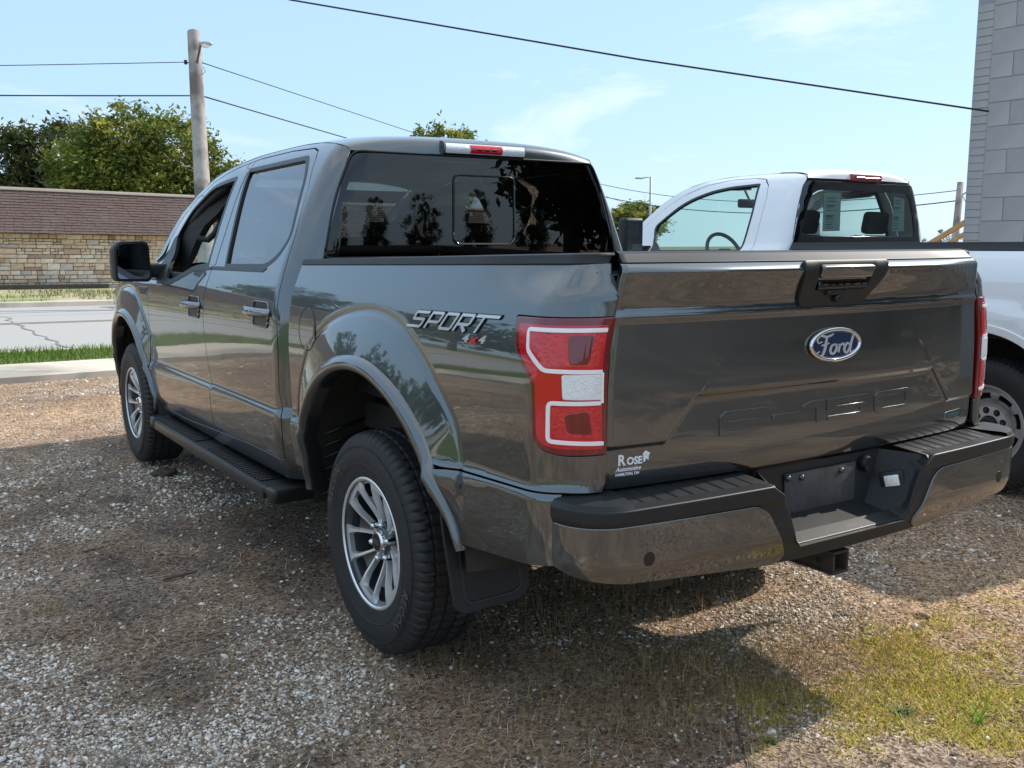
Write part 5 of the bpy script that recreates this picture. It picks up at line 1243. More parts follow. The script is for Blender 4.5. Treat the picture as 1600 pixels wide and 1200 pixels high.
def line(name, n, w, m, dash=None):
    o = strip(name, n - w / 2, n + w / 2, -.005, m, nn=2); return o
line('road_marking', 25.2, .12, PNTW); line('road_marking', 20.9, .11, PNTY); line('road_marking', 21.2, .11, PNTY)
def kerb(name, n0, n1, h, m):
    us_ = np.linspace(-60, 60, 90); V = []; F = []
    prof = [(n0, -.06), (n0, h - .02), (n0 + .02, h), (n1, h), (n1, -.06)]
    for u in us_:
        for n, z in prof: V.append(fr(u, n, z))
    for i in range(len(us_) - 1):
        for j in range(4): F.append((i*5+j, i*5+5+j, i*5+6+j, i*5+1+j))
    o = mesh_from(name, V, F, m); tag(o, kind='structure'); return o
kerb('kerb', 28.0, 28.25, .13, CONC); kerb('kerb', 14.30, 14.45, .03, CONC)
strip('verge', 28.2, 42, .115, VERGE, nn=10)
# pavement slabs, each slab its own piece
pav = tag(empty('pavement', tuple(map(float, fr(0, 12, 0)))), kind='structure')
slabs = []
for i in range(34):
    u0 = -18 + i * 1.53; dz = .028 + rng.uniform(-.004, .004)
    a = [fr(u0 + .006, 11.32, dz), fr(u0 + 1.522, 11.32, dz), fr(u0 + 1.522, 12.62, dz), fr(u0 + .006, 12.62, dz)]
    V = [np.array(p) - np.array(pav.location) for p in a]; V = V + [p - np.array([0, 0, .1]) for p in V]
    c = sum(V[:4]) / 4; V[:4] = [p * 1.0 for p in V[:4]]
    o = mesh_from('slab', V, [(0, 1, 2, 3), (4, 5, 1, 0), (5, 6, 2, 1), (6, 7, 3, 2), (7, 4, 0, 3)], CONC, False, None, pav)
strip('turf_bed', 12.6, 14.32, .012, GRSB, -60, 60, nn=3)

CRK = mat('crack_filler', (.20, .195, .19), .8)
rq = random.Random(77)
def crack(u0, n0, u1, n1, w):
    k = 26; P = []
    for i in range(k + 1): t = i / k; P.append((u0 + (u1 - u0) * t + rq.uniform(-.10, .10), n0 + (n1 - n0) * t + rq.uniform(-.07, .07)))
    V = []; F = []
    for i, (u, n) in enumerate(P):
        a = P[min(i + 1, k)]; b = P[max(i - 1, 0)]; d = np.array([a[0] - b[0], a[1] - b[1]]); d /= np.linalg.norm(d); ww = w * rq.uniform(.4, 1.2) / 2
        V += [fr(u - d[1] * ww, n + d[0] * ww, -.006), fr(u + d[1] * ww, n - d[0] * ww, -.006)]
        if i < k: F.append((2*i, 2*i + 1, 2*i + 3, 2*i + 2))
    tag(mesh_from('road_crack', V, F, CRK), kind='structure')
for a_ in ((3.5, 14.6, 4.6, 27.9, .05), (-4, 24.0, 12, 23.7, .04), (-1, 19.5, 3, 14.8, .04)): crack(*a_)

# ---------------- long low building: mansard of shingles over a stone wall
STONE = bpy.data.materials.new('stone'); STONE.use_nodes = True; n_, l_ = nodes(STONE); b_ = n_['Principled BSDF']
oi = n_.new('ShaderNodeObjectInfo'); cr = n_.new('ShaderNodeValToRGB')
for i, (p, c) in enumerate([(0, (.44, .30, .20)), (.2, (.63, .47, .33)), (.42, (.78, .62, .47)), (.62, (.72, .53, .38)), (.8, (.84, .73, .60)), (.92, (.60, .53, .47)), (1, (.36, .23, .15))]):
    e = cr.color_ramp.elements[i] if i < 2 else cr.color_ramp.elements.new(p); e.position = p; e.color = (*c, 1)
tcn = n_.new('ShaderNodeTexCoord'); nzn = n_.new('ShaderNodeTexNoise'); nzn.inputs['Scale'].default_value = 9; nzn.inputs['Detail'].default_value = 6
mm = n_.new('ShaderNodeMixRGB'); mm.blend_type = 'MULTIPLY'; mm.inputs['Fac'].default_value = .7; bmp = n_.new('ShaderNodeBump'); bmp.inputs['Distance'].default_value = .02; bmp.inputs['Strength'].default_value = .6
at = n_.new('ShaderNodeAttribute'); at.attribute_name = 'Col'; mn = n_.new('ShaderNodeMath'); mn.operation = 'ADD'
l_.new(oi.outputs['Random'], mn.inputs[0]); l_.new(at.outputs['Fac'], mn.inputs[1]); fx = n_.new('ShaderNodeMath'); fx.operation = 'FRACT'; l_.new(mn.outputs[0], fx.inputs[0]); l_.new(fx.outputs[0], cr.inputs[0])
mr_ = n_.new('ShaderNodeMapRange'); mr_.inputs['From Min'].default_value = .3; mr_.inputs['From Max'].default_value = .7; mr_.inputs['To Min'].default_value = .65; mr_.inputs['To Max'].default_value = 1.1
l_.new(tcn.outputs['Object'], nzn.inputs['Vector']); l_.new(nzn.outputs['Fac'], mr_.inputs[0]); l_.new(cr.outputs[0], mm.inputs['Color1']); l_.new(mr_.outputs[0], mm.inputs['Color2']); l_.new(mm.outputs[0], b_.inputs['Base Color']); l_.new(nzn.outputs['Fac'], bmp.inputs['Height']); l_.new(bmp.outputs[0], b_.inputs['Normal']); b_.inputs['Roughness'].default_value = .9
MORT = noise_mat('mortar', (.10, .075, .055), (.15, .115, .085), 12)
SHING = noise_mat('shingle', (.115, .080, .074), (.175, .128, .118), 3.2, .95, (.135, .09, .08), .8, (60, .4, .004))
PARAP = noise_mat('parapet_coping', (.55, .44, .38), (.62, .52, .46), 3)
BN = 40.0
bld = empty('shop_building', tuple(map(float, fr(7.2, BN, 0)))); bld.rotation_euler = (0, .0154, R_(4.4))
bld.location.z = -.30
tag(bld, 'long low building with purple-brown shingle mansard roof above a tan stone wall', 'building')
# local frame: x along the street from u=7.2, y away, z up; eave at 2.15, top of mansard 3.74
EZ, TZ = 2.155, 3.70
mb = MB(); mb.box((4, 3.12, 1.1), (44, 6, 2.6)); mb.build('wall', MORT, bld)
# stones
shapes = []
def stone_mesh(w, h, seed):
    r = random.Random(seed); bm = bmesh.new(); bmesh.ops.create_cube(bm, size=1); bmesh.ops.scale(bm, vec=(w - .018, .10, h - .018), verts=bm.verts)
    bmesh.ops.bevel(bm, geom=[e for e in bm.edges], offset=.014, segments=1, affect='EDGES')
    for v in bm.verts: v.co += Vector((r.uniform(-.008, .008), r.uniform(-.010, .010) if v.co.y < 0 else 0, r.uniform(-.006, .006)))
    me = bpy.data.meshes.new('stone'); bm.to_mesh(me); bm.free(); me.materials.append(STONE); return me
rs_ = random.Random(11); cache = {}
def rows(x0, x1, z0, z1):
    """random ashlar: bands split into one or two courses"""
    out = []; z = z0
    while z < z1 - .05:
        h = rs_.choice([.15, .18, .22, .27]); h = min(h, z1 - z); x = x0 - rs_.uniform(0, .3)
        while x < x1:
            w = rs_.choice([.20, .28, .36, .46, .60]) 
            if h > .2 and rs_.random() < .55:
                k = rs_.choice([.45, .5, .58]); w2 = rs_.choice([.5, .42, .6]); out += [(x, z, w, h * k), (x, z + h * k, w * w2, h * (1 - k)), (x + w * w2, z + h * k, w * (1 - w2), h * (1 - k))]
            else: out.append((x, z, w, h))
            x += w
        z += h
    return out
allst = rows(-.15, 7.6, -.25, EZ); allst.sort(key=lambda s_: s_[0])
near = allst[:300]; rest = allst[300:] + rows(7.7, 25.5, -.3, EZ) + rows(-17.5, -.5, -.3, EZ)
for x, z, w, h in near:
    k = (round(w, 2), round(h, 2), rs_.randrange(2))
    if k not in cache: cache[k] = stone_mesh(w, h, len(cache))
    o = link(cache[k], 'stone', bld); o.location = (x + w / 2, .09 + rs_.uniform(-.012, .012), z + h / 2)
V = []; F = []; col = []
for x, z, w, h in rest:
    b = len(V); g = .009; y = .04 + rs_.uniform(-.01, .01); c = rs_.random()
    V += [(x + g, y, z + g), (x + w - g, y, z + g), (x + w - g, y, z + h - g), (x + g, y, z + h - g), (x + g, y + .07, z + g), (x + w - g, y + .07, z + g), (x + w - g, y + .07, z + h - g), (x + g, y + .07, z + h - g)]
    F += [(b, b+1, b+2, b+3), (b+4, b+5, b+1, b), (b+5, b+6, b+2, b+1), (b+6, b+7, b+3, b+2), (b+7, b+4, b, b+3)]; col += [c] * 8
def col_attr(o, cols):
    a = o.data.color_attributes.new('Col', 'FLOAT_COLOR', 'POINT'); c = np.ones((len(cols), 4), np.float32); cc = np.asarray(cols, np.float32)
    if cc.ndim == 1: c[:, :3] = cc[:, None]
    else: c[:, :3] = cc
    a.data.foreach_set('color', c.ravel())
o = mesh_from('stone_facing', V, F, STONE, False, None, bld); col_attr(o, col); tag(o, kind='stuff')
# mansard: sloping back upwards, shingle courses with staggered tabs
mb = MB(); mb.prism([(-.42, EZ - .05), (.30, TZ - .02), (3, TZ - .02), (3, EZ - .05)], -18, 26, 'x'); mf_ = mb.build('mansard_roof', SHING, bld)
V = []; F = []; nc = 15; 
sl_ = math.hypot(.72, TZ - EZ); uy, uz = .72 / sl_, (TZ - EZ) / sl_
for r_ in range(nc):
    s0 = r_ * sl_ / nc - .03; s1 = s0 + sl_ / nc + .03; x = -18 - (r_ % 2) * .15 - rs_.uniform(0, .1)
    while x < 26:
        w = rs_.choice([.24, .30, .33]); lift = .030 + rs_.uniform(0, .012); d = rs_.uniform(-.012, .012)
        b = len(V)
        for s_, l0 in ((s0 + d, lift), (s1, .008)):
            for xx in (x + .004, x + w - .004):
                V.append((xx, -.42 + uy * s_ - uz * l0, EZ + uz * s_ + uy * l0 - .03))
        for xx in (x + .004, x + w - .004): V.append((xx, -.42 + uy * (s0 + d) - uz * .002, EZ + uz * (s0 + d) + uy * .002 - .03))
        F += [(b, b+1, b+3, b+2), (b+4, b+5, b+1, b)]; x += w
o = mesh_from('shingle', V, F, SHING, False, None, mf_); tag(o, kind='stuff')
mb = MB(); mb.box((4, .42, TZ + .03), (44.4, .40, .11), .01); mb.build('parapet_coping', PARAP, bld, angle=40)
mb = MB(); mb.box((4, -.40, EZ - .045), (44, .06, .07), .005); mb.build('eave_board', mat('eave_brown', (.06, .045, .04), .8), bld)
mb = MB(); mb.box((1.2, -.25, .12), (5.0, .5, .16), .02); mb.build('wall_foot_strip', mat('dark_strip', (.045, .04, .038), .9), bld)  # low dark strip along part of the wall foot

# ---------------- grey painted block wall at the right, blocks one by one
PB = noise_mat('painted_block', (.40, .395, .395), (.345, .345, .345), 7, .85, (.44, .435, .43), 1.1, (45, .5, .004))
JO = mat('painted_joint', (.31, .31, .315), .9)
cx_, cy_ = 9.42, 5.30
bw_ = empty('block_building', (cx_, cy_, 0)); tag(bw_, 'grey painted concrete block wall rising out of the picture beside the white truck', 'building')
HB = 5.0
mb = MB(); mb.box((.288, -4.2, HB / 2 - .3), (.60, 8.4, HB)); mb.box((.324, .12, HB / 2 - .3), (.60, .232, HB)); mb.box((3.2, -4.1, HB / 2 - .3), (5.0, 8.2, HB - .3)); mb.build('wall', JO, bw_)
bh, bwid = .29, .58
bm = bmesh.new(); bmesh.ops.create_cube(bm, size=1); bmesh.ops.scale(bm, vec=(.10, bwid - .010, bh - .010), verts=bm.verts); bmesh.ops.bevel(bm, geom=bm.edges[:], offset=.004, segments=1, affect='EDGES')
me1 = bpy.data.meshes.new('block'); bm.to_mesh(me1); bm.free(); me1.materials.append(PB)
bm = bmesh.new(); bmesh.ops.create_cube(bm, size=1); bmesh.ops.scale(bm, vec=(.10, bwid / 2 - .010, bh - .010), verts=bm.verts); bmesh.ops.bevel(bm, geom=bm.edges[:], offset=.004, segments=1, affect='EDGES')
me2 = bpy.data.meshes.new('block'); bm.to_mesh(me2); bm.free(); me2.materials.append(PB)
for r_ in range(17):
    y = -.005; z = -.3 + bh * (r_ + .5)
    if r_ % 2: o = link(me2, 'block', bw_); o.location = (.03 + rng.uniform(-.002, .002), y - bwid / 4, z); y -= bwid / 2
    while y > -7.5: o = link(me1, 'block', bw_); o.location = (.03 + rng.uniform(-.002, .002), y - bwid / 2, z); y -= bwid
bm = bmesh.new(); bmesh.ops.create_cube(bm, size=1); bmesh.ops.scale(bm, vec=(.09, .215, .088), verts=bm.verts); bmesh.ops.bevel(bm, geom=bm.edges[:], offset=.005, segments=1, affect='EDGES')
me3 = bpy.data.meshes.new('brick'); bm.to_mesh(me3); bm.free(); me3.materials.append(PB)
for r_ in range(48):
    o = link(me3, 'brick', bw_); o.location = (.06 + rng.uniform(-.004, .004), .118 + rng.uniform(-.002, .002), -.25 + .0967 * (r_ + .5))
# timber stair with railing beyond the wall
WOOD = noise_mat('yellow_timber', (.45, .26, .10), (.55, .35, .15), 5, .8)
p0 = place(1452, 381, 17.0); p1 = place(1530, 334, 15.5)
sr = empty('timber_stair', (p0.x, p0.y, 0)); tag(sr, 'yellow timber stair railing sloping up to the grey block wall', 'stair railing')
dv = Vector((p1.x - p0.x, p1.y - p0.y, 0)); Ls = dv.length; dn = dv.normalized(); perp = Vector((-dn.y, dn.x, 0))
zb0, zt1 = p0.z, p1.z
def beam(a, b, w, nm, par):
    a, b = Vector(a), Vector(b); d = (b - a).normalized(); s_ = d.cross(Vector((0, 0, 1))).normalized(); u_ = s_.cross(d)
    V = [tuple(p + s_ * x * w + u_ * y * w) for p in (a, b) for x, y in ((-.5, -.9), (.5, -.9), (.5, .9), (-.5, .9))]
    m_ = MB(); m_.add(V, [(0,1,2,3), (4,5,6,7), (0,1,5,4), (1,2,6,5), (2,3,7,6), (3,0,4,7)]); return m_.build(nm, WOOD, par)
for side in (0, 1):
    of = perp * (1.1 * side)
    zA = zb0 - p0.z * 0
    def pt(k, h): return of + dn * (Ls * 1.25 * k) + Vector((0, 0, (zb0 + (zt1 - zb0) * 1.25 * k) + h))
    beam(pt(0, 0), pt(1, 0), .045, 'handrail', sr); beam(pt(0, -.19), pt(1, -.19), .035, 'mid_rail', sr); beam(pt(0, -.38), pt(1, -.38), .035, 'mid_rail', sr); beam(pt(0, -.70), pt(1, -.70), .09, 'stringer', sr)
    for k in range(8):
        q = pt(k / 7, 0); beam((q.x, q.y, -.2), (q.x, q.y, q.z + .02), .045, 'post', sr)
for k in range(9):
    q = dn * (Ls * 1.25 * (k + .5) / 9) + Vector((0, 0, zb0 + (zt1 - zb0) * 1.25 * (k + .3) / 9 - .72)); beam(q, q + perp * 1.1, .06, 'tread', sr)

# ---------------- poles, lamps and lines
PW = noise_mat('pole_wood', (.30, .26, .235), (.46, .42, .38), 3, .9, (.17, .14, .125), 1.5, (20, .5, .01)); 
n_, l_ = nodes(PW)
for q in n_:
    if q.type == 'TEX_NOISE' and q.inputs['Scale'].default_value == 3:
        mpn = n_.new('ShaderNodeMapping'); mpn.inputs['Scale'].default_value = (9, 9, .35); tcc = n_.new('ShaderNodeTexCoord'); l_.new(tcc.outputs['Object'], mpn.inputs[0]); l_.new(mpn.outputs[0], q.inputs['Vector'])
GREYM = mat('galvanised', (.42, .42, .42), .5, .5)
WIREM = mat('cable_black', (.03, .03, .032), .7)
pt_ = place(302.5, 50, 26); pb_ = place(316.5, 300, 25.4)
dd = (pb_ - pt_); base = pb_ + dd * ((pb_.z + .6) / -dd.z if dd.z < 0 else 1); base = pt_ + dd * ((pt_.z + .6) / -dd.z)
up_ = empty('utility_pole', tuple(base)); tag(up_, 'tall weathered wooden utility pole with a small street light near its top', 'utility pole')
mb = MB(); mb.tube([(0, 0, 0), tuple((pt_ - base) * .5), tuple(pt_ - base)], [.24, .20, .165], 14); mb.build('pole', PW, up_, True, angle=50)
def rel(px, py, d=26): return place(px, py, d) - base
mb = MB(); mb.tube([tuple(rel(306, 118, 25.9)), tuple(rel(309, 92, 25.7)), tuple(rel(313, 72, 25.5)), tuple(rel(318, 68, 25.4))], .030, 8); arm = mb.build('lamp_arm', mat('rusty_arm', (.10, .075, .06), .7), up_, True)
c = rel(321, 68.5, 25.4); mb = MB(); bm = bmesh.new(); bmesh.ops.create_uvsphere(bm, u_segments=16, v_segments=8, radius=1); bmesh.ops.scale(bm, vec=(.20, .11, .062), verts=bm.verts); mb.bm(bm, Matrix.Translation(c) @ Matrix.Rotation(R_(-35), 4, 'Z')); mb.build('lamp_head', GREYM, arm, True)
mb = MB(); mb.lathe([(-.10, .0), (-.08, .09), (-.02, .11), (.0, .10)], 14, 'z', Matrix.Translation(c - Vector((0, 0, .01)))); mb.build('lamp_lens', CLENS, arm, True)
for px in (290, 314):
    c = rel(px, 97, 26); mb = MB(); mb.lathe([(-.06, .0), (-.06, .035), (-.02, .05), (.02, .035), (.05, .05), (.06, 0)], 10, 'z', Matrix.Translation(c)); mb.tube([tuple(rel(302, 100)), tuple(c)], .018, 6); mb.build('insulator', BLKS, up_, True)
mb = MB(); mb.tube([tuple(rel(317, 104, 25.9)), tuple(rel(321, 112, 25.8)), tuple(rel(314, 118, 25.8)), tuple(rel(306, 124, 25.8))], .008, 5); mb.build('drop_wire', WIREM, up_, True)
mb = MB(); mb.tube([tuple(rel(298, 149.5, 26.05)), tuple(rel(317, 149.5, 25.8))], .03, 6); mb.build('clamp', BLKS, up_, True)
def wire(name_label, pts, r, group=None, sag=0):
    P = [Vector(p) for p in pts]; mb = MB(); Q = []
    for i in range(len(P) - 1):
        for k in range(24):
            t = k / 24; q = P[i].lerp(P[i + 1], t); q.z -= sag * 4 * t * (1 - t); Q.append(q)
    Q.append(P[-1]); mb.tube(Q, r, 6); o = mb.build('overhead_wire', WIREM, None, True); tag(o, name_label, 'overhead wire', group); return o
wire('thin upper overhead wire running left from the utility pole insulators', [place(-600, 108, 22), place(290, 97, 26)], .011, 'wires on the utility pole', .03)
wire('thick lower overhead wire running left from the utility pole', [place(-600, 145, 22), place(300, 149.5, 26)], .019, 'wires on the utility pole', .02)
wire('thin upper overhead wire sloping down right from the pole behind the truck roof', [place(316, 98, 26), place(980, 318, 75)], .013, 'wires on the utility pole')
wire('lower overhead wire sloping down right from the pole to the truck roof corner', [place(316, 150, 26), place(900, 313, 70)], .019, 'wires on the utility pole', .1)
Bq = place(1545, 174, 11.95); wire('long black cable crossing the open sky above both trucks to the block wall', [place(-250, -165, 17), place(455, 0, 13.6), place(1000, 93, 12.6), Bq], .013, None, 0)
# pole top far left
q0 = place(8, 232, 62); q1 = place(8, 330, 62)
fp = empty('utility_pole', (q0.x, q0.y, -1)); tag(fp, 'distant grey utility pole with a crossarm in front of the dark tree', 'utility pole')
mb = MB(); mb.tube([(0, 0, 0), (0, 0, q0.z + 1)], [.17, .13], 10); mb.build('pole', GREYM, fp, True)
mb = MB(); a = place(-20, 243, 62) - fp.location; b = place(36, 246, 62) - fp.location; mb.tube([tuple(a), tuple(b)], .07, 6); b2 = place(35, 262, 62) - fp.location; mb.tube([tuple(b), tuple(b2)], .03, 6); mb.build('crossarm', GREYM, fp, True)
wire('faint wire dropping from the distant crossarm behind the flat roof', [place(10, 262, 62), place(130, 300, 60)], .035)
# street lamp beyond the trucks
q0 = place(1017, 276, 62); sl2 = empty('street_lamp', (q0.x, q0.y, -1)); tag(sl2, 'distant slim grey street lamp with a short arm between the two cabs', 'street lamp')
mb = MB(); mb.tube([(0, 0, 0), (0, 0, q0.z + 1)], [.10, .07], 8); mb.build('pole', GREYM, sl2, True)
mb = MB(); mb.tube([(0, 0, q0.z + .98), tuple(place(1003, 278, 62) - sl2.location)], .035, 6); am_ = mb.build('arm', GREYM, sl2, True)
c = place(999, 278.5, 62) - sl2.location; mb = MB(); mb.box(tuple(c), (.5, .3, .10), .03, None); mb.build('lamp_head', GREYM, am_, angle=40)
# pole at the right
q0 = place(1501, 285, 34); rp_ = empty('utility_pole', (q0.x, q0.y, -1)); tag(rp_, 'short leaning wooden utility pole beside the grey block wall', 'utility pole')
t0_ = place(1494.5, 352, 34) - rp_.location; t1_ = q0 - rp_.location; mb = MB(); mb.tube([tuple(t0_ + (t0_ - t1_) * 2.2), tuple(t1_)], [.14, .11], 10); mb.build('pole', PW, rp_, True)
mb = MB(); mb.tube([tuple(place(1503, 305, 34) - rp_.location), tuple(place(1515, 297, 33.9) - rp_.location), tuple(place(1534, 291, 33.8) - rp_.location)], .03, 6); mb.build('bracket_arm', GREYM, rp_, True)
wire('lower faint wire between the distant lamp and the leaning pole', [place(880, 291, 55), place(1500, 313, 34)], .022, 'faint wires behind the white truck', .9)
wire('upper faint wire between the distant lamp and the leaning pole', [place(880, 272, 55), place(1501, 297, 34)], .016, 'faint wires behind the white truck', .9)
wire('thin guy wire falling from the bracket arm beside the block wall', [place(1504, 306, 34), place(1524, 345, 33.5)], .012)

# ---------------- trees
LEAF = attr_mat('leaf', .55, translucent=.35, spec=.35)
BARK = noise_mat('bark', (.09, .07, .055), (.14, .115, .09), 5, .95)
def crown_mesh(seed, lobes, n, size, cols, droop=0):
    """many small leaves through a crown made of overlapping uneven lobes"""
    r = np.random.default_rng(seed); L_ = np.array(lobes, float); wgt = L_[:, 3] * L_[:, 4] * L_[:, 5]; wgt /= wgt.sum()
    # clumps inside the lobes
    nc = max(30, n // 55); li = r.choice(len(L_), nc, p=wgt); d = r.normal(size=(nc, 3)); d /= np.linalg.norm(d, axis=1, keepdims=True); rad = r.uniform(.45, 1.03, nc) ** .55
    cc = L_[li, :3] + d * rad[:, None] * L_[li, 3:6]
    cs = r.uniform(.5, 1.25, nc) * L_[li, 3:6].mean(1) * .30
    ci = r.integers(0, nc, n); off = r.normal(size=(n, 3)) * .55 * cs[ci][:, None] * [1, 1, .75]
    P = cc[ci] + off
    a = r.normal(size=(n, 3)); a[:, 2] *= .6; a /= np.linalg.norm(a, axis=1, keepdims=True); b = np.cross(a, r.normal(size=(n, 3))); b /= np.linalg.norm(b, axis=1, keepdims=True)
    s = (size * r.uniform(.55, 1.35, n))[:, None]
    V = np.stack([P - a * s, P + b * s * .42 - a * s * .1, P + a * s, P - b * s * .42 + a * s * .1], 1).reshape(-1, 3)
    cl = np.array(cols); k = r.random(nc); tone = cl[(k * len(cl)).astype(int) % len(cl)][ci] * r.uniform(.75, 1.3, (n, 1))
    me = bpy.data.meshes.new('crown'); me.vertices.add(4 * n); me.vertices.foreach_set('co', V.ravel().astype(np.float32))
    me.loops.add(4 * n); me.loops.foreach_set('vertex_index', np.arange(4 * n, dtype=np.int32)); me.polygons.add(n); me.polygons.foreach_set('loop_start', np.arange(0, 4 * n, 4, dtype=np.int32)); me.polygons.foreach_set('loop_total', np.full(n, 4, np.int32))
    me.materials.append(LEAF); me.update(); me.validate()
    at_ = me.color_attributes.new('Col', 'FLOAT_COLOR', 'POINT'); c4 = np.ones((4 * n, 4), np.float32); c4[:, :3] = np.repeat(tone, 4, 0); at_.data.foreach_set('color', c4.ravel())
    return me
def trunk_mesh(h, r0, lobes, seed):
    r = random.Random(seed); mb = MB(); mb.tube([(0, 0, -.3), (r.uniform(-.1, .1), r.uniform(-.1, .1), h * .5), (0, 0, h)], [r0 * 1.25, r0 * .9, r0 * .6], 9)
    for l in lobes: mb.tube([(0, 0, h * r.uniform(.55, .95)), ((l[0]) * .5, l[1] * .5, (h + l[2]) * .5), (l[0], l[1], l[2])], [r0 * .45, r0 * .28, r0 * .08], 6)
    o = mb.build('trunk', BARK, None, True); me = o.data; bpy.data.objects.remove(o); return me
def tree(loc, crown, trunk, label, group=None, sc=(1, 1, 1), rz=0, name='tree'):
    t = empty(name, loc, rz); t.scale = sc; tag(t, label, 'tree', group); link(trunk, 'trunk', t); link(crown, 'crown', t); return t
GR = [(.15, .19, .03), (.20, .23, .035), (.10, .135, .025), (.27, .27, .05), (.35, .33, .06)]
DK = [(.045, .062, .018), (.065, .078, .02), (.09, .085, .022), (.035, .05, .016)]
# big green tree behind the flat roof: crown spans px 110..350, top 172
def P2(px, d): q = place(px, 377, d); return (q.x, q.y)
sc_ = 58 / 1517.7
lb = [(-2.6, 0, 5.6, 2.4, 2.4, 2.2), (-.8, .4, 7.0, 2.3, 2.3, 2.1), (1.6, -.2, 6.5, 2.3, 2.2, 2.2), (3.6, .2, 4.9, 1.7, 1.8, 1.9), (0, 0, 4.4, 3.8, 2.6, 2.2), (-3.7, 0, 4.0, 1.4, 1.6, 1.6), (2.6, 0, 3.4, 2.3, 2.0, 1.6)]
x, y = P2(230, 58); bt = tree((x, y, -.9), crown_mesh(1, lb, 42000, .145, GR), trunk_mesh(3.8, .30, lb, 1), 'big bright green leafy tree behind the flat roof, left of the tall utility pole', rz=R_(-20)); bt.scale = (1.08, 1.08, 1.13)
lb2 = [(-1.6, 0, 5.2, 2.0, 2.0, 1.6), (1.0, 0, 5.6, 2.3, 2.0, 1.5), (3.2, 0, 4.9, 1.8, 1.8, 1.6), (-3.4, 0, 4.0, 1.4, 1.4, 1.2), (.5, 0, 3.6, 3.6, 2.2, 1.6)]
x, y = P2(66, 64); tree((x, y, -.9), crown_mesh(2, lb2, 24000, .145, [(.07, .09, .022), (.10, .11, .03), (.14, .12, .03), (.05, .07, .02)]), trunk_mesh(3.2, .26, lb2, 2), 'dark olive tree behind the flat roof at the far left of the photo', rz=R_(-20), sc=(1.25, 1.2, 1.42))
# small crown peeking above the truck roof
lb3 = [(-1.8, 0, 6.3, 1.5, 1.5, 1.2), (0, 0, 6.6, 1.6, 1.6, 1.2), (1.9, 0, 6.4, 1.4, 1.5, 1.2), (0, 0, 4.9, 2.6, 2.2, 1.7)]
cm3 = crown_mesh(3, lb3, 12000, .17, GR); tm3 = trunk_mesh(4.2, .24, lb3, 3)
x, y = P2(692, 62); tree((x, y, -.6), cm3, tm3, 'green tree whose rounded top shows just above the dark truck roof', sc=(.80, .80, 1.19), rz=R_(-30))
x, y = P2(992, 85); tree((x, y, -.6), cm3, tm3, 'pale green tree low behind the slim street lamp', sc=(1.35, 1.2, .70), rz=R_(60))
x, y = P2(1468, 70); tree((x, y, -.5), crown_mesh(4, lb2, 2500, .16, DK), trunk_mesh(3, .2, lb2, 4), 'small dark tree on the horizon beside the timber stair railing', sc=(.36, .36, .40), rz=R_(-50))
# line of trees along the far side of the street, out of the frame to the left; reflected in the truck's side
lb5 = [(-2.2, 0, 4.2, 2.2, 2.2, 2.0), (.2, .2, 5.6, 2.5, 2.4, 2.2), (2.4, 0, 4.4, 2.2, 2.2, 2.0), (0, 0, 3.4, 3.2, 2.6, 1.8)]
cm5 = crown_mesh(5, lb5, 5000, .22, DK + GR[:2]); tm5 = trunk_mesh(3.2, .26, lb5, 5); r5 = random.Random(5)
for k in range(13):
    u = -12 - k * 6.2 - r5.uniform(-1, 1); n = 50 + r5.uniform(-4, 6) - k * 1.5; q = fr(u, n)
    s_ = r5.uniform(.85, 1.2); tree((q[0], q[1], q[2]), cm5, tm5, 'dark leafy tree standing along the far side of the street outside the view', 'trees along the street', (s_, s_, s_ * r5.uniform(.9, 1.15)), r5.uniform(0, 6))
# tall trees behind the photographer, mirrored in the rear window and tailgate
lb6 = [(-1.8, 0, 6.0, 2.6, 2.6, 2.4), (1.6, .5, 7.8, 2.6, 2.4, 2.3), (0, 0, 9.6, 2.2, 2.2, 2.2), (1.2, -1, 5.0, 3.0, 2.6, 2.2), (-.5, 0, 3.4, 3.0, 3.0, 1.9)]
cm6 = crown_mesh(6, lb6, 9000, .20, DK); tm6 = trunk_mesh(6.5, .30, lb6, 6)
for (x, y, s_, rz) in ((14.5, -13, 1.05, 1.3), (15.5, -9.5, 1.0, 2.2), (18.5, -14, 1.15, 3.1), (20, -7.5, .95, 5), (24, -11, 1.1, .7), (18.5, -20, 1.2, 2.8), (24, -5, 1.0, 1.1), (27, -52, .40, .4), (20, -55, .36, 1.7), (13, -56, .40, .3), (7, -56, .36, 2.6), (31, -49, .42, 1.9), (23.5, -54, .38, 5), (16.5, -56, .40, .8), (10, -57, .38, 3.3), (3.5, -57, .40, 4.4), (35, -46, .5, 2.2), (0, -56, .38, 2.4), (-8, -54, .42, 3.6), (-17, -50, .4, 1.2)):
    tree((x, y, 0), cm6, tm6, 'tall dark tree behind the photographer, seen only as a reflection in the rear window', 'trees behind the photographer', (s_, s_, s_), rz)

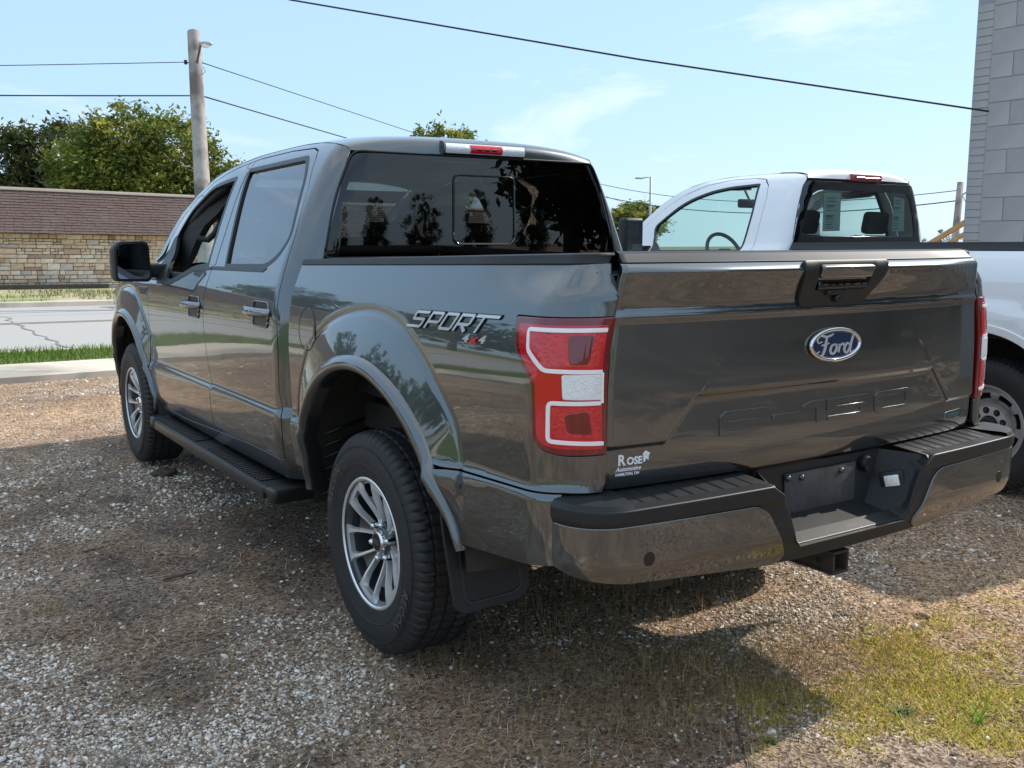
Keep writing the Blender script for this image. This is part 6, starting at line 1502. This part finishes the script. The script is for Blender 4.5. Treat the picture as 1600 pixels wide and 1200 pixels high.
# ---------------- red car at the far verge, mostly hidden behind the dark truck
RP = paint_mat('red_paint', (.42, .012, .015), .1, .4, .05)
rc_ = empty('parked_car', tuple(map(float, fr(10.35, 26.2, -.05)))); rc_.rotation_euler = (0, .0154, R_(4.4))
tag(rc_, 'red car across the street, glimpsed under the mirror and through the open window', 'car')
mb = MB()
body = [(-2.25, .35), (-2.28, .62), (-2.15, .80), (-1.2, .92), (-.55, 1.38), (.75, 1.44), (1.55, 1.02), (2.15, .95), (2.28, .70), (2.22, .35)]
V = []; F = []
for k, (yy, sc_y) in enumerate(((-.88, .96), (-.78, 1.0), (.78, 1.0), (.88, .96))):
    for a, b in body: V.append((a, yy * (1 if b < 1.0 else .84), .35 + (b - .35) * sc_y))
nb_ = len(body)
for k in range(3):
    for i in range(nb_): j = (i + 1) % nb_; F.append((k*nb_+i, k*nb_+j, (k+1)*nb_+j, (k+1)*nb_+i))
F += [tuple(range(nb_)), tuple(range(3*nb_, 4*nb_))]; mb.add(V, F); mb.build('body', RP, rc_, angle=30)
mb = MB(); mb.prism([(-1.02, .96), (-.52, 1.32), (.10, 1.36), (.10, .96)], -.79, .79, 'y'); mb.prism([(.18, .96), (.18, 1.36), (.70, 1.36), (1.30, 1.02), (1.2, .96)], -.79, .79, 'y'); mb.build('window', GBLK, rc_)
for xx in (-1.42, 1.40):
    for yy in (-.80, .80):
        mb = MB(); mb.lathe([(-.1, .0), (-.1, .24), (-.09, .31), (.09, .31), (.1, .24), (.1, 0)], 24, 'y', Matrix.Translation((xx, yy, .31))); wh = mb.build('wheel', RUB, rc_, angle=30)
        mb = MB(); mb.lathe([(-.105, .0), (-.105, .2), (-.09, .21)], 16, 'y', Matrix.Translation((xx, yy, .31))); mb.lathe([(.105, .0), (.105, .2), (.09, .21)], 16, 'y', Matrix.Translation((xx, yy, .31))); mb.build('rim', GALLOY, wh, angle=30)
mb = MB(); mb.box((-2.24, -.55, .70), (.06, .4, .12), .02); mb.box((-2.24, .55, .70), (.06, .4, .12), .02); mb.build('headlight', CLENS, rc_)
# ================================================================== ground of the lot
def vnoise(x, y, s, seed, oct=4, gain=.5):
    r = np.random.default_rng(seed); o = np.zeros_like(x); amp = 1; tot = 0
    for k in range(oct):
        G = r.random((256, 256)); fx_, fy_ = x * s, y * s; ix, iy = np.floor(fx_).astype(int), np.floor(fy_).astype(int); tx, ty = fx_ - ix, fy_ - iy
        tx = tx * tx * (3 - 2 * tx); ty = ty * ty * (3 - 2 * ty); ix %= 256; iy %= 256; jx, jy = (ix + 1) % 256, (iy + 1) % 256
        o += amp * ((G[ix, iy] * (1 - tx) + G[jx, iy] * tx) * (1 - ty) + (G[ix, jy] * (1 - tx) + G[jx, jy] * tx) * ty); tot += amp; amp *= gain; s *= 2.03
    return o / tot
def blob(x, y, cx, cy, rx, ry, a=0):
    c, s = math.cos(a), math.sin(a); u = ((x - cx) * c + (y - cy) * s) / rx; v = (-(x - cx) * s + (y - cy) * c) / ry; return np.exp(-(u * u + v * v))
def fields(x, y):
    """gravel, dry grass, moss, red-brown soil: 0..1"""
    n1 = vnoise(x + 40, y + 40, 1.3, 1); n2 = vnoise(x + 80, y + 10, 3.1, 2); n3 = vnoise(x + 20, y + 90, .8, 3); n4 = vnoise(x + 60, y + 60, 7.0, 4)
    g = .75 * blob(x, y, -2.25, 1.2, .55, 1.0) + .62 * blob(x, y, -1.3, 1.15, .5, .75) + .75 * blob(x, y, .5, .62, .42, .22) + .5 * blob(x, y, 2.1, .9, .8, .4) + .5 * blob(x, y, -1.2, 4.2, 1.0, 1.3) + .45 * blob(x, y, -1.0, 8.4, 3, 1.1) + .35 * blob(x, y, -.6, .1, .5, .3)
    G = np.clip((g + (n1 - .5) * 1.3 + (n2 - .5) * 1.25 - .14) * 1.35, 0, 1)
    mo = .95 * blob(x, y, .48, -.16, .36, .36) + .50 * blob(x, y, 1.0, .15, .55, .32) + .40 * blob(x, y, -.05, .08, .45, .32)
    Mo = np.clip((mo + (n2 - .5) * 1.3 + (n4 - .5) * 1.3 - .30) * 1.05, 0, 1) * sst(.06, .30, mo)
    d = .55 * blob(x, y, 1.9, .6, 1.8, 1.2) + .6 * blob(x, y, -1.5, 7.3, 4, .9) + .35 * blob(x, y, 0, 10, 6, 1.0) + .5 * blob(x, y, .1, .55, 1.3, .5)
    D = np.clip((d + (n3 - .5) * 1.1 + (n2 - .5) * .7 + .10) * 1.3, 0, 1) * (1 - .6 * G)
    return G, D, Mo, n1, n2, n4
def height(x, y):
    return (vnoise(x + 30, y + 50, .7, 21, 3) - .5) * .05 + (vnoise(x + 11, y + 5, 5, 22, 4) - .5) * .018
def lotz(x, y):
    n = (x - C0[0]) * NV[0] + (y - C0[1]) * NV[1]; u = (x - C0[0]) * UV[0] + (y - C0[1]) * UV[1]
    return height(x, y) * sst(11.3, 10.3, n) - .012 + Tz(n, u) - .035 * sst(11.0, 11.5, n)
# one sheet: fine near the trucks, coarse towards the horizon
def axis_pts(a, b, st, far):
    c = np.arange(a, b + 1e-6, st); o = [c]; 
    lo = a; hi = b; k = st; L1 = []; L2 = []
    while hi < far: k *= 1.22; hi += k; lo -= k; L1.append(hi); L2.append(lo)
    return np.r_[L2[::-1], c, L1]
gx_ = axis_pts(-5.0, 4.6, .034, 420); gy_ = axis_pts(-1.6, 9.6, .040, 420)
X, Y = np.meshgrid(gx_, gy_, indexing='ij'); Z = lotz(X, Y)
nn_ = (X - C0[0]) * NV[0] + (Y - C0[1]) * NV[1]; Z = Z - .06 * sst(11.2, 11.6, nn_) * sst(43, 42, nn_)
V = np.stack([X, Y, Z], -1).reshape(-1, 3); nx, ny = X.shape
ii, jj = np.meshgrid(np.arange(nx - 1), np.arange(ny - 1), indexing='ij'); a = (ii * ny + jj).ravel(); F = np.stack([a, a + ny, a + ny + 1, a + 1], 1)
G, D, Mo, n1, n2, n4 = fields(X, Y)
def mixc(a, b, t): return np.array(a) * (1 - t[..., None]) + np.array(b) * t[..., None]
ones = np.ones_like(X)
soil = mixc((.165, .120, .092), (.33, .25, .19), np.clip((n1 - .3) * 2, 0, 1)); soil = soil * (1 + (n4 - .5)[..., None] * .8)
col = soil * (1 - D[..., None] * .75) + np.array((.46, .31, .19)) * D[..., None] * .75 * (.7 + .6 * n4[..., None])
col = col * (1 - G[..., None] * .7) + np.array((.30, .23, .17)) * G[..., None] * .7
col = col * (1 - Mo[..., None] * .6) + np.array((.48, .38, .09)) * Mo[..., None] * .6 * (.6 + .8 * n4[..., None])
far_ = sst(9.0, 16, np.hypot(X - C0[0], Y - C0[1]) - 2); lawn = sst(-6, -9, X) * sst(11.3, 11.0, nn_) 
col = col * (1 - lawn[..., None]) + np.array((.10, .16, .03)) * lawn[..., None]
back = sst(43, 46, nn_); col = col * (1 - back[..., None]) + np.array((.14, .15, .07)) * back[..., None]
def fast_mesh(name, V, F, m, cols=None, smooth=False, parent=None):
    me = bpy.data.meshes.new(name); k = F.shape[1]; me.vertices.add(len(V)); me.vertices.foreach_set('co', np.ascontiguousarray(V, np.float32).ravel())
    me.loops.add(F.size); me.loops.foreach_set('vertex_index', np.ascontiguousarray(F, np.int32).ravel()); me.polygons.add(len(F))
    me.polygons.foreach_set('loop_start', np.arange(0, F.size, k, dtype=np.int32)); me.polygons.foreach_set('loop_total', np.full(len(F), k, np.int32))
    if smooth: me.polygons.foreach_set('use_smooth', np.ones(len(F), bool))
    me.materials.append(m); me.update(calc_edges=True); o = link(me, name, parent)
    if cols is not None: col_attr(o, cols)
    return o
GM = bpy.data.materials.new('lot_ground'); GM.use_nodes = True; n_, l_ = nodes(GM); b_ = n_['Principled BSDF']; b_.inputs['Roughness'].default_value = .95; b_.inputs['Specular IOR Level'].default_value = .15
tg_ = n_.new('ShaderNodeTexCoord'); at = n_.new('ShaderNodeAttribute'); at.attribute_name = 'Col'
vo_ = n_.new('ShaderNodeTexVoronoi'); vo_.inputs['Scale'].default_value = 85; vs = n_.new('ShaderNodeSeparateColor'); rampv = n_.new('ShaderNodeMapRange'); rampv.inputs['To Min'].default_value = .30; rampv.inputs['To Max'].default_value = 1.85
l_.new(tg_.outputs['Object'], vo_.inputs['Vector']); l_.new(vo_.outputs['Color'], vs.inputs[0]); l_.new(vs.outputs[0], rampv.inputs[0])
nz1 = n_.new('ShaderNodeTexNoise'); nz1.inputs['Scale'].default_value = 160; nz1.inputs['Detail'].default_value = 6; nz1.inputs['Roughness'].default_value = .7
mr1 = n_.new('ShaderNodeMapRange'); mr1.inputs['From Min'].default_value = .3; mr1.inputs['From Max'].default_value = .7; mr1.inputs['To Min'].default_value = .55; mr1.inputs['To Max'].default_value = 1.45
l_.new(tg_.outputs['Object'], nz1.inputs['Vector']); l_.new(nz1.outputs['Fac'], mr1.inputs[0])
m1 = n_.new('ShaderNodeMixRGB'); m1.blend_type = 'MULTIPLY'; m1.inputs['Fac'].default_value = 1; m2 = n_.new('ShaderNodeMixRGB'); m2.blend_type = 'MULTIPLY'; m2.inputs['Fac'].default_value = .8
l_.new(at.outputs['Color'], m1.inputs['Color1']); l_.new(rampv.outputs[0], m1.inputs['Color2']); l_.new(m1.outputs[0], m2.inputs['Color1']); l_.new(mr1.outputs[0], m2.inputs['Color2']); l_.new(m2.outputs[0], b_.inputs['Base Color'])
bp1 = n_.new('ShaderNodeBump'); bp1.inputs['Distance'].default_value = .006; bp1.inputs['Strength'].default_value = .9; ad_ = n_.new('ShaderNodeMath'); ad_.operation = 'ADD'
l_.new(vo_.outputs['Distance'], ad_.inputs[0]); l_.new(nz1.outputs['Fac'], ad_.inputs[1]); l_.new(ad_.outputs[0], bp1.inputs['Height']); l_.new(bp1.outputs[0], b_.inputs['Normal'])
gnd = fast_mesh('ground', V, F, GM, col.reshape(-1, 3), True); tag(gnd, kind='structure')

def scatter(N, seed, keep, rmax=11.5, pw=1.0):
    """random spots on the lot, thinning out with distance from the place where one stands"""
    r = np.random.default_rng(seed); o = []; tot = 0
    while tot < N:
        k = 200000; q = r.random(k); d = .9 * (rmax / .9) ** (q ** pw); an = r.uniform(R_(-12), R_(88), k)
        x = C0[0] + d * np.sin(an) ; y = C0[1] + d * np.cos(an); n = (x - C0[0]) * NV[0] + (y - C0[1]) * NV[1]
        ok = (n < 11.15) & (x > -5) & (x < 6.5); x, y = x[ok], y[ok]; p = keep(x, y); ok = r.random(len(x)) < p; o.append(np.stack([x[ok], y[ok]], 1)); tot += ok.sum()
    return np.concatenate(o)[:N], r
ico = np.array([(0, .526, .851), (0, -.526, .851), (0, .526, -.851), (0, -.526, -.851), (.526, .851, 0), (-.526, .851, 0), (.526, -.851, 0), (-.526, -.851, 0), (.851, 0, .526), (.851, 0, -.526), (-.851, 0, .526), (-.851, 0, -.526)])
icf = np.array([(0,1,8),(0,10,1),(0,8,4),(0,4,5),(0,5,10),(1,10,7),(1,7,6),(1,6,8),(2,3,11),(2,9,3),(2,4,9),(2,5,4),(2,11,5),(3,6,7),(3,9,6),(3,7,11),(4,8,9),(5,11,10),(6,9,8),(7,10,11)])
octv = np.array([(1,0,0),(-1,0,0),(0,1,0),(0,-1,0),(0,0,1),(0,0,-1)], float); octf = np.array([(0,2,4),(2,1,4),(1,3,4),(3,0,4),(2,0,5),(1,2,5),(3,1,5),(0,3,5)])
def pebbles(N, seed, keep, s0, s1, name, bright=1.0, pal=None, label=None, base=None):
    ico_, icf_ = base if base is not None else (ico, icf); kv = len(ico_)
    P, r = scatter(N, seed, keep); N = len(P); s = s0 * (s1 / s0) ** (r.random(N) ** 1.8); dist = np.hypot(P[:, 0] - C0[0], P[:, 1] - C0[1]); s *= np.clip(dist / 3.2, .8, 2.0) ** .6
    J = ico_[None] * (1 + r.uniform(-.28, .28, (N, kv, 1))); J = J * np.stack([r.uniform(.8, 1.4, N), r.uniform(.6, 1.0, N), r.uniform(.4, .75, N)], 1)[:, None]
    a = r.uniform(0, 2 * PI, N); c, sn = np.cos(a)[:, None], np.sin(a)[:, None]; x = J[..., 0] * c - J[..., 1] * sn; y = J[..., 0] * sn + J[..., 1] * c; t = r.uniform(-.5, .5, N)[:, None]
    z = J[..., 2] + x * t; V = np.stack([x, y, z], -1) * s[:, None, None] * .5; V[..., 0] += P[:, :1]; V[..., 1] += P[:, 1:]; V[..., 2] += (lotz(P[:, 0], P[:, 1]) + s * .06)[:, None]
    F = (icf_[None] + kv * np.arange(N)[:, None, None]).reshape(-1, 3); pal = np.array(pal or [(.80, .70, .57), (.90, .81, .69), (.58, .48, .38), (.60, .46, .34), (.95, .89, .81), (.30, .24, .19), (.60, .54, .47), (.20, .165, .14)])
    cc = pal[r.integers(0, len(pal), N)] * r.uniform(.65, 1.15, (N, 1)) * bright
    o = fast_mesh(name, V.reshape(-1, 3), F, PEB, np.repeat(cc, kv, 0)); tag(o, label, 'gravel', kind='stuff'); return o
PEB = attr_mat('pebble', .85, spec=.3)
kg = lambda x, y: np.clip(fields(x, y)[0] ** 1.6 + .02, 0, 1) * (1 - .75 * fields(x, y)[2])
pebbles(72000, 31, kg, .0065, .019, 'gravel', label='pale crushed gravel scattered over the brown lot')
pebbles(900, 32, lambda x, y: np.clip(fields(x, y)[0] + .12, 0, 1), .015, .030, 'loose_stones', 1.05, [(.72, .68, .62), (.62, .55, .46), (.80, .77, .72), (.5, .45, .39)], label='larger whitish stones lying on the gravel lot')
pebbles(50000, 33, lambda x, y: .5 + 0 * x, .005, .014, 'soil_crumbs', .9, [(.14, .10, .075), (.26, .19, .14), (.10, .07, .055), (.42, .34, .26)], label='dark soil crumbs and wood bits on the lot', base=(octv, octf))
def blades(N, seed, keep, l0, l1, w, lie, pal, name, label, segs=3, rmax=11.5, curl=1.0, cat='grass', region=None, bright=1.0):
    if region is None: P, r = scatter(N, seed, keep, rmax); dist = np.hypot(P[:, 0] - C0[0], P[:, 1] - C0[1]); z = lotz(P[:, 0], P[:, 1]) + .002
    else: P, z, r = region; N = len(P); dist = np.full(N, 3.0)
    N = len(P); L_ = r.uniform(l0, l1, N); W_ = w * r.uniform(.6, 1.4, N) * np.clip(dist / 3, .8, 2.2) ** .7; a = r.uniform(0, 2 * PI, N); up0 = r.uniform(lie[0], lie[1], N); da = r.normal(size=N) * .5 * curl; du = r.uniform(-1.1, .05, N) * curl
    p = np.stack([P[:, 0], P[:, 1], z], -1); V = np.zeros((N, segs + 1, 2, 3)); 
    for k in range(segs + 1):
        t = k / segs; aa = a + da * t; uu_ = up0 + du * t; d = np.stack([np.cos(aa) * np.cos(uu_), np.sin(aa) * np.cos(uu_), np.sin(uu_)], -1); sd_ = np.stack([-np.sin(aa), np.cos(aa), 0 * aa], -1) * (W_ * (1 - t * .8) / 2)[:, None]
        V[:, k, 0] = p + sd_; V[:, k, 1] = p - sd_; p = p + d * (L_ / segs)[:, None]; p[:, 2] = np.maximum(p[:, 2], z + .0015)
    idx = np.arange(N)[:, None] * (2 * (segs + 1)); F = np.concatenate([idx + np.array([[2*k, 2*k+1, 2*k+3, 2*k+2]]) for k in range(segs)], 0)
    pal = np.array(pal); cc = pal[r.integers(0, len(pal), N)] * r.uniform(.6, 1.2, (N, 1)) * bright
    o = fast_mesh(name, V.reshape(-1, 3), F, BLADE, np.repeat(cc, 2 * (segs + 1), 0)); tag(o, label, cat, kind='stuff'); return o
BLADE = attr_mat('dry_blade', .8, spec=.25, translucent=.15)
kd = lambda x, y: np.clip(fields(x, y)[1] * 1.1 + .16 + .25 * fields(x, y)[2] - .3 * fields(x, y)[0], 0, 1)
blades(60000, 41, kd, .020, .065, .0023, (0, .75), [(.72, .50, .29), (.38, .23, .12), (.80, .60, .38), (.26, .15, .08), (.55, .27, .13)], 'dry_grass', 'short dead brown grass matted over the lot')
blades(24000, 42, lambda x, y: .35 + 0 * x, .03, .10, .0021, (0, .12), [(.78, .62, .42), (.40, .28, .18), (.24, .16, .11)], 'straw_litter', 'loose straw and thin stems lying flat on the soil', curl=1.6)
km = lambda x, y: (fields(x, y)[2] ** 1.3) * .8
blades(15000, 43, km, .007, .021, .0042, (.2, 1.4), [(.60, .60, .06), (.75, .70, .10), (.45, .43, .06), (.80, .58, .18), (.68, .40, .18), (.34, .34, .06)], 'moss_patch', 'yellow green low weeds spreading over the sunny lot', segs=2, rmax=5)
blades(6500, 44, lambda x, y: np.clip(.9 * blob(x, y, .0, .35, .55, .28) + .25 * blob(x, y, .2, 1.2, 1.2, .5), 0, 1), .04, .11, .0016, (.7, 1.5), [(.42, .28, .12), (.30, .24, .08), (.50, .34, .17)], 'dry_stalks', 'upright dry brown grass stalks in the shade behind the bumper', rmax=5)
# green strip between pavement and street
r = np.random.default_rng(50); N = 26000; u = r.uniform(-14, 9, N); n = r.uniform(12.62, 14.34, N); q = fr(u, n, .012)
blades(N, 50, None, .05, .12, .009, (.8, 1.5), [(.10, .19, .025), (.14, .24, .03), (.18, .26, .05), (.08, .15, .02)], 'grass_strip', 'bright green mown grass between pavement and street', region=(q[:, :2], q[:, 2], r), segs=2, curl=.6)
r = np.random.default_rng(51); N = 12000; u = r.uniform(-6, 12, N); n = r.uniform(28.3, 38, N); q = fr(u, n, .11); ok = vnoise(u + 50, n + 50, .7, 52) > .48; q = q[ok]
blades(N, 51, None, .06, .16, .02, (.7, 1.5), [(.12, .17, .04), (.30, .27, .16), (.22, .22, .10)], 'verge_tufts', 'patchy yellowing grass in front of the stone wall', region=(q[:, :2], q[:, 2], r), segs=2, curl=.6)
# single plants and litter
def tuft(px, py, nb, h, spread, pal, name, label, w=.003, cat='grass tuft', group=None, up=(.5, 1.4)):
    d = 1.0
    ray = (_F + _R * ((px - 800) / 1517.7) - _U * ((py - 600) / 1517.7)); t = -CAM[2] / ray.z; g = Vector(CAM) + ray * t; r = np.random.default_rng(int(px * 7 + py))
    g.z = float(lotz(np.array([g.x]), np.array([g.y]))[0]); V = []; F = []; cc = []
    for i in range(nb):
        a = r.uniform(0, 2 * PI); e = r.uniform(*up); L_ = h * r.uniform(.5, 1.1); p = np.array([r.normal() * spread * .25, r.normal() * spread * .25, 0]); ww = w * r.uniform(.7, 1.3); col_ = np.array(pal[r.integers(len(pal))]) * r.uniform(.7, 1.2)
        for k in range(5):
            tt = k / 4; b = len(V); sd_ = np.array([-math.sin(a), math.cos(a), 0]) * ww * (1 - tt * .85) / 2; V += [p + sd_, p - sd_]; cc += [col_, col_]
            if k < 4: F.append((b, b + 1, b + 3, b + 2))
            ee = e - tt * 1.3; p = p + np.array([math.cos(a) * math.cos(ee), math.sin(a) * math.cos(ee), math.sin(ee)]) * L_ / 4; p[2] = max(p[2], .003)
    o = fast_mesh(name, np.array(V), np.array(F), BLADE, np.array(cc)); o.location = g; tag(o, label, cat, group); return o
GRN = [(.16, .34, .03), (.22, .42, .05), (.28, .46, .08)]; DRY = [(.40, .29, .15), (.32, .22, .11), (.48, .37, .22)]
tuft(1530, 1125, 16, .13, .03, GRN, 'grass_tuft', 'bright green grass tuft in the sunny weeds at lower right', .0045, up=(1.0, 1.5))
tuft(72, 945, 46, .15, .08, DRY, 'grass_tuft', 'pale dry grass tuft on gravel at the left edge', .0026, up=(.2, 1.1))
tuft(205, 1190, 60, .14, .10, [(.40, .36, .30), (.30, .26, .20)], 'grass_tuft', 'greyish dead grass clump at the lower left bottom edge', .0022, up=(.2, 1.1))
tuft(278, 1078, 26, .10, .06, DRY, 'grass_tuft', 'small straw coloured tuft in the gravel left of the rear tyre', .0022, up=(.1, .9))
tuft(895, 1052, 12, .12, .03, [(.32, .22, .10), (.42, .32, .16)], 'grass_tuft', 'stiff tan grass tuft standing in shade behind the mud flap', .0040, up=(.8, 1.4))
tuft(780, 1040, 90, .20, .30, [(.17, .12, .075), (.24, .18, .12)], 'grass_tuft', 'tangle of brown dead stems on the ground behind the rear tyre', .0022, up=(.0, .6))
tuft(345, 800, 40, .16, .12, DRY, 'grass_tuft', 'dry straw tuft on the dark soil beside the running board', .0024, up=(.0, .6))
tuft(140, 1040, 18, .09, .05, [(.34, .30, .24)], 'grass_tuft', 'tiny pale dry tuft on bright gravel near lower left', .0022, up=(.1, .9))
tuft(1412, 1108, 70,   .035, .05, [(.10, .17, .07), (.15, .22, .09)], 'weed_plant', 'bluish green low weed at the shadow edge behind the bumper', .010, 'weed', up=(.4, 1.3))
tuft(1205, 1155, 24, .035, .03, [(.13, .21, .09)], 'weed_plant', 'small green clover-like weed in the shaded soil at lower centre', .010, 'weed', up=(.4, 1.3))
def twig(a, b, rad, label, c=(.11, .07, .045)):
    P = []
    for px, py in (a, b):
        ray = (_F + _R * ((px - 800) / 1517.7) - _U * ((py - 600) / 1517.7)); t = -CAM[2] / ray.z; P.append(Vector(CAM) + ray * t)
    o_ = P[0]; r = random.Random(int(a[0])); Q = []
    for k in range(9): q = P[0].lerp(P[1], k / 8); q.z = float(lotz(np.array([q.x]), np.array([q.y]))[0]) + rad * 1.3 + r.uniform(0, .004); q += Vector((r.uniform(-1, 1), r.uniform(-1, 1), 0)) * .004; Q.append(q - o_)
    mb = MB(); mb.tube(Q, [rad * (1.1 - .06 * k) for k in range(9)], 7); t = mb.build('twig', MAT.get('twig_bark') or noise_mat('twig_bark', c, (.18, .12, .08), 40), None, True); t.location = o_; tag(t, label, 'twig'); return t
twig((257, 901), (308, 887), .007, 'short brown stick lying on dark soil left of the rear wheel')
twig((128, 857), (180, 845), .004, 'thin pale stick on the dark soil near the left side', (.2, .15, .1))
twig((1148, 1120), (1172, 1195), .0035, 'curved pale stem at the bottom edge below the hitch shadow', (.3, .24, .16))
twig((398, 902), (425, 896), .003, 'thin dark twig on the gravel beside the rear wheel')
def clod(px, py, size, label):
    ray = (_F + _R * ((px - 800) / 1517.7) - _U * ((py - 600) / 1517.7)); t = -CAM[2] / ray.z; g = Vector(CAM) + ray * t; g.z = float(lotz(np.array([g.x]), np.array([g.y]))[0])
    bm = bmesh.new(); bmesh.ops.create_icosphere(bm, subdivisions=4, radius=1); r = random.Random(int(px))
    from mathutils import noise as mn_
    for v_ in bm.verts:
        n_1 = mn_.noise(v_.co * 2.3 + Vector((px, 0, 0))) * .45 + mn_.noise(v_.co * 7) * .20; v_.co *= 1 + n_1; v_.co.z = max(-.2, v_.co.z) * .42; v_.co *= size
    m_ = MB(); m_.bm(bm); o = m_.build('soil_clod', mat('dark_soil', (.055, .040, .030), 1, noise=(60, .3, (.11, .08, .055)), bump=(150, 1, .006)) if 'dark_soil' not in MAT else MAT['dark_soil'], None, True); o.location = g; tag(o, label, 'soil clod')
clod(258, 742, .085, 'dark soil clod on the ground beneath the front end of the running board')
clod(1440, 958, .030, 'small dark clod on the sunny gravel behind the bumper corner')
